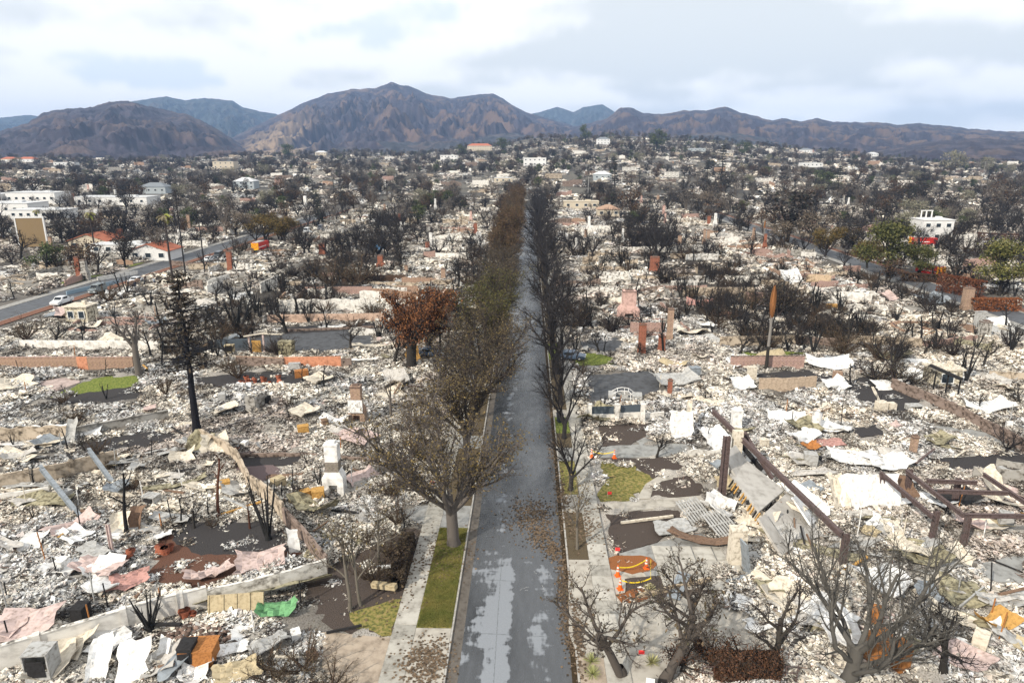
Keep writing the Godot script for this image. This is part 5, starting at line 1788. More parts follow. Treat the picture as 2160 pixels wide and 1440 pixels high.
	place("far_green2", 975, 330, 305, "green tree left of the mansion", "", 1.3)
	place("far_green1", 610, 335, 305, "dark green tree on the crest left of centre", "", 1.4)
	place("far_green0", 1235, 300, 262, "yellow green tree on the hilltop skyline", "", 0.8)
	place("far_green2", 1565, 330, 298, "bright green tree on the right slope", "", 1.2)
	for s in [[1520, 400, 300], [1490, 395, 330], [1765, 425, 345], [1240, 395, 345], [1755, 350, 312], [290, 372, 335], [1295, 420, 330]]:
		place("dark_conifer", s[0], s[1], s[2], "dark standing conifer above the distant houses", "dark conifers in the distance", 1.0)
	palm(1616, 782, 590, 1, "burnt palm with grey trunk and upswept orange brown fronds")
	palm(365, 602, 440, 0, "tall slender palm with a green tuft beside the left street")
	palm(200, 530, 440, 0, "palm with drooping fronds in the left distance")
	palm(80, 470, 440, 0, "short palm before the commercial blocks")
	palm(1610, 512, 462, 1, "pale burnt palm stump by the right street")
	hedge([2050, 655, 2148, 655], 2.6, 1.6, [Color(0.20, 0.075, 0.03), Color(0.15, 0.06, 0.03), Color(0.25, 0.10, 0.045)], "clipped rusty brown box hedge at the right edge", 1, 3200)
	hedge([1980, 612, 2070, 630], 4.0, 2.2, [Color(0.12, 0.045, 0.025), Color(0.09, 0.038, 0.022), Color(0.15, 0.06, 0.03)], "tall dark rusty hedge behind the brick chimney", 2, 3600)
	hedge([1900, 592, 1985, 596], 2.0, 1.6, [Color(0.06, 0.04, 0.03), Color(0.08, 0.05, 0.03)], "dark brown hedge below the large green tree", 3, 2200)
	hedge([835, 1245, 862, 1150], 1.2, 1.0, [Color(0.05, 0.038, 0.03), Color(0.075, 0.055, 0.04), Color(0.10, 0.075, 0.05)], "dark clipped hedge along the left pavement", 4, 2200)
	hedge([2060, 508, 2150, 512], 3.0, 2.0, [Color(0.07, 0.035, 0.025), Color(0.10, 0.045, 0.03)], "tall rusty hedge right of the white house", 5, 2200)
	hedge([1500, 1432, 1640, 1432], 1.6, 1.2, [Color(0.10, 0.05, 0.03), Color(0.08, 0.048, 0.032), Color(0.06, 0.045, 0.035)], "rusty hedge with iron railing at the bottom right", 6, 3000)
	# middle distance: every tree that can be told apart
	var group := "burnt trees over the middle distance"
	var done := 0
	while done < 150:
		var px := r.randf_range(-20, 2180)
		var py := 388.0 + 200.0 * pow(r.randf(), 1.35)
		var p := at(px, py)
		if (p.x > -10.5 and p.x < 9.0) or (street(p.x, p.z) and absf(p.x) > 20.0 and r.randf() < 0.9):
			continue
		if py > 440 and r.randf() > 0.15 + 0.85 * yard(p.x, p.z):
			continue
		var pick := r.randf()
		var key: String
		var kind: String
		if py > 455.0:
			key = ["bare0", "bare1", "bare2", "thicket0", "garden2", "far_dark1"][r.randi() % 6]
			kind = "bare black"
		elif pick < 0.45:
			key = "far_dark%d" % (r.randi() % 3)
			kind = "dark charred"
		elif pick < 0.68:
			key = "far_brown%d" % (r.randi() % 3)
			kind = "scorched brown"
		elif pick < 0.88:
			key = "far_grey%d" % (r.randi() % 3)
			kind = "leafless grey"
		elif pick < 0.95:
			key = "dark_conifer"
			kind = "dark pointed"
		else:
			key = "far_green%d" % (r.randi() % 3)
			kind = "dull green"
		p.y = terrain(p.x, p.z)
		var where := "left of the street" if p.x < 0.0 else "right of the street"
		var dist := "among the nearer ruins" if py > 470.0 else ("in the middle distance" if py > 425.0 else "towards the hillside")
		tree(key, p, r.randf_range(6.0, 10.0) if py > 455.0 else r.randf_range(8.0, 15.0), r.randf() * TAU, "%s tree %s %s" % [kind, dist, where], group, r.randf_range(0.9, 1.3))
		done += 1
	# trees lining the parallel streets
	for st in [[-100.0, "left"], [-115.5, "left"], [90.5, "right"], [106.5, "right"]]:
		var zz := -150.0
		while zz > -420.0:
			zz -= r.randf_range(13.0, 26.0)
			if st[0] == -100.0 and zz > -260.0:
				continue
			var key: String = ["bare0", "bare1", "bare2", "far_dark0", "far_brown1", "far_grey0", "leafy3"][r.randi() % 7]
			tree(key, Vector3(st[0] + r.randf_range(-1.0, 1.0), terrain(st[0], zz), zz), r.randf_range(6.0, 10.5), r.randf() * TAU, "%s verge tree %s the %s parallel street, %s" % [{"b": "bare black", "far_dark0": "dark charred", "far_brown1": "scorched brown", "far_grey0": "leafless grey", "leafy3": "grey brown leafy"}[key if not key.begins_with("bare") else "b"], "inside" if absf(st[0]) < 103.0 else "outside", st[1], "near its lower end" if zz > -240.0 else ("halfway along" if zz > -330.0 else "near its far end")], "verge trees along the %s parallel street" % st[1], r.randf_range(1.0, 1.4))
	# burnt undergrowth in the yards
	var brush := Node3D.new()
	brush.name = "undergrowth"
	add_child(brush)
	tag(brush, "black and brown burnt undergrowth in the yards between the lots", "undergrowth", "", "stuff")
	for bk in [["thicket0", 380], ["thicket1", 320], ["bare1", 190], ["bare2", 190], ["garden2", 520], ["spindle", 300], ["snag", 320]]:
		var bm: Dictionary = protos[bk[0]]
		var spots := []
		while spots.size() < bk[1]:
			var px := r.randf_range(-20, 2180)
			var py := 425.0 + 330.0 * pow(r.randf(), 1.25)
			var q := at(px, py)
			if street(q.x, q.z) or (q.x < -82.0 and q.z > -215.0) or (q.x < -45.0 and q.z > -150.0 and r.randf() < 0.6) or zone_at(q.x, q.z) in [1, 3] or r.randf() > 0.10 + yard(q.x, q.z) * 0.8 or tone_noise.get_noise_2d(q.x * 1.5, q.z * 1.5 + 77.0) < -0.05:
				continue
			q.y = gy(q.x, q.z)
			var bs: float = (r.randf_range(1.5, 5.0) if not bk[0].begins_with("bare") else r.randf_range(5.0, 9.0)) / bm.h
			if bk[0].begins_with("bare") and py > 540.0:
				continue
			spots.append(Transform3D(Basis(Vector3.UP, r.randf() * TAU).scaled(Vector3(bs * 1.3, bs, bs * 1.3)), q))
		for bit in ["trunk", "twigs"]:
			if bm.get(bit) == null:
				continue
			var mm := MultiMesh.new()
			mm.transform_format = MultiMesh.TRANSFORM_3D
			mm.mesh = bm[bit]
			mm.instance_count = spots.size()
			for e in spots.size():
				mm.set_instance_transform(e, spots[e])
			var mi := MultiMeshInstance3D.new()
			mi.name = "brush_stems"
			mi.multimesh = mm
			mi.material_override = bark_mat()
			mi.set_meta("kind", "stuff")
			brush.add_child(mi, true)
	# the far hillside, where trees merge into a wood
	var o := Node3D.new()
	o.name = "woods"
	add_child(o)
	tag(o, "dark burnt woodland and gardens merging on the far hillside", "wood", "", "stuff")
	var kinds := ["far_dark0", "far_dark1", "far_dark2", "far_brown0", "far_brown1", "far_grey0", "far_grey1", "far_green0", "far_green1", "dark_conifer", "cream"]
	var weight := [0.17, 0.15, 0.13, 0.10, 0.09, 0.12, 0.10, 0.05, 0.05, 0.025, 0.015]
	for ki in kinds.size():
		var m: Dictionary = protos[kinds[ki]]
		var list := []
		for e in int(8600 * weight[ki]):
			var az := r.randf_range(-0.72, 0.72)
			var dist := lerpf(290.0, 1620.0, pow(r.randf(), 0.85))
			var p := Vector3(sin(az) * dist, 0, -cos(az) * dist)
			var thick := tone_noise.get_noise_2d(p.x * 0.25, p.z * 0.25)
			if (thick < -0.12 and r.randf() < 0.75) or (p.x > -11.0 and p.x < 9.0 and p.z > -424.0) or street(p.x, p.z) or (dist < 480.0 and r.randf() > yard(p.x, p.z)):
				continue
			var hides := false
			for hs in house_spots:
				var hp: Vector3 = hs[0]
				var hd := Vector2(hp.x, hp.z).length()
				if dist < hd + 14.0 and dist > hd - 90.0 and absf(atan2(hp.x, -hp.z) - az) * hd < hs[1] * 0.6 + 2.0:
					hides = true
			if hides:
				continue
			p.y = terrain(p.x, p.z) - 0.3
			var s := r.randf_range(0.4, 1.0)
			list.append(Transform3D(Basis(Vector3.UP, r.randf() * TAU).scaled(Vector3(s * 1.1, s, s * 1.1)), p))
		for bit in ["trunk", "leaves"]:
			if m.get(bit) == null:
				continue
			var mm := MultiMesh.new()
			mm.transform_format = MultiMesh.TRANSFORM_3D
			mm.mesh = m[bit]
			mm.instance_count = list.size()
			for e in list.size():
				mm.set_instance_transform(e, list[e])
			var mi := MultiMeshInstance3D.new()
			mi.name = "far_trunks" if bit == "trunk" else "far_foliage"
			mi.multimesh = mm
			mi.material_override = bark_mat() if bit == "trunk" else leaf_mat()
			mi.set_meta("kind", "stuff")
			o.add_child(mi, true)

# ------------------------------------------------------------------ wreckage
func crumple(seed_: int, w: float, d: float, amp: float, bend: float, nx := 7, nz := 6) -> ArrayMesh:
	# a torn, buckled sheet with a real thickness and ragged edges
	var fn := FastNoiseLite.new()
	fn.seed = seed_
	fn.frequency = 0.55
	fn.fractal_octaves = 3
	var mb := MB.new()
	var g := []
	for b in nz + 1:
		for a in nx + 1:
			var u := float(a) / nx - 0.5
			var v := float(b) / nz - 0.5
			var x := u * w
			var z := v * d
			var edge := 1.0 if a == 0 or b == 0 or a == nx or b == nz else 0.0
			x += fn.get_noise_2d(z * 2.0 + 7.0, x) * 0.22 * minf(w, 2.0) * edge
			z += fn.get_noise_2d(x * 2.0, z + 31.0) * 0.22 * minf(d, 2.0) * edge
			var y := absf(fn.get_noise_2d(x + 60.0, z)) * amp * 2.2 + bend * (u * u * 4.0 + v * 0.4)
			g.append(Vector3(x, y, z))
	var t := Vector3(0, 0.035, 0)
	var w1 := nx + 1
	for b in nz:
		for a in nx:
			var k := b * w1 + a
			mb.quad(g[k + w1] + t, g[k + w1 + 1] + t, g[k + 1] + t, g[k] + t)
			mb.quad(g[k], g[k + 1], g[k + w1 + 1], g[k + w1])
	for a in nx:
		mb.quad(g[a + 1], g[a], g[a] + t, g[a + 1] + t)
		var k := nz * w1 + a
		mb.quad(g[k], g[k + 1], g[k + 1] + t, g[k] + t)
	for b in nz:
		mb.quad(g[b * w1], g[(b + 1) * w1], g[(b + 1) * w1] + t, g[b * w1] + t)
		var k := b * w1 + nx
		mb.quad(g[k + w1], g[k], g[k] + t, g[k + w1] + t)
	return mb.mesh()

func paint(col: String) -> Material:
	match col:
		"pink": return mat("pink_stucco", lin(0.56, 0.44, 0.41), 0.9, "grime", 2.5)
		"rose": return mat("rose_stucco", lin(0.46, 0.26, 0.23), 0.9, "grime", 2.0)
		"white": return mat("white_sheet", lin(0.78, 0.78, 0.77), 0.75, "grime", 3.0)
		"cream": return mat("cream_sheet", lin(0.66, 0.60, 0.50), 0.85, "grime", 2.5)
		"grey": return mat("grey_sheet", lin(0.42, 0.42, 0.41), 0.7, "grime", 2.5)
		"steel": return mat("blue_grey_metal", lin(0.26, 0.29, 0.32), 0.5, "grime", 3.0)
		"tan": return mat("tan_sheet", lin(0.48, 0.40, 0.26), 0.9, "grime", 2.0)
		"olive": return mat("olive_sheet", lin(0.34, 0.31, 0.21), 0.9, "soot", 2.0)
		"green": return mat("green_sheet", lin(0.16, 0.36, 0.17), 0.85, "grime", 2.0)
		"rust": return mat("rust_metal", lin(0.40, 0.17, 0.055), 0.8, "grime", 1.2)
		"brown": return mat("brown_board", lin(0.20, 0.13, 0.09), 0.9, "grime", 1.6)
		"black": return mat("charcoal", lin(0.028, 0.027, 0.028), 0.85, "grime", 1.5)
		"amber": return mat("amber_wood", lin(0.50, 0.29, 0.09), 0.85, "grime", 1.5)
		"red": return mat("red_clay", lin(0.36, 0.12, 0.07), 0.85, "grime", 1.5)
		"purple": return mat("heat_stained_steel", lin(0.12, 0.088, 0.085), 0.75, "grime", 1.4)
	return mat("ash_grey", lin(0.5, 0.48, 0.45), 0.9, "grime", 2.0)

func torn(px: float, py: float, w: float, d: float, col: String, label: String, turn := 0.0, tilt := 0.0, amp := 0.25, bend := 0.2, lift := 0.0, group := "") -> Node3D:
	var p := spot(px, py)
	p.y += 0.08 + lift
	var o := solo("debris_sheet", crumple(int(px * 3 + py), w, d, amp, bend), paint(col), label, "sheet", p, turn, group)
	o.rotation.x = tilt
	return o

func board(a: Vector3, b: Vector3, w: float, h: float, col: String, label: String, called := "fallen_board", cat := "board", group := "") -> Node3D:
	var mb := MB.new()
	mb.bar(Vector3.ZERO, b - a, w, h)
	return solo(called, mb.mesh(), paint(col), label, cat, a, 0.0, group)

func girder(a: Vector3, b: Vector3, s: float, label: String, col := "purple") -> Node3D:
	# an I section: two flanges and a web
	var o := thing("steel_beam", label, "beam", a)
	var d := b - a
	var z := d.normalized()
	var x := Vector3.UP.cross(z).normalized()
	var y := z.cross(x)
	for e in [-1.0, 1.0]:
		var f := MB.new()
		f.box(d / 2 + y * s * 0.5 * e, Vector3(s * 0.8, s * 0.12, d.length()), Basis(x, y, z))
		part("flange", f.mesh(), paint(col), o)
	var wb := MB.new()
	wb.box(d / 2, Vector3(s * 0.14, s * 0.88, d.length()), Basis(x, y, z))
	part("web", wb.mesh(), paint(col), o)
	return o

func column(px: float, py: float, h: float, s: float, label: String, col := "purple") -> Node3D:
	var mb := MB.new()
	mb.box(Vector3(0, h / 2 - 0.1, 0), Vector3(s, h + 0.2, s * 0.25))
	mb.box(Vector3(-s / 2, h / 2 - 0.1, 0), Vector3(s * 0.2, h + 0.2, s))
	mb.box(Vector3(s / 2, h / 2 - 0.1, 0), Vector3(s * 0.2, h + 0.2, s))
	return solo("steel_post", mb.mesh(), paint(col), label, "post", at(px, py))

func slab4(c: Array, thick: float, col: String, label: String, called := "fallen_slab") -> Node3D:
	# a stiff slab through four real corners
	var mb := MB.new()
	var p0: Vector3 = c[0]
	var nrm: Vector3 = (c[1] - c[0]).cross(c[3] - c[0]).normalized() * thick
	if nrm.y > 0:
		nrm = -nrm
	mb.hexa([c[0] - p0 + nrm, c[1] - p0 + nrm, c[2] - p0 + nrm, c[3] - p0 + nrm, c[0] - p0, c[1] - p0, c[2] - p0, c[3] - p0])
	return solo(called, mb.mesh(), paint(col) if not mats.has(col) else mats[col], label, "slab", p0)

func crate(px: float, py: float, w: float, h: float, d: float, col: String, label: String, turn := 0.0, called := "scorched_box", cat := "box", open := false, group := "") -> Node3D:
	var o := thing(called, label, cat, spot(px, py), turn, group)
	var mb := MB.new()
	var r := RandomNumberGenerator.new()
	r.seed = int(px + py)
	if open:
		mb.box(Vector3(-w / 2 + 0.04, h / 2, 0), Vector3(0.08, h, d))
		mb.box(Vector3(w / 2 - 0.04, h / 2, 0), Vector3(0.08, h, d))
		mb.box(Vector3(0, h / 2, -d / 2 + 0.04), Vector3(w - 0.16, h, 0.08))
		mb.box(Vector3(0, h - 0.06, 0), Vector3(w - 0.16, 0.12, d - 0.16))
		mb.box(Vector3(0, h * 0.2, d / 2 - 0.05), Vector3(w - 0.16, h * 0.4, 0.08))
	else:
		mb.box(Vector3(0, h / 2, 0), Vector3(w, h, d), Basis(), 0.06, r)
	part("casing", mb.mesh(), paint(col), o)
	var dm := MB.new()
	dm.box(Vector3(0, h * 0.5, d / 2 + 0.01), Vector3(w * 0.7, h * 0.6, 0.05))
	part("door", dm.mesh(), paint("black") if open else paint(col), o)
	var tm := MB.new()
	tm.box(Vector3(0, h + 0.03, 0), Vector3(w * 1.04, 0.07, d * 1.04), Basis(), 0.03, r)
	part("lid", tm.mesh(), paint(col), o)
	return o

func make_wreckage() -> void:
	# --- left foreground
	torn(550, 1192, 3.8, 2.8, "pink", "torn pink stucco sheet with a raised edge behind the tan fence panel", 0.35, 0.1, 0.2, 0.35, 0.3)
	torn(440, 1218, 3.4, 1.3, "pink", "folded strip of pink stucco left of the raised pink sheet", 0.5, 0.1, 0.35, 0.5, 0.2)
	torn(210, 1212, 3.8, 2.0, "pink", "broad crumpled pink stucco sheet in the middle of the left lot", -0.15, 0.05, 0.3, 0.3, 0.1)
	torn(272, 1232, 2.8, 2.0, "rose", "dark rose stucco sheet touching the broad pink one", 0.4, 0.1, 0.25, 0.2, 0.1)
	torn(62, 1335, 3.6, 3.0, "pink", "large square pink stucco sheet at the left picture edge", 0.25, 0.18, 0.25, 0.25, 0.5)
	torn(5, 1345, 2.6, 2.4, "pink", "small pink stucco scrap cut by the left picture edge", 0.0, 0.1, 0.2, 0.2, 0.1)
	torn(585, 1300, 2.6, 1.7, "green", "bright green crumpled sheet at the foot of the fallen fence", 0.2, 0.1, 0.35, 0.4, 0.1)
	torn(560, 1262, 9.5, 1.6, "olive", "long dirty olive tarpaulin draped along the white block wall", 0.38, -0.5, 0.25, 0.1, 0.5)
	for k in 4:
		var q := at(455 + 28 * k, 1307 - 2 * k)
		var mb := MB.new()
		mb.box(Vector3(0, 0.85, 0), Vector3(1.15, 1.75, 0.05))
		mb.box(Vector3(-0.5, 0.85, 0.05), Vector3(0.09, 1.75, 0.06))
		mb.box(Vector3(0.5, 0.85, 0.05), Vector3(0.09, 1.75, 0.06))
		var o := solo("fence_panel", mb.mesh(), paint("tan"), "leaning tan fence panel by the white wall, number %s from the left" % ["one", "two", "three", "four"][k], "panel", q, 0.12, "leaning tan fence panels")
		o.rotation.x = -0.35
	torn(285, 1425, 1.7, 2.6, "white", "white flat door panel leaning at the bottom edge", 0.1, 0.9, 0.04, 0.0, 1.0)
	torn(216, 1415, 1.3, 2.8, "white", "white wrinkled sheet left of the white door panel", 0.3, 0.6, 0.15, 0.2, 0.6)
	torn(348, 1400, 0.8, 1.9, "white", "narrow white panel right of the white door panel", -0.1, 0.9, 0.05, 0.1, 0.6)
	torn(375, 1430, 1.0, 2.2, "steel", "narrow blue grey sheet at the bottom edge", -0.5, 0.4, 0.1, 0.2, 0.3)
	torn(415, 1432, 1.8, 1.6, "white", "small white rag of sheet beside the orange cabinet", 0.2, 0.3, 0.25, 0.3, 0.2)
	torn(480, 1385, 2.8, 1.0, "white", "pale blue white sheet right of the orange cabinet", 0.3, 0.1, 0.1, 0.1, 0.1)
	torn(500, 1435, 2.6, 1.6, "tan", "tan folded panel at the bottom edge", 0.4, 0.2, 0.2, 0.2, 0.2)
	girder(at(84, 985, 1.9), at(172, 1095, 0.2), 0.42, "grey leaning steel beam in front of the beige panel wall, left one", "steel")
	girder(at(186, 948, 2.2), at(240, 1022, 0.2), 0.42, "grey leaning steel beam in front of the beige panel wall, right one", "steel")
	torn(125, 925, 3.4, 2.6, "white", "white sloping plaster slab at the end of the concrete wall", 0.3, 0.35, 0.12, 0.2, 0.6)
	torn(155, 930, 1.1, 3.0, "grey", "grey green upright curled sheet at the end of the concrete wall", 0.1, 1.0, 0.12, 0.3, 0.9)
	torn(430, 945, 2.8, 2.6, "olive", "dark brown curled stucco flap at the conifer foot", -0.2, 0.6, 0.25, 0.6, 0.6)
	torn(455, 952, 2.6, 3.0, "cream", "cream peeled stucco flap right of the dark one", 0.4, 0.5, 0.15, 0.5, 0.7)
	torn(255, 1120, 1.6, 2.4, "cream", "cream bent panel beside the crooked black snag", 0.2, 0.8, 0.15, 0.4, 0.5)
	torn(290, 1110, 1.3, 2.4, "brown", "brown grey bent panel right of the crooked black snag", 0.1, 0.8, 0.15, 0.4, 0.5)
	torn(200, 1175, 3.2, 1.6, "grey", "corrugated grey green sheet lying in the left lot", -0.5, 0.15, 0.12, 0.3, 0.2)
	torn(620, 1160, 0.9, 2.0, "white", "white upright board against the brown wall", 0.5, 1.2, 0.03, 0.05, 0.8)
	# upright pink post
	column(236, 1165, 2.6, 0.22, "pink timber post standing in the left lot", "pink")
	crate(425, 1405, 2.0, 1.3, 1.5, "rust", "rusty orange metal cabinet at the bottom edge", 0.1, "metal_cabinet", "cabinet")
	crate(402, 1412, 0.9, 1.6, 1.1, "black", "sooty black stove beside the rusty orange cabinet", 0.05, "stove", "stove")
	crate(95, 1432, 1.5, 1.9, 1.3, "grey", "grey block incinerator with an open firebox at the bottom left", 0.1, "incinerator", "oven", true)
	crate(672, 1062, 1.1, 1.3, 1.0, "amber", "rusty stacked appliance left of the white chimney", 0.3, "appliance", "appliance")
	crate(645, 1055, 0.9, 0.8, 0.8, "amber", "small rusty box left of the stacked appliance", 0.7, "appliance", "appliance")
	crate(618, 1058, 0.9, 0.7, 0.8, "tan", "tan tilted box near the stacked appliance", 0.4, "appliance", "appliance")
	crate(588, 1030, 1.1, 0.8, 1.0, "tan", "dented tan box behind the stacked appliances", 0.9, "appliance", "appliance")
	crate(320, 1062, 1.3, 0.7, 1.0, "grey", "grey oven with open door in the left lot", -0.2, "appliance", "appliance", true)
	crate(475, 1030, 0.9, 0.7, 0.8, "amber", "orange brown box by the reddish snag", 0.5, "appliance", "appliance")
	crate(640, 920, 1.2, 0.8, 0.9, "amber", "orange bent box behind the white chimney", 0.4, "appliance", "appliance")
	torn(500, 1180 - 230, 0.4, 0.4, "red", "small red clay scrap by the cream wall", 0.0, 0.0, 0.05)
	# sunken pool basin with dark water
	var pool := thing("pool", "rectangular garden pool with dark water behind the brown wall", "pool", at(705, 1156))
	var pm := MB.new()
	pm.box(Vector3(0, 0.06, 0), Vector3(3.3, 0.04, 2.8))
	part("water", pm.mesh(), mat("dark_water", lin(0.02, 0.024, 0.028), 0.08), pool)
	for s in [[0, 1.6, 4.2, 0.4], [0, -1.6, 4.2, 0.4], [-1.9, 0, 0.4, 2.8], [1.9, 0, 0.4, 2.8]]:
		var cm := MB.new()
		cm.box(Vector3(s[0], 0.1, s[1]), Vector3(s[2], 0.3, s[3]))
		part("coping", cm.mesh(), paint("olive"), pool)
	# chimney furniture, plaster front of the brick chimney
	var pl := MB.new()
	pl.box(Vector3(0, 2.35, 0.85), Vector3(1.75, 1.6, 0.1))
	solo("plaster_panel", pl.mesh(), paint("white"), "white plaster panel on the front of the brick chimney", "panel", at(755, 890))
	# door frame ruin
	var fr := thing("door_frame", "pale door frame with a slanting lintel left of the grey cabinet", "frame", at(540, 745))
	for s in [-1.0, 1.4]:
		var mb := MB.new()
		mb.box(Vector3(s, 1.5, 0), Vector3(0.25, 3.2, 0.25))
		part("post", mb.mesh(), paint("pink"), fr)
	var lb := MB.new()
	lb.bar(Vector3(-1.6, 3.0, 0.5), Vector3(1.9, 3.4, -0.6), 0.22, 0.2)
	lb.bar(Vector3(1.2, 3.35, 0), Vector3(4.6, 3.25, 0), 0.2, 0.16)
	part("lintel", lb.mesh(), paint("cream"), fr)
	var bb := MB.new()
	bb.box(Vector3(0.1, 1.1, -0.15), Vector3(1.5, 2.1, 0.06))
	part("backboard", bb.mesh(), paint("amber"), fr)
	crate(606, 752, 2.2, 2.6, 1.2, "olive", "grey green metal locker with two doors by the orange wall", -0.1, "metal_locker", "locker")
	crate(622, 785, 1.6, 0.9, 0.8, "grey", "blackened grey box before the orange wall", 0.1, "appliance", "appliance")
	crate(636, 795, 1.8, 1.1, 1.0, "rust", "round rusty tank in the rubble below the orange wall", 0.4, "rusty_tank", "tank")
	crate(355, 742, 1.6, 1.0, 1.0, "black", "dark scorched box by the white garden wall", 0.0, "appliance", "appliance")
	crate(652, 655, 2.0, 1.4, 1.0, "cream", "cream hearth surround with a dark opening by the tall white wall", 0.0, "hearth", "hearth", true)
	crate(485, 745, 1.4, 1.2, 0.9, "tan", "tan hearth with a dark opening left of the door frame", 0.1, "hearth", "hearth", true)
	# small ruin at the left street
	house("house_ruin", 175, 678, 4.2, 3.5, 3.2, "none", mat("beige_ruin", lin(0.58, 0.53, 0.42), 0.9, "soot", 3.0), paint("cream"), "roofless pale house fragment near the left street", 2)
	torn(330, 690, 3.6, 1.6, "steel", "grey humped sheet left of the tall conifer", 0.8, 0.3, 0.3, 0.6, 0.5)
	torn(600, 1010, 3.6, 1.6, "brown", "plum brown sheet on the paving behind the cream wall", 0.2, 0.0, 0.1, 0.1)
	torn(870, 765, 2.2, 3.0, "amber", "amber board leaning by the orange tree", 0.4, 0.9, 0.1, 0.2, 0.9)
	torn(848, 735, 2.0, 2.4, "brown", "brown rusty hood behind the amber board", -0.3, 0.8, 0.15, 0.5, 0.7)
	torn(750, 768, 7.0, 0.9, "white", "long white curved gutter strip above the orange wall", 0.05, 0.0, 0.15, 0.2, 0.3)
	torn(790, 733, 8.0, 1.6, "cream", "long pale curled sheet beside the asphalt court", 0.1, 0.1, 0.3, 0.3, 0.2)
	torn(700, 692, 5.0, 2.0, "white", "white plaster spill before the peach wall", 0.2, 0.0, 0.3, 0.2, 0.1)
	# --- right foreground: collapsed steel framed house
	var slab := mat("fallen_concrete", lin(0.46, 0.44, 0.41), 0.9, "blotch", 5.0)
	slab4([at(1540, 998, 3.2), at(1602, 1078, 2.2), at(1655, 1033, 2.2), at(1571, 967, 3.2)], 0.25, "fallen_concrete", "upper grey fallen roof slab hanging from the steel beam")
	slab4([at(1613, 1082, 2.1), at(1673, 1151, 0.4), at(1738, 1128, 0.4), at(1667, 1033, 2.1)], 0.25, "fallen_concrete", "lower grey fallen roof slab with a dark stain")
	torn(1690, 1085, 2.2, 4.2, "white", "curled white roof membrane behind the lower slab", 0.7, 0.4, 0.2, 0.6, 1.0)
	torn(1628, 1085, 6.5, 0.9, "cream", "broken cream plaster edge along the fallen slabs", -0.9, 0.2, 0.4, 0.2, 1.3)
	slab4([at(1528, 960, 4.6), at(1556, 1010, 2.9), at(1576, 972, 3.0), at(1552, 938, 4.6)], 0.2, "fallen_concrete", "small grey wall panel leaning above the upper fallen slab")
	slab4([at(1600, 1092, 2.6), at(1650, 1172, 0.3), at(1668, 1158, 0.3), at(1616, 1084, 2.4)], 0.2, "fallen_concrete", "narrow broken grey panel along the left edge of the lower slab")
	slab4([at(1672, 1048, 3.0), at(1712, 1108, 1.4), at(1728, 1092, 0.4), at(1690, 1040, 0.6)], 0.15, "white_sheet", "upright pale slab behind the fallen grey slabs")
	for k in 12:
		var ja := at(1548 + 5.6 * k, 1012 + 7.0 * k, 2.9 - 0.09 * k)
		board(ja, ja + Vector3(-0.5, -0.55, 0.35), 0.1, 0.16, "amber" if k % 3 else "black", "short broken roof joist sticking out under the upper fallen slab", "roof_joist", "joist", "broken joists under the fallen slab")
	for k in 7:
		var jb := at(1590 + 22 * k, 1095 + 14 * k)
		board(jb + Vector3(0, 0.2, 0), jb + Vector3(1.6 - 0.3 * k, 2.4 - 0.2 * k, -1.8), 0.12, 0.14, "black" if k % 2 else "brown", "charred stud leaning against the lower fallen slab", "wall_stud", "stud", "charred studs by the fallen slab")
	torn(1600, 1120, 3.0, 1.8, "cream", "cream plaster chunk below the fallen slabs", -0.6, 0.7, 0.4, 0.5, 0.7)
	torn(1640, 1150, 2.6, 1.6, "grey", "grey torn lath below the lower fallen slab", 0.5, 0.6, 0.4, 0.5, 0.5)
	girder(at(1503, 866, 5.0), at(1776, 1128, 3.0), 0.42, "long purple brown steel beam slanting across the fallen slabs")
	girder(at(1570, 912, 4.4), at(1630, 1010, 1.2), 0.34, "short purple brown steel beam crossing behind the long one")
	girder(at(1564, 938, 3.4), at(1608, 992, 1.6), 0.36, "short black beam under the long steel beam", "black")
	column(1521, 1066, 7.0, 0.5, "tall rusty steel column at the left of the fallen slabs")
	column(1776, 1196, 3.0, 0.4, "rusty steel post under the near end of the long beam")
	var cw := MB.new()
	cw.box(Vector3(0, 2.6, 0), Vector3(1.0, 5.4, 0.5))
	solo("wall_stub", cw.mesh(), paint("cream"), "tall cream wall stub behind the rusty steel column", "wall", at(1548, 1010))
	cw = MB.new()
	cw.box(Vector3(0, 2.3, 0), Vector3(0.35, 5.0, 0.8))
	solo("wall_stub", cw.mesh(), paint("white"), "narrow white wall stub beside the rusty steel column", "wall", at(1530, 1012))
	torn(1508, 945, 3.0, 3.4, "white", "bright white sheet left of the steel column top", 0.4, 0.5, 0.15, 0.3, 0.6)
	torn(1540, 985, 2.4, 1.4, "white", "rounded white sheet hanging by the steel column", 0.2, 0.3, 0.2, 0.5, 2.6)
	torn(1505, 1005, 1.4, 1.0, "steel", "blue grey tray left of the steel column", 0.3, 0.2, 0.1, 0.4, 0.8)
	var pil := MB.new()
	pil.box(Vector3(0, 1.5, 0), Vector3(1.25, 3.2, 0.9))
	pil.box(Vector3(0, 3.15, 0), Vector3(1.35, 0.12, 1.0))
	solo("entry_pillar", pil.mesh(), paint("cream"), "thick cream pillar below the fallen slabs", "pillar", at(1552, 1188))
	var dk := MB.new()
	dk.box(Vector3(0, 1.5, 0), Vector3(0.12, 3.0, 1.1))
	var dko := solo("steel_door", dk.mesh(), paint("steel"), "dark grey steel door leaning on the cream pillar", "door", at(1576, 1212))
	dko.rotation = Vector3(0, 0.2, 0.18)
	torn(1565, 1232, 2.2, 1.0, "steel", "grey metal plate at the foot of the leaning door", 0.5, 0.1, 0.05, 0.1, 0.1)
	board(at(1420, 1262, 0.1), at(1445, 1208, 0.5), 1.0, 0.06, "steel", "grey metal ramp plate near the spiky plant", "metal_plate", "plate")
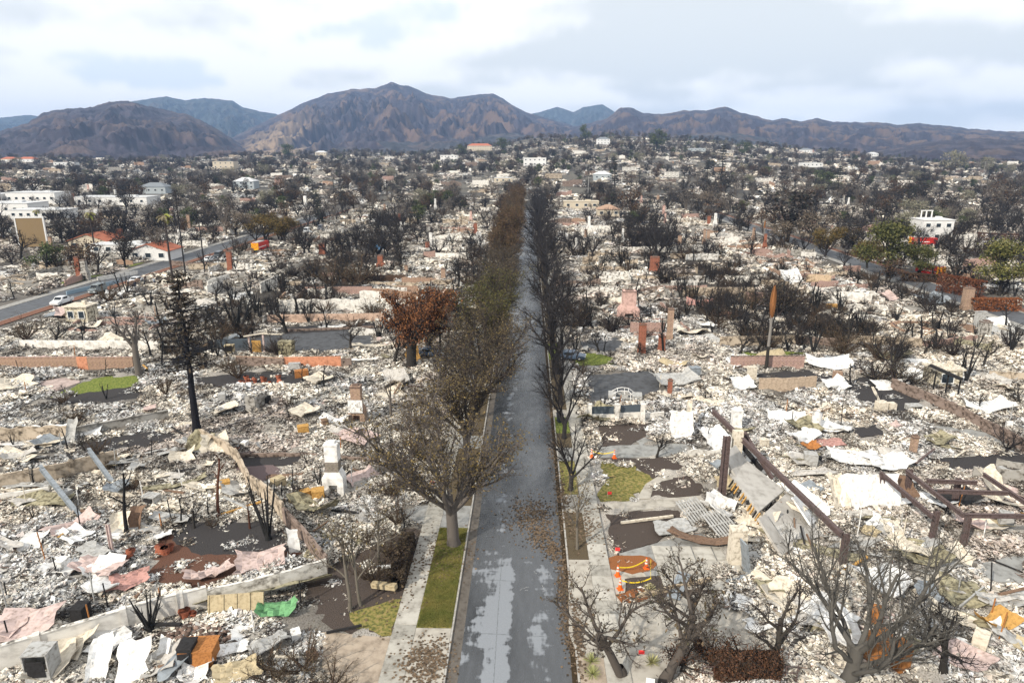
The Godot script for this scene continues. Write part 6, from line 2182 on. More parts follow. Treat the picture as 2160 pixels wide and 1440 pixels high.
	torn(1480, 1148, 5.2, 1.3, "brown", "brown curved panel lying before the cream pillar", -0.28, 0.1, 0.08, 0.7, 0.3)
	torn(1420, 1118, 3.4, 2.0, "grey", "grey concrete slab with a broken edge on the soil bed", 0.25, 0.08, 0.08, 0.1, 0.3)
	# louvred shutter, slat by slat
	for s in [[1465, 1092, "upper"], [1520, 1118, "lower"]]:
		var lv_ := thing("louvred_screen", "grey slatted metal screen fallen by the cream pillar, %s one" % s[2], "screen", spot(s[0], s[1]) + Vector3(0, 0.7, 0), 0.45)
		lv_.rotation.x = 0.35
		var sm := MB.new()
		sm.box(Vector3.ZERO, Vector3(0.16, 0.05, 3.0))
		var smm := sm.mesh()
		for k in 8:
			var sl := part("slat", smm, paint("grey"), lv_)
			sl.position.x = -1.1 + 0.31 * k
		var rm := MB.new()
		for e in [-1.2, 0.0, 1.2]:
			rm.box(Vector3(0, -0.06, e), Vector3(2.5, 0.06, 0.12))
		part("rail", rm.mesh(), paint("grey"), lv_)
	torn(1435, 925, 2.7, 3.2, "white", "pale blue white garage door panel standing in rubble", 0.0, 1.25, 0.06, 0.1, 1.5)
	torn(1452, 905, 0.8, 3.4, "cream", "cream curled strip at the right of the garage door panel", 0.1, 1.2, 0.1, 0.2, 1.6)
	torn(1690, 915, 3.4, 3.0, "olive", "olive green draped sheet beside the white cylinder", 0.3, 0.2, 0.4, 0.6, 0.3)
	torn(1660, 893, 4.6, 1.8, "white", "bright white panel left of the white cylinder", 0.05, 0.8, 0.06, 0.1, 0.6)
	torn(1745, 915, 3.6, 1.0, "white", "white bent flashing right of the white cylinder", -0.5, 0.2, 0.2, 0.4, 0.3)
	torn(1690, 935, 4.0, 2.0, "white", "folded white sheet in front of the olive one", 0.6, 0.3, 0.35, 0.5, 0.3)
	torn(1740, 938, 4.0, 1.8, "rose", "dark red panel on the rubble right of the folded white sheet", 0.1, 0.05, 0.05, 0.1, 0.1)
	torn(1706, 955, 1.6, 1.2, "rust", "rust red crumpled metal below the olive sheet", 0.3, 0.4, 0.3, 0.3, 0.3)
	torn(1830, 1065, 5.6, 3.0, "white", "large white ribbed metal sheet standing behind the brown frame", 0.06, 1.15, 0.05, 0.1, 1.3)
	torn(1760, 1062, 1.6, 3.4, "cream", "cream torn panel at the left of the ribbed metal sheet", 0.2, 0.9, 0.2, 0.4, 1.0)
	torn(1870, 985, 4.5, 3.0, "white", "humped white sheet behind the ribbed metal sheet", 0.3, 0.1, 0.3, 0.5, 0.2)
	torn(1800, 975, 5.0, 3.0, "white", "broad white crumpled sheet in the right lot", -0.2, 0.1, 0.3, 0.3, 0.1)
	torn(2095, 1325, 2.4, 1.6, "amber", "folded amber coloured panel on white rubble", 0.3, 0.2, 0.15, 0.9, 0.2)
	torn(2130, 1275, 4.5, 1.4, "grey", "pale grey sheet behind the amber panel", 0.1, 0.1, 0.15, 0.3, 0.1)
	torn(1955, 1265, 1.6, 1.8, "steel", "dark grey wire crate among the twigs", 0.2, 0.6, 0.1, 0.2, 0.4)
	torn(2020, 1185, 1.6, 2.0, "cream", "cream triangular panel in the right lot", 0.6, 0.6, 0.1, 0.3, 0.5)
	crate(1850, 1400, 1.5, 2.0, 1.2, "rust", "bright rusty cabinet behind the pollarded tree, left one", 0.2, "metal_cabinet", "cabinet")
	crate(1895, 1410, 1.0, 1.8, 1.0, "rust", "bright rusty cabinet behind the pollarded tree, right one", 0.3, "metal_cabinet", "cabinet")
	# brown steel portal frame
	for s in [[1858, 997, 1968, 1090, 3.0, "left slanting"], [1912, 993, 2034, 1088, 3.0, "right slanting"], [2034, 1087, 2200, 1089, 3.0, "near horizontal"], [1955, 1014, 2062, 1018, 3.0, "far horizontal"], [1978, 1036, 2128, 1040, 3.0, "middle horizontal"], [2075, 1000, 2200, 1085, 3.0, "rightmost slanting"]]:
		girder(at(s[0], s[1], s[4]), at(s[2], s[3], s[4]), 0.32, "rusty brown steel frame beam, %s one" % s[5])
	for s in [[1965, 1145, "front left"], [2030, 1160, "front right"], [1853, 1060, "rear left"], [1911, 1050, "rear right"], [2012, 1070, "middle"]]:
		column(s[0], s[1], 3.0, 0.36, "rusty post of the brown steel frame, %s" % s[2])
	torn(2085, 1050, 2.2, 3.2, "cream", "cream torn wall panel inside the brown steel frame", 0.3, 0.9, 0.2, 0.4, 1.2)
	torn(2010, 1062, 4.5, 2.0, "black", "charred panel heap inside the brown steel frame", 0.2, 0.3, 0.3, 0.4, 0.3)
	torn(1900, 1050, 2.0, 2.0, "brown", "brown torn curtain wall at the rear post", 0.2, 0.9, 0.2, 0.3, 0.7)
	# middle right
	torn(1745, 775, 6.5, 2.8, "white", "curved broken white shell leaning on the green strip wall", -0.1, 0.5, 0.3, 1.0, 0.5)
	torn(1560, 768, 4.0, 1.8, "white", "pale curled roofing left of the green strip", -0.3, 0.1, 0.3, 0.4, 0.2)
	torn(1755, 822, 3.6, 2.6, "white", "white pointed tent of plaster right of the lattice wall", 0.3, 0.4, 0.4, 0.6, 0.3)
	torn(1560, 822, 3.2, 2.4, "white", "bright white dented tank shell left of the lattice wall", 0.1, 0.5, 0.2, 0.7, 0.4)
	torn(1880, 818, 5.5, 2.0, "white", "white slab fragment under dark brush on the right", 0.15, 0.5, 0.1, 0.2, 0.4)
	torn(1665, 600, 5.0, 4.5, "white", "tall white torn roof sheet by the ruined sand wall", 0.2, 0.8, 0.4, 0.6, 1.5)
	torn(1960, 640, 7.0, 4.5, "steel", "blue grey crumpled metal roof in the right distance", 0.4, 0.3, 0.5, 0.9, 0.6)
	torn(1870, 635, 4.0, 3.0, "pink", "peach pointed plaster piece near the blue grey roof", 0.6, 0.6, 0.3, 0.5, 0.5)
	torn(2100, 690, 6.0, 3.0, "white", "white sloping wall piece before the clipped hedge", 0.2, 0.7, 0.1, 0.2, 0.6)
	torn(1475, 645, 5.5, 3.0, "rose", "rose coloured collapsed roof near the tall cream wall", -0.3, 0.3, 0.4, 0.5, 0.4)
	torn(1530, 665, 6.0, 2.4, "rose", "dark rose flat slab left of the twiggy shrub", 0.05, 0.1, 0.1, 0.1, 0.2)
	torn(1850, 855, 0.5, 3.2, "cream", "cream slanting post beside the washing machine", 0.5, 0.9, 0.02, 0.0, 1.0)
	crate(1858, 868, 1.2, 1.1, 1.0, "cream", "pale washing machine in the charred right yard", 0.2, "washing_machine", "appliance")
	crate(1880, 868, 0.8, 1.2, 0.8, "cream", "pale narrow appliance right of the washing machine", 0.1, "appliance", "appliance")
	crate(1928, 865, 1.8, 0.7, 1.2, "grey", "grey table shaped block in the charred right yard", 0.1, "appliance", "appliance", true)
	crate(1465, 795, 1.4, 1.5, 1.2, "steel", "dark barrel beside the yellow one in the right lots", 0.2, "barrel", "barrel")
	crate(1585, 800, 1.1, 1.9, 1.0, "cream", "pale upright boiler left of the lattice wall", 0.1, "boiler", "boiler")
	crate(1755, 655, 2.2, 1.2, 1.2, "amber", "bright orange cabinet in the right middle distance", 0.1, "metal_cabinet", "cabinet")
	crate(2065, 692, 2.0, 3.2, 0.6, "grey", "plain grey upright box before the white sloping wall", 0.1, "cabinet", "cabinet")
	# ruin with black beam at the right
	board(at(1963, 770, 3.6), at(2030, 800, 3.0), 0.4, 0.35, "black", "black slanting roof beam of the cream ruin on the right", "roof_beam", "beam")
	house("house_ruin", 1985, 812, 4.0, 2.5, 2.6, "none", mats.beige_ruin, paint("cream"), "small cream roofless ruin under the black slanting beam", 1)
	for k in 3:
		column(1968 + 26 * k, 828 + 6 * k, 3.0, 0.14, "thin black pole under the black slanting beam, number %s" % ["one", "two", "three"][k], "black")
	# water heater cylinder
	var cy := MB.new()
	cy.tube([Vector3(0, -0.1, 0), Vector3(0, 2.5, 0), Vector3(0, 2.62, 0)], [0.55, 0.55, 0.35], 16)
	solo("water_tank", cy.mesh(), paint("white"), "white upright water tank cylinder in the right lot", "tank", at(1720, 912))
	# paving slabs of the white terrace, one by one
	var pm2 := MB.new()
	pm2.box(Vector3(0, 0.06, 0), Vector3(1.55, 0.12, 1.9))
	var pmm := pm2.mesh()
	var terrace := Node3D.new()
	terrace.name = "terrace_paving"
	add_child(terrace)
	terrace.set_meta("kind", "structure")
	var t0 := at(1398, 1168)
	for a in 5:
		for b in 3:
			var sl := part("slab", pmm, mats["slab_concrete_%d" % (4 - (a + b) % 2)], terrace)
			sl.position = t0 + Vector3(1.68 * a, 0.03, 1.95 * b)
			sl.rotation = Vector3(rng.randf_range(-0.02, 0.02), rng.randf_range(-0.02, 0.02), rng.randf_range(-0.02, 0.02))
	# --- loose sheets, boards, pipes and boxes through the lots
	var r := RandomNumberGenerator.new()
	r.seed = 77
	var shapes := {}
	for k in 8:
		shapes[k] = crumple(500 + k, 1.0 + 0.25 * (k % 4), 0.9 + 0.2 * (k % 3), 0.16, 0.22 if k % 2 else 0.05, 5, 4)
	var tints := ["white", "cream", "cream", "ash", "grey", "white", "cream", "olive", "pink", "tan", "ash", "steel"]
	var words := {"white": "white", "cream": "cream", "ash": "ash grey", "grey": "grey", "olive": "olive", "pink": "pink", "tan": "tan", "steel": "blue grey"}
	var n := 0
	while n < 270:
		var px := r.randf_range(0, 2160)
		var py := 620.0 + 800.0 * pow(r.randf(), 1.1)
		var flat := n % 3 == 0
		if flat:
			px = r.randf_range(0, 440)
			py = r.randf_range(930, 1160)
			if n % 2:
				px = r.randf_range(1560, 2150)
				py = r.randf_range(860, 1400)
		var p := spot(px, py)
		if street(p.x, p.z) or not clear_of(p.x, p.z, 1.5) or zone_at(p.x, p.z) != 0:
			continue
		var c: String = tints[r.randi() % tints.size()]
		if flat:
			c = ["cream", "grey", "ash", "white", "olive"][r.randi() % 5]
		var s := r.randf_range(0.8, 2.6) * (1.0 if py > 900 else 1.4)
		var side := "left" if p.x < 0 else "right"
		var row := "near" if py > 1000 else ("second row of" if py > 780 else "further")
		var o := solo("debris_sheet", shapes[r.randi() % 8], paint(c), "crumpled %s sheet loose in the %s lots %s of the street" % [words[c], row, side], "sheet", p + Vector3(0, 0.1, 0), r.randf() * TAU, "loose crumpled sheets in the rubble")
		o.scale = Vector3(s, s * r.randf_range(0.6, 1.4), s)
		if flat:
			o.scale = Vector3(s * r.randf_range(1.0, 2.0), s * 0.55, s * r.randf_range(0.4, 0.8))
			o.rotation.y = r.randf_range(-0.6, 0.6)
		o.rotation.x = r.randf_range(-0.25, 0.25)
		n += 1
	for k in 110:
		var px := r.randf_range(0, 2160)
		var py := 640.0 + 780.0 * r.randf()
		var p := spot(px, py)
		if street(p.x, p.z) or zone_at(p.x, p.z) != 0:
			continue
		var az := r.randf() * TAU
		var len := r.randf_range(1.5, 4.5)
		var c: String = ["black", "black", "brown", "cream", "grey", "amber", "purple"][r.randi() % 7]
		var cw_: String = {"black": "charred black", "brown": "brown", "cream": "pale", "grey": "grey", "amber": "amber", "purple": "rusty"}[c]
		board(p + Vector3(0, 0.15, 0), p + Vector3(cos(az) * len, r.randf_range(0.1, 0.9), sin(az) * len), r.randf_range(0.1, 0.28), r.randf_range(0.06, 0.16), c, "%s beam lying in the rubble %s of the street" % [cw_, "left" if p.x < 0 else "right"], "fallen_beam", "beam", "loose beams in the rubble")
	var rod := MB.new()
	rod.tube([Vector3(0, -0.2, 0), Vector3(0, 0.5, 0), Vector3(0.02, 1.0, 0)], [0.05, 0.05, 0.05], 6)
	var rodm := rod.mesh()
	for k in 130:
		var px := r.randf_range(0, 2160)
		var py := 600.0 + 760.0 * r.randf()
		var p := spot(px, py)
		if street(p.x, p.z) or zone_at(p.x, p.z) != 0:
			continue
		var c: String = ["black", "black", "cream", "rust", "grey", "white"][r.randi() % 6]
		var o := solo("standing_pipe", rodm, paint(c), "thin %s pipe standing up in the rubble %s of the street" % [{"black": "black", "cream": "pale", "rust": "rusty", "grey": "grey", "white": "white"}[c], "left" if p.x < 0 else "right"], "pipe", p, r.randf() * TAU, "thin pipes standing in the rubble")
		var h := r.randf_range(0.9, 2.8)
		o.scale = Vector3(1.0, h, 1.0)
		o.rotation.z = r.randf_range(-0.12, 0.12)
	for k in 36:
		var px := r.randf_range(0, 2160)
		var py := 640.0 + 760.0 * r.randf()
		var p := at(px, py)
		if street(p.x, p.z) or zone_at(p.x, p.z) != 0:
			continue
		var c: String = ["rust", "grey", "cream", "white", "black", "grey", "white", "brown"][r.randi() % 8]
		var s := r.randf_range(0.6, 1.3)
		crate(px, py, s, s * r.randf_range(0.6, 1.2), s * 0.8, c, "%s scorched box half buried in the rubble %s of the street" % [{"rust": "rusty", "grey": "grey", "cream": "pale", "white": "white", "black": "black", "amber": "amber", "brown": "brown"}[c], "left" if p.x < 0 else "right"], r.randf() * TAU, "scorched_box", "box", false, "scorched boxes in the rubble")

# ------------------------------------------------------------------ vehicles
func car(px: float, py: float, col: Color, style: String, label: String, turn := 0.0, group := "") -> Node3D:
	var p := at(px, py)
	p.y = 0.02 if street(p.x, p.z) else gy(p.x, p.z) + 0.08
	var o := thing("pickup_truck" if style == "pickup" else ("van" if style == "van" else "car"), label, "pickup" if style == "pickup" else ("van" if style == "van" else "car"), p, turn, group)
	var key := "paint_%s" % col.to_html()
	var m := mat(key, col, 0.35)
	m.clearcoat_enabled = true
	var L := 5.4 if style == "pickup" else 4.6
	var prof: Array      # side outline, nose at +z
	match style:
		"pickup": prof = [[-2.7, 0.5], [2.65, 0.45], [2.75, 0.95], [1.55, 1.2], [0.8, 1.85], [-0.75, 1.85], [-0.95, 1.25], [-2.7, 1.22]]
		"van": prof = [[-2.3, 0.45], [2.3, 0.45], [2.35, 1.1], [1.5, 1.35], [0.9, 2.15], [-2.25, 2.2], [-2.35, 0.9]]
		_: prof = [[-2.2, 0.4], [2.2, 0.38], [2.3, 0.75], [1.2, 0.98], [0.45, 1.45], [-1.0, 1.45], [-1.7, 1.0], [-2.25, 0.95]]
	var mb := MB.new()
	var w := 0.92
	var k := prof.size()
	for s in [-1.0, 1.0]:
		for a in range(1, k - 1):
			var t := [prof[0], prof[a], prof[a + 1]]
			var q := []
			for e in t:
				q.append(Vector3(s * (w if e[1] < 1.3 else w * 0.84), e[1], e[0]))
			if s > 0:
				mb.tri(q[0], q[2], q[1])
			else:
				mb.tri(q[0], q[1], q[2])
	for a in k:
		var e: Array = prof[a]
		var f: Array = prof[(a + 1) % k]
		var we := w if e[1] < 1.3 else w * 0.84
		var wf := w if f[1] < 1.3 else w * 0.84
		mb.quad(Vector3(-we, e[1], e[0]), Vector3(we, e[1], e[0]), Vector3(wf, f[1], f[0]), Vector3(-wf, f[1], f[0]))
	part("body", mb.mesh(), m, o)
	var glass := mat("car_glass", lin(0.02, 0.025, 0.03), 0.1)
	var roofy := 1.85 if style == "pickup" else (2.15 if style == "van" else 1.45)
	var g := MB.new()
	g.box(Vector3(0, roofy - 0.32, -0.02 if style == "pickup" else -0.25), Vector3(1.74, 0.36, 1.35 if style == "pickup" else 1.6))
	part("side_window", g.mesh(), glass, o)
	g = MB.new()
	var a0: Array = prof[3]
	var a1: Array = prof[4]
	var lo := Vector3(0, lerpf(a0[1], a1[1], 0.12), lerpf(a0[0], a1[0], 0.12) + 0.03)
	var hi := Vector3(0, lerpf(a0[1], a1[1], 0.9), lerpf(a0[0], a1[0], 0.9) + 0.03)
	g.quad(lo + Vector3(-0.76, 0, 0), lo + Vector3(0.76, 0, 0), hi + Vector3(0.7, 0, 0), hi + Vector3(-0.7, 0, 0))
	part("windscreen", g.mesh(), glass, o)
	var wm := MB.new()
	wm.tube([Vector3(-0.12, 0, 0), Vector3(0.12, 0, 0)], [0.36, 0.36], 14)
	wm.tube([Vector3(0.12, 0, 0), Vector3(-0.12, 0, 0)], [0.36, 0.36], 14)
	var wmm := wm.mesh()
	var hub := MB.new()
	hub.tube([Vector3(-0.13, 0, 0), Vector3(0.13, 0, 0)], [0.2, 0.2], 10)
	hub.tube([Vector3(0.13, 0, 0), Vector3(-0.13, 0, 0)], [0.2, 0.2], 10)
	var hubm := hub.mesh()
	for s in [-1.0, 1.0]:
		for z in [-L * 0.3, L * 0.3]:
			var wh := part("wheel", wmm, mat("tyre_rubber", lin(0.02, 0.02, 0.02), 0.9), o)
			wh.position = Vector3(s * 0.84, 0.36, z)
			part("rim", hubm, mat("rim_metal", lin(0.4, 0.4, 0.4), 0.4, "", 1.0, 0.6), wh)
	for s in [-0.62, 0.62]:
		var hm := MB.new()
		hm.box(Vector3(s, 0.72, L * 0.5 - 0.03), Vector3(0.34, 0.16, 0.12))
		part("headlight", hm.mesh(), mat("lamp_lens", lin(0.7, 0.7, 0.72), 0.2), o)
	if style == "pickup":
		var bed := MB.new()
		bed.box(Vector3(0, 1.235, -1.82), Vector3(1.5, 0.03, 1.5))
		part("bed", bed.mesh(), paint("black"), o)
	return o

func fire_engine(px: float, py: float, turn: float, label: String) -> void:
	var p := at(px, py)
	p.y = 0.02
	var o := thing("fire_engine", label, "fire engine", p, turn)
	var red := mat("engine_red", lin(0.48, 0.03, 0.025), 0.35)
	var mb := MB.new()
	mb.box(Vector3(0, 1.75, -1.0), Vector3(2.5, 2.4, 6.0))
	mb.box(Vector3(0, 1.7, 3.2), Vector3(2.5, 2.3, 2.2))
	part("body", mb.mesh(), red, o)
	mb = MB.new()
	mb.box(Vector3(0, 2.3, 4.2), Vector3(2.3, 0.9, 0.3))
	part("windscreen", mb.mesh(), mat("car_glass"), o)
	mb = MB.new()
	mb.box(Vector3(0, 1.5, -1.0), Vector3(2.54, 0.25, 5.9))
	part("stripe", mb.mesh(), paint("white"), o)
	mb = MB.new()
	mb.box(Vector3(0, 3.05, -1.0), Vector3(1.9, 0.25, 5.4))
	part("ladder", mb.mesh(), paint("grey"), o)
	# yellow and red chevrons on the tail
	var yellow := mat("chevron_yellow", lin(0.85, 0.55, 0.02), 0.5)
	mb = MB.new()
	mb.box(Vector3(0, 1.75, -4.02), Vector3(2.4, 2.3, 0.05))
	part("tail_panel", mb.mesh(), yellow, o)
	for k in 5:
		for s in [-1.0, 1.0]:
			var cm := MB.new()
			var y := 0.75 + 0.45 * k
			cm.quad(Vector3(s * 1.15, y, -4.06), Vector3(0, y + 0.5, -4.06), Vector3(0, y + 0.28, -4.06), Vector3(s * 1.15, maxf(0.62, y - 0.22), -4.06))
			part("chevron", cm.mesh(), red, o)
	var wm := MB.new()
	wm.tube([Vector3(-0.18, 0, 0), Vector3(0.18, 0, 0)], [0.52, 0.52], 14)
	wm.tube([Vector3(0.18, 0, 0), Vector3(-0.18, 0, 0)], [0.52, 0.52], 14)
	for s in [-1.12, 1.12]:
		for z in [-2.4, 2.8]:
			var w := part("wheel", wm.mesh(), mat("tyre_rubber"), o)
			w.position = Vector3(s, 0.52, z)

func person(px: float, py: float, top: Color, legs: Color, label: String, turn: float, stride := 0.0) -> void:
	# one continuous figure: a joined field of tapered limbs, meshed on a small grid
	var p := at(px, py)
	p.y = 0.02
	var j := [[Vector3(-0.1, 0.05, stride), 0.055, Vector3(-0.1, 0.48, stride * 0.5 + 0.03), 0.07], [Vector3(-0.1, 0.48, stride * 0.5 + 0.03), 0.075, Vector3(-0.09, 0.9, 0), 0.1],
		[Vector3(0.1, 0.05, -stride), 0.055, Vector3(0.1, 0.48, -stride * 0.4 + 0.03), 0.07], [Vector3(0.1, 0.48, -stride * 0.4 + 0.03), 0.075, Vector3(0.09, 0.9, 0), 0.1],
		[Vector3(-0.1, 0.04, stride), 0.045, Vector3(-0.1, 0.04, stride + 0.16), 0.04], [Vector3(0.1, 0.04, -stride), 0.045, Vector3(0.1, 0.04, -stride + 0.16), 0.04],
		[Vector3(0, 0.92, 0), 0.15, Vector3(0, 1.35, 0), 0.17], [Vector3(-0.14, 1.42, 0), 0.08, Vector3(0.14, 1.42, 0), 0.08], [Vector3(0, 1.4, 0), 0.06, Vector3(0, 1.56, 0.01), 0.06],
		[Vector3(0, 1.63, 0.01), 0.1, Vector3(0, 1.7, 0), 0.095],
		[Vector3(-0.21, 1.4, 0), 0.06, Vector3(-0.27, 1.1, -0.03), 0.05], [Vector3(-0.27, 1.1, -0.03), 0.048, Vector3(-0.25, 0.84, 0.09), 0.038],
		[Vector3(0.21, 1.4, 0), 0.06, Vector3(0.27, 1.1, -0.03), 0.05], [Vector3(0.27, 1.1, -0.03), 0.048, Vector3(0.25, 0.84, 0.09), 0.038]]
	var cell := 0.035
	var lo := Vector3(-0.42, -0.03, -0.4)
	var nx := 24
	var ny := 53
	var nz := 24
	var f := PackedFloat32Array()
	f.resize(nx * ny * nz)
	for y in ny:
		for z in nz:
			for x in nx:
				var q := lo + Vector3(x, y, z) * cell
				var d := 9.0
				for b in j:
					if absf(q.y - (b[0].y + b[2].y) * 0.5) > absf(b[2].y - b[0].y) * 0.5 + 0.3:
						continue
					var ab: Vector3 = b[2] - b[0]
					var t := clampf((q - b[0]).dot(ab) / ab.length_squared(), 0.0, 1.0)
					var e: float = q.distance_to(b[0] + ab * t) - lerpf(b[1], b[3], t)
					var h := clampf(0.5 + 0.5 * (d - e) / 0.05, 0.0, 1.0)
					d = lerpf(d, e, h) - 0.05 * h * (1.0 - h)
				f[(y * nz + z) * nx + x] = d
	var mb := MB.new()
	var id := {}
	for y in ny - 1:
		for z in nz - 1:
			for x in nx - 1:
				var s := Vector3.ZERO
				var c := 0
				for e in [[0, 0, 0, 1, 0, 0], [0, 1, 0, 1, 1, 0], [0, 0, 1, 1, 0, 1], [0, 1, 1, 1, 1, 1], [0, 0, 0, 0, 1, 0], [1, 0, 0, 1, 1, 0], [0, 0, 1, 0, 1, 1], [1, 0, 1, 1, 1, 1], [0, 0, 0, 0, 0, 1], [1, 0, 0, 1, 0, 1], [0, 1, 0, 0, 1, 1], [1, 1, 0, 1, 1, 1]]:
					var a := f[((y + e[1]) * nz + z + e[2]) * nx + x + e[0]]
					var b := f[((y + e[4]) * nz + z + e[5]) * nx + x + e[3]]
					if (a < 0.0) != (b < 0.0):
						s += Vector3(e[0], e[1], e[2]).lerp(Vector3(e[3], e[4], e[5]), a / (a - b))
						c += 1
				if c:
					id[Vector3i(x, y, z)] = lo + (Vector3(x, y, z) + s / c) * cell
	for key in id:
		var x: int = key.x
		var y: int = key.y
		var z: int = key.z
		for ax in 3:
			var step: Vector3i = [Vector3i(1, 0, 0), Vector3i(0, 1, 0), Vector3i(0, 0, 1)][ax]
			var u: Vector3i = [Vector3i(0, 1, 0), Vector3i(0, 0, 1), Vector3i(1, 0, 0)][ax]
			var w: Vector3i = [Vector3i(0, 0, 1), Vector3i(1, 0, 0), Vector3i(0, 1, 0)][ax]
			var a := f[(y * nz + z) * nx + x]
			var b := f[((y + step.y) * nz + z + step.z) * nx + x + step.x]
			if (a < 0.0) == (b < 0.0):
				continue
			var q := [key - u - w, key - w, key, key - u]
			if not (id.has(q[0]) and id.has(q[1]) and id.has(q[3])):
				continue
			var yy: float = id[key].y
			mb.col = Color(0.32, 0.2, 0.15) if yy > 1.52 else (top if yy > 0.9 else (legs if yy > 0.1 else Color(0.03, 0.03, 0.03)))
			if yy > 1.68:
				mb.col = Color(0.05, 0.04, 0.035)
			if a < 0.0:
				mb.quad(id[q[0]], id[q[1]], id[q[2]], id[q[3]])
			else:
				mb.quad(id[q[3]], id[q[2]], id[q[1]], id[q[0]])
	solo("person", mb.mesh(), mat("clothes", Color.WHITE, 0.9, "", 1.0, 0.0, true), label, "person", p, turn)

func make_vehicles() -> void:
	var white := lin(0.72, 0.73, 0.74)
	car(131, 642, white, "pickup", "white pickup truck parked on the left street", 0.0)
	car(286, 596, white, "saloon", "white saloon car parked by the green verge on the left street", 0.0)
	car(206, 618, lin(0.16, 0.19, 0.2), "van", "grey van parked behind the white pickup truck", 0.0)
	car(440, 552, white, "saloon", "white car further up the left street", 0.05)
	car(461, 546, lin(0.03, 0.035, 0.04), "van", "black van beside the white car on the left street", 0.05)
	car(646, 492, white, "van", "white van far up the left street", 0.1)
	car(676, 488, lin(0.05, 0.05, 0.06), "van", "dark van far up the left street", 0.1)
	car(793, 530, lin(0.08, 0.22, 0.42), "van", "blue vehicle among the ruins left of the street", 1.2)
	car(908, 752, lin(0.05, 0.09, 0.16), "saloon", "blue car half hidden behind the orange tree", 1.4)
	car(1205, 758, lin(0.05, 0.08, 0.13), "saloon", "blue car half hidden behind the bare right street trees", 1.4)
	car(1645, 494, lin(0.5, 0.52, 0.54), "saloon", "silver car on the right street", 0.0)
	car(1625, 497, lin(0.05, 0.06, 0.09), "van", "dark van on the right street", 0.0)
	fire_engine(549, 528, 3.1, "red fire engine with yellow chevron tail on the left street")
	fire_engine(1962, 581, 3.25, "red fire engine with yellow chevron tail on the right street")
	fire_engine(1945, 518, 1.4, "red fire engine side on before the white house")
	person(285, 607, Color(0.03, 0.035, 0.05), Color(0.03, 0.03, 0.04), "person in dark clothes standing by the left street, left of three", 0.4)
	person(305, 603, Color(0.04, 0.045, 0.05), Color(0.02, 0.02, 0.03), "person in dark clothes standing by the left street, middle of three", -0.6, 0.1)
	person(325, 600, Color(0.45, 0.48, 0.52), Color(0.05, 0.07, 0.16), "person in a pale top walking by the left street, right of three", 1.0, 0.16)
	# burnt out car: bare shell, no glass, pale heat-bleached metal
	var p := at(1318, 842)
	var o := thing("burnt_car", "burnt out bleached car shell on the dark drive", "car", p + Vector3(0, 0.05, 0), 1.45)
	var mb := MB.new()
	mb.box(Vector3(0, 0.55, 1.6), Vector3(1.7, 0.45, 1.3))
	mb.box(Vector3(0, 0.55, -1.7), Vector3(1.7, 0.5, 1.0))
	for s in [-0.82, 0.82]:
		mb.box(Vector3(s, 0.4, 0), Vector3(0.08, 0.3, 2.4))
		mb.box(Vector3(s, 0.65, -0.1), Vector3(0.06, 0.5, 1.0))
	part("body", mb.mesh(), paint("grey"), o)
	mb = MB.new()
	for s in [-0.68, 0.68]:
		mb.tube([Vector3(s * 1.15, 0.75, 1.2), Vector3(s, 1.3, 0.45), Vector3(s, 1.38, -0.4), Vector3(s, 1.25, -1.0), Vector3(s * 1.15, 0.8, -1.7)], [0.05, 0.05, 0.05, 0.05, 0.05], 6)
		mb.tube([Vector3(s * 1.15, 0.6, 0.0), Vector3(s, 1.36, -0.1)], [0.05, 0.05], 6)
	mb.tube([Vector3(-0.68, 1.3, 0.45), Vector3(0.68, 1.3, 0.45)], [0.05, 0.05], 6)
	mb.tube([Vector3(-0.68, 1.25, -1.0), Vector3(0.68, 1.25, -1.0)], [0.05, 0.05], 6)
	part("roof_frame", mb.mesh(), paint("white"), o)
	var wm := MB.new()
	wm.tube([Vector3(-0.1, 0, 0), Vector3(0.1, 0, 0)], [0.3, 0.3], 12)
	wm.tube([Vector3(0.1, 0, 0), Vector3(-0.1, 0, 0)], [0.3, 0.3], 12)
	for s in [-0.8, 0.8]:
		for z in [-1.4, 1.5]:
			var w := part("wheel", wm.mesh(), paint("white"), o)
			w.position = Vector3(s, 0.3, z)

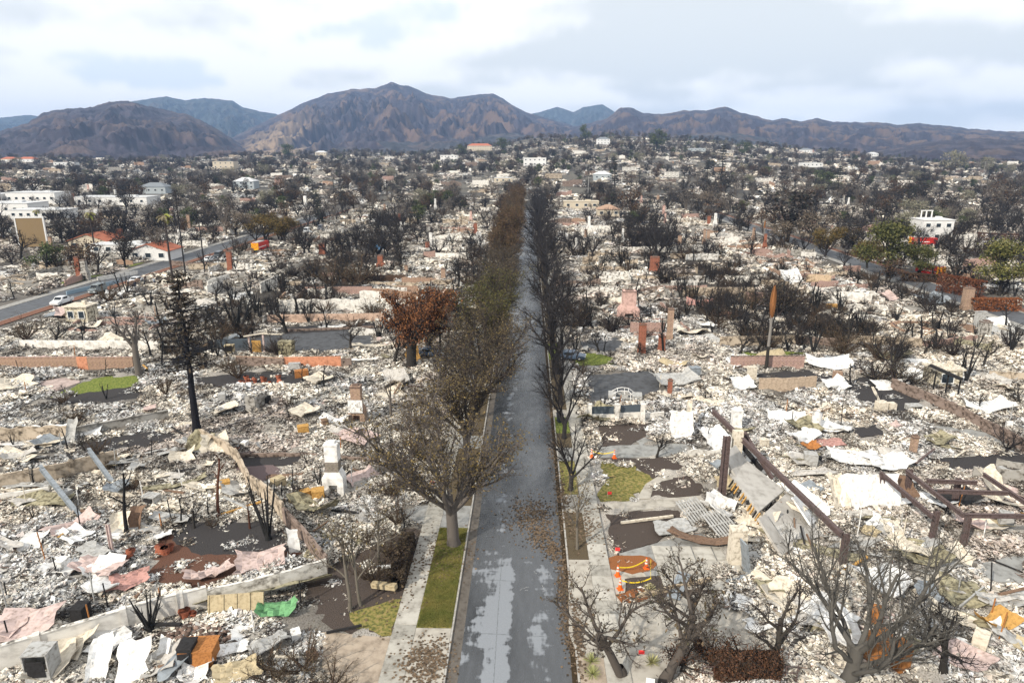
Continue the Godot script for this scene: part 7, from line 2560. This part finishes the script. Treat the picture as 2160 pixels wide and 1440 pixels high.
# ------------------------------------------------------------------ small things
func make_small_things() -> void:
	# traffic cones
	var spots := [[1303, 1216, "behind the left one of the taped hole"], [1308, 1244, "front left corner of the taped hole"], [1363, 1200, "back right corner of the taped hole"], [1248, 966, "left of the pair by the further drive"], [1296, 967, "right of the pair by the further drive"]]
	for s in spots:
		var o := thing("traffic_cone", "orange traffic cone with white bands, %s" % s[2], "cone", at(s[0], s[1]) + Vector3(0, 0.06, 0), 0.3, "orange traffic cones")
		var mb := MB.new()
		mb.box(Vector3(0, 0.025, 0), Vector3(0.42, 0.05, 0.42))
		part("base", mb.mesh(), mat("cone_orange", lin(0.85, 0.14, 0.02), 0.6), o)
		mb = MB.new()
		mb.tube([Vector3(0, 0.05, 0), Vector3(0, 0.5, 0), Vector3(0, 0.98, 0)], [0.18, 0.105, 0.035], 14)
		part("body", mb.mesh(), mats.cone_orange, o)
		for y in [0.45, 0.7]:
			mb = MB.new()
			var ra := 0.115 if y < 0.5 else 0.083
			mb.tube([Vector3(0, y, 0), Vector3(0, y + 0.13, 0)], [ra + 0.012, ra - 0.01], 14)
			part("band", mb.mesh(), paint("white"), o)
	# warning tape
	var tape := mat("tape_yellow", lin(0.85, 0.62, 0.03), 0.6)
	for s in [[1303, 1216, 1363, 1200, "along the back of the taped hole"], [1308, 1244, 1372, 1240, "along the front of the taped hole"], [1248, 966, 1296, 967, "between the further pair of cones"], [1372, 1200, 1372, 1240, "along the right of the taped hole"]]:
		var a := at(s[0], s[1]) + Vector3(0, 0.85, 0)
		var b := at(s[2], s[3]) + Vector3(0, 0.85, 0)
		var mb := MB.new()
		for k in 10:
			var t := k / 10.0
			var u := (k + 1) / 10.0
			var p := a.lerp(b, t) - a + Vector3(0, -0.3 * sin(PI * t), 0)
			var q := a.lerp(b, u) - a + Vector3(0, -0.3 * sin(PI * u), 0)
			mb.bar(p, q, 0.02, 0.09)
		solo("warning_tape", mb.mesh(), tape, "sagging yellow warning tape %s" % s[4], "tape", a)
	# wheeled bin
	var p := at(1181, 892)
	var o := thing("wheeled_bin", "dark grey wheeled bin on the right grass verge", "bin", p + Vector3(0, 0.12, 0), 0.2)
	var mb := MB.new()
	mb.hexa([Vector3(-0.28, 0.05, 0.3), Vector3(0.28, 0.05, 0.3), Vector3(0.28, 0.05, -0.3), Vector3(-0.28, 0.05, -0.3), Vector3(-0.36, 1.05, 0.42), Vector3(0.36, 1.05, 0.42), Vector3(0.36, 1.05, -0.42), Vector3(-0.36, 1.05, -0.42)])
	part("body", mb.mesh(), mat("bin_plastic", lin(0.03, 0.035, 0.045), 0.5), o)
	mb = MB.new()
	mb.box(Vector3(0, 1.09, 0), Vector3(0.78, 0.08, 0.9))
	part("lid", mb.mesh(), mats.bin_plastic, o)
	for s in [-0.3, 0.3]:
		mb = MB.new()
		mb.tube([Vector3(s - 0.04, 0.12, -0.34), Vector3(s + 0.04, 0.12, -0.34)], [0.12, 0.12], 10)
		part("wheel", mb.mesh(), mat("tyre_rubber"), o)
	# spiky plants
	for s in [[1370, 1248, "cream dried", Color(0.50, 0.46, 0.24)], [1248, 1398, "green and cream", Color(0.33, 0.34, 0.14)], [1250, 1425, "second green and cream", Color(0.33, 0.34, 0.14)], [1375, 1400, "small cream", Color(0.40, 0.38, 0.18)], [2110, 740, "pale dried", Color(0.3, 0.27, 0.18)]]:
		o = thing("agave_plant", "%s spiky rosette plant" % s[2], "plant", spot(s[0], s[1]))
		mb = MB.new()
		var r := RandomNumberGenerator.new()
		r.seed = int(s[0])
		for k in 70:
			mb.col = s[3] * r.randf_range(0.6, 1.3)
			var d := Vector3(r.randfn(), absf(r.randfn()) + 0.15, r.randfn()).normalized()
			var w := d.cross(Vector3.UP).normalized() * 0.03
			var b := Vector3(0, 0.15, 0)
			mb.quad(b - w, b + w, b + d * 0.6 + w * 0.3, b + d * 0.6 - w * 0.3)
		part("spikes", mb.mesh(), leaf_mat(), o)
	# marker flags
	for s in [[1297, 1172, "by the white terrace"], [1281, 1052, "on the olive lawn"], [1346, 1392, "between the foreground trees"], [908, 1030, "behind the nearest left street tree"], [1130, 1260, "beside the road scribbles"]]:
		if s[0] == 1130:
			continue
		o = thing("marker_flag", "small red marker flag %s" % s[2], "flag", at(s[0], s[1]))
		mb = MB.new()
		mb.tube([Vector3(0, -0.05, 0), Vector3(0, 0.8, 0)], [0.012, 0.012], 5)
		part("stake", mb.mesh(), paint("cream"), o)
		mb = MB.new()
		mb.box(Vector3(0.2, 0.62, 0), Vector3(0.4, 0.3, 0.015))
		part("cloth", mb.mesh(), mat("flag_red", lin(0.75, 0.05, 0.05), 0.7), o)
	# utility poles
	for s in [[1240, 425, 372, "right of the street end"], [1092, 400, 376, "at the street end"], [2074, 375, 340, "by the cream leaved trees"], [6, 440, 395, "at the left edge"], [1303, 372, 335, "on the slope right of centre"], [392, 590, 400, "thin black, behind the tall palm"], [432, 575, 470, "thin black, by the left street"]]:
		var h := rise(s[0], s[1], s[2])
		o = thing("utility_pole", "utility pole with cross arm %s" % s[3], "pole", at(s[0], s[1]))
		mb = MB.new()
		mb.tube([Vector3(0, -0.3, 0), Vector3(0, h, 0)], [0.2, 0.14], 8)
		var pm: Material = paint("grey") if s[0] != 392 and s[0] != 432 else paint("black")
		part("pole", mb.mesh(), pm, o)
		mb = MB.new()
		mb.box(Vector3(0, h - 0.9, 0), Vector3(3.4, 0.22, 0.2))
		part("cross_arm", mb.mesh(), pm, o)
	# terracotta pots
	var pot := MB.new()
	pot.tube([Vector3(0, 0, 0), Vector3(0, 0.32, 0), Vector3(0, 0.34, 0), Vector3(0, 0.42, 0), Vector3(0, 0.42, 0), Vector3(0, 0.3, 0)], [0.14, 0.22, 0.25, 0.25, 0.2, 0.18], 12, false)
	var potm := pot.mesh()
	var rr := RandomNumberGenerator.new()
	rr.seed = 5
	for s in [[345, 1165, 6, "in the charred yard"], [395, 1303, 5, "by the white block wall"], [540, 806, 16, "in the garden below the brown brick wall"], [270, 1180, 5, "beside the pink post"]]:
		for k in s[2]:
			var q := spot(s[0] + rr.randf_range(-14, 14) * (4.0 if s[1] < 900 else 1.0), s[1] + rr.randf_range(-6, 6))
			var po := solo("clay_pot", potm, paint("red"), "terracotta flower pot in the cluster %s" % s[3], "pot", q, rr.randf() * TAU, "clay pots %s" % s[3])
			po.scale = Vector3.ONE * rr.randf_range(0.9, 1.7)
			if rr.randf() < 0.35:
				po.rotation.z = 1.4
				po.position.y += 0.2
	# heap of burnt stones
	var stones := MultiMesh.new()
	stones.transform_format = MultiMesh.TRANSFORM_3D
	stones.use_colors = true
	var sm := SphereMesh.new()
	sm.radius = 0.16
	sm.height = 0.27
	sm.radial_segments = 8
	sm.rings = 4
	stones.mesh = sm
	stones.instance_count = 260
	var c := at(430, 1345)
	for k in 260:
		var a := rr.randf() * TAU
		var d := sqrt(rr.randf())
		var q := c + Vector3(cos(a) * d * 2.6, 0, sin(a) * d * 1.7)
		q.y = 0.1 + (1.0 - d) * 0.7 * rr.randf()
		stones.set_instance_transform(k, Transform3D(Basis.from_euler(Vector3(rr.randf() * 3, rr.randf() * 3, 0)).scaled(Vector3(1, rr.randf_range(0.7, 1.0), rr.randf_range(0.7, 1.3)) * rr.randf_range(0.7, 1.3)), q))
		stones.set_instance_color(k, Color(0.15, 0.105, 0.085) * rr.randf_range(0.6, 1.7))
	var mi := MultiMeshInstance3D.new()
	mi.name = "stone_heap"
	mi.multimesh = stones
	mi.material_override = mat("stones", Color.WHITE, 0.95, "", 1.0, 0.0, true)
	add_child(mi)
	tag(mi, "heap of round brown burnt stones behind the rusty cabinet", "stones", "", "stuff")
	# log and planks
	board(at(785, 1232, 0.3), at(835, 1238, 0.5), 0.45, 0.4, "tan", "pale sawn log lying in the dark front yard", "log", "log")
	board(at(795, 1195, 0.3), at(845, 1193, 0.3), 0.3, 0.1, "white", "short white plank in the dark front yard", "plank", "plank")
	board(at(1310, 1102, 0.2), at(1420, 1088, 0.4), 0.2, 0.2, "cream", "long pale fallen branch across the soil bed", "fallen_branch", "branch")
	board(at(1372, 1440, 0.0), at(1372, 1440, 1.4), 0.5, 0.5, "white", "white pillar stub at the bottom edge", "pillar_stub", "pillar")
	# iron railing before the rusty hedge
	o = thing("iron_railing", "rusty iron railing before the rusty hedge at the bottom right", "railing", at(1480, 1440))
	var e := at(1680, 1440) - at(1480, 1440)
	for y in [0.3, 0.75, 1.2]:
		mb = MB.new()
		mb.bar(Vector3(0, y, 0), e + Vector3(0, y, 0), 0.05, 0.05)
		part("rail", mb.mesh(), paint("purple"), o)
	for k in 9:
		mb = MB.new()
		mb.box(e * (k / 8.0) + Vector3(0, 0.62, 0), Vector3(0.06, 1.4, 0.06))
		part("post", mb.mesh(), paint("purple"), o)
	# painted survey scribbles on the asphalt
	var wp := mat("marking_paint", lin(0.34, 0.35, 0.36), 0.8, "blotch", 0.6)
	rr.seed = 15
	for s in [[1142, 1210, 1.4], [1130, 1242, 2.2], [1028, 1057, 1.2], [1100, 1083, 1.6]]:
		var a := at(s[0], s[1])
		mb = MB.new()
		for k in 9:
			var q := Vector3(rr.randf_range(-0.5, 0.5) * s[2], 0.008, rr.randf_range(-0.35, 0.35))
			var b := Basis(Vector3.UP, rr.randf() * TAU)
			mb.box(q, Vector3(rr.randf_range(0.12, 0.35), 0.004, 0.04), b)
		solo("survey_mark", mb.mesh(), wp, "faint white survey paint scribble on the road, %s" % ["right of the dried patch, upper", "right of the dried patch, lower", "near the left gutter", "by the leaf drift"][[1142, 1130, 1028, 1100].find(s[0])], "marking", a)
	# fallen leaves on road, gutters and drives
	var leafy := MB.new()
	leafy.quad(Vector3(-0.06, 0, 0.05), Vector3(0.06, 0.01, 0.05), Vector3(0.05, 0.03, -0.05), Vector3(-0.05, 0.0, -0.06))
	var list := []
	var tints := []
	rr.seed = 25
	var drifts := [[1125, 1085, 3.0, 4.0, 900], [1140, 1130, 1.6, 3.0, 400], [1165, 1160, 0.8, 2.0, 250], [1100, 1090, 3.0, 5.0, 120], [1185, 1050, 0.8, 6.0, 500], [900, 1400, 2.2, 3.0, 700], [860, 1200, 3.0, 8.0, 300], [1190, 1250, 0.7, 8.0, 700], [1215, 1340, 0.8, 5.0, 500], [1165, 950, 0.8, 9.0, 250], [1158, 850, 0.8, 16.0, 250], [1230, 1110, 2.2, 5.0, 500], [945, 1170, 2.5, 4.0, 600]]
	for d in drifts:
		var q := at(d[0], d[1])
		for k in d[4]:
			var w := q + Vector3(rr.randfn() * d[2] * 0.4, 0, rr.randfn() * d[3] * 0.4)
			w.y = 0.012 if w.x > -5.0 and w.x < 3.3 else 0.15
			if w.x < -9.3 or w.x > 7.0:
				w.y = 0.09
			list.append(Transform3D(Basis.from_euler(Vector3(rr.randf_range(-0.4, 0.4), rr.randf() * TAU, rr.randf_range(-0.4, 0.4))).scaled(Vector3.ONE * rr.randf_range(0.7, 1.6)), w))
			tints.append(Color(0.12, 0.085, 0.055) * rr.randf_range(0.5, 1.6))
	var lm := MultiMesh.new()
	lm.transform_format = MultiMesh.TRANSFORM_3D
	lm.use_colors = true
	lm.mesh = leafy.mesh()
	lm.instance_count = list.size()
	for k in list.size():
		lm.set_instance_transform(k, list[k])
		lm.set_instance_color(k, tints[k])
	mi = MultiMeshInstance3D.new()
	mi.name = "fallen_leaves"
	mi.multimesh = lm
	mi.material_override = leaf_mat()
	add_child(mi)
	tag(mi, "brown fallen leaves drifted on the road and verges", "leaves", "", "stuff")
	# grass blades on the near verges and lawns
	var blade := MB.new()
	rr.seed = 35
	for k in 9:
		var a := rr.randf() * TAU
		var o2 := Vector3(rr.randfn(), 0, rr.randfn()) * 0.05
		var d := Vector3(cos(a), 0, sin(a))
		blade.tri(o2 - d * 0.012, o2 + d * 0.012, o2 + Vector3(rr.randfn() * 0.03, rr.randf_range(0.05, 0.11), rr.randfn() * 0.03))
	var gl := []
	var gc := []
	for k in 42000:
		var x := rr.randf_range(-40.0, 45.0)
		var z := rr.randf_range(-80.0, -36.0)
		var y := 0.07
		if k % 3 == 0:
			x = rr.randf_range(-7.55, -5.2)
			z = rr.randf_range(-53.2, -40.3)
			y = 0.12
		elif zone_at(x, z) != 3:
			continue
		gl.append(Transform3D(Basis(Vector3.UP, rr.randf() * TAU).scaled(Vector3.ONE * rr.randf_range(0.7, 1.4)), Vector3(x, y, z)))
		gc.append(Color(0.13, 0.14, 0.038).lerp(Color(0.23, 0.20, 0.065), clampf(tone_noise.get_noise_2d(x * 9.0, z * 9.0) + 0.4, 0.0, 1.0)) * rr.randf_range(1.0, 1.7))
	var gm := MultiMesh.new()
	gm.transform_format = MultiMesh.TRANSFORM_3D
	gm.use_colors = true
	gm.mesh = blade.mesh()
	gm.instance_count = gl.size()
	for k in gl.size():
		gm.set_instance_transform(k, gl[k])
		gm.set_instance_color(k, gc[k])
	mi = MultiMeshInstance3D.new()
	mi.name = "grass"
	mi.multimesh = gm
	mi.material_override = leaf_mat()
	add_child(mi)
	tag(mi, "short green and straw coloured grass on the near verges and lawns", "grass", "", "stuff")
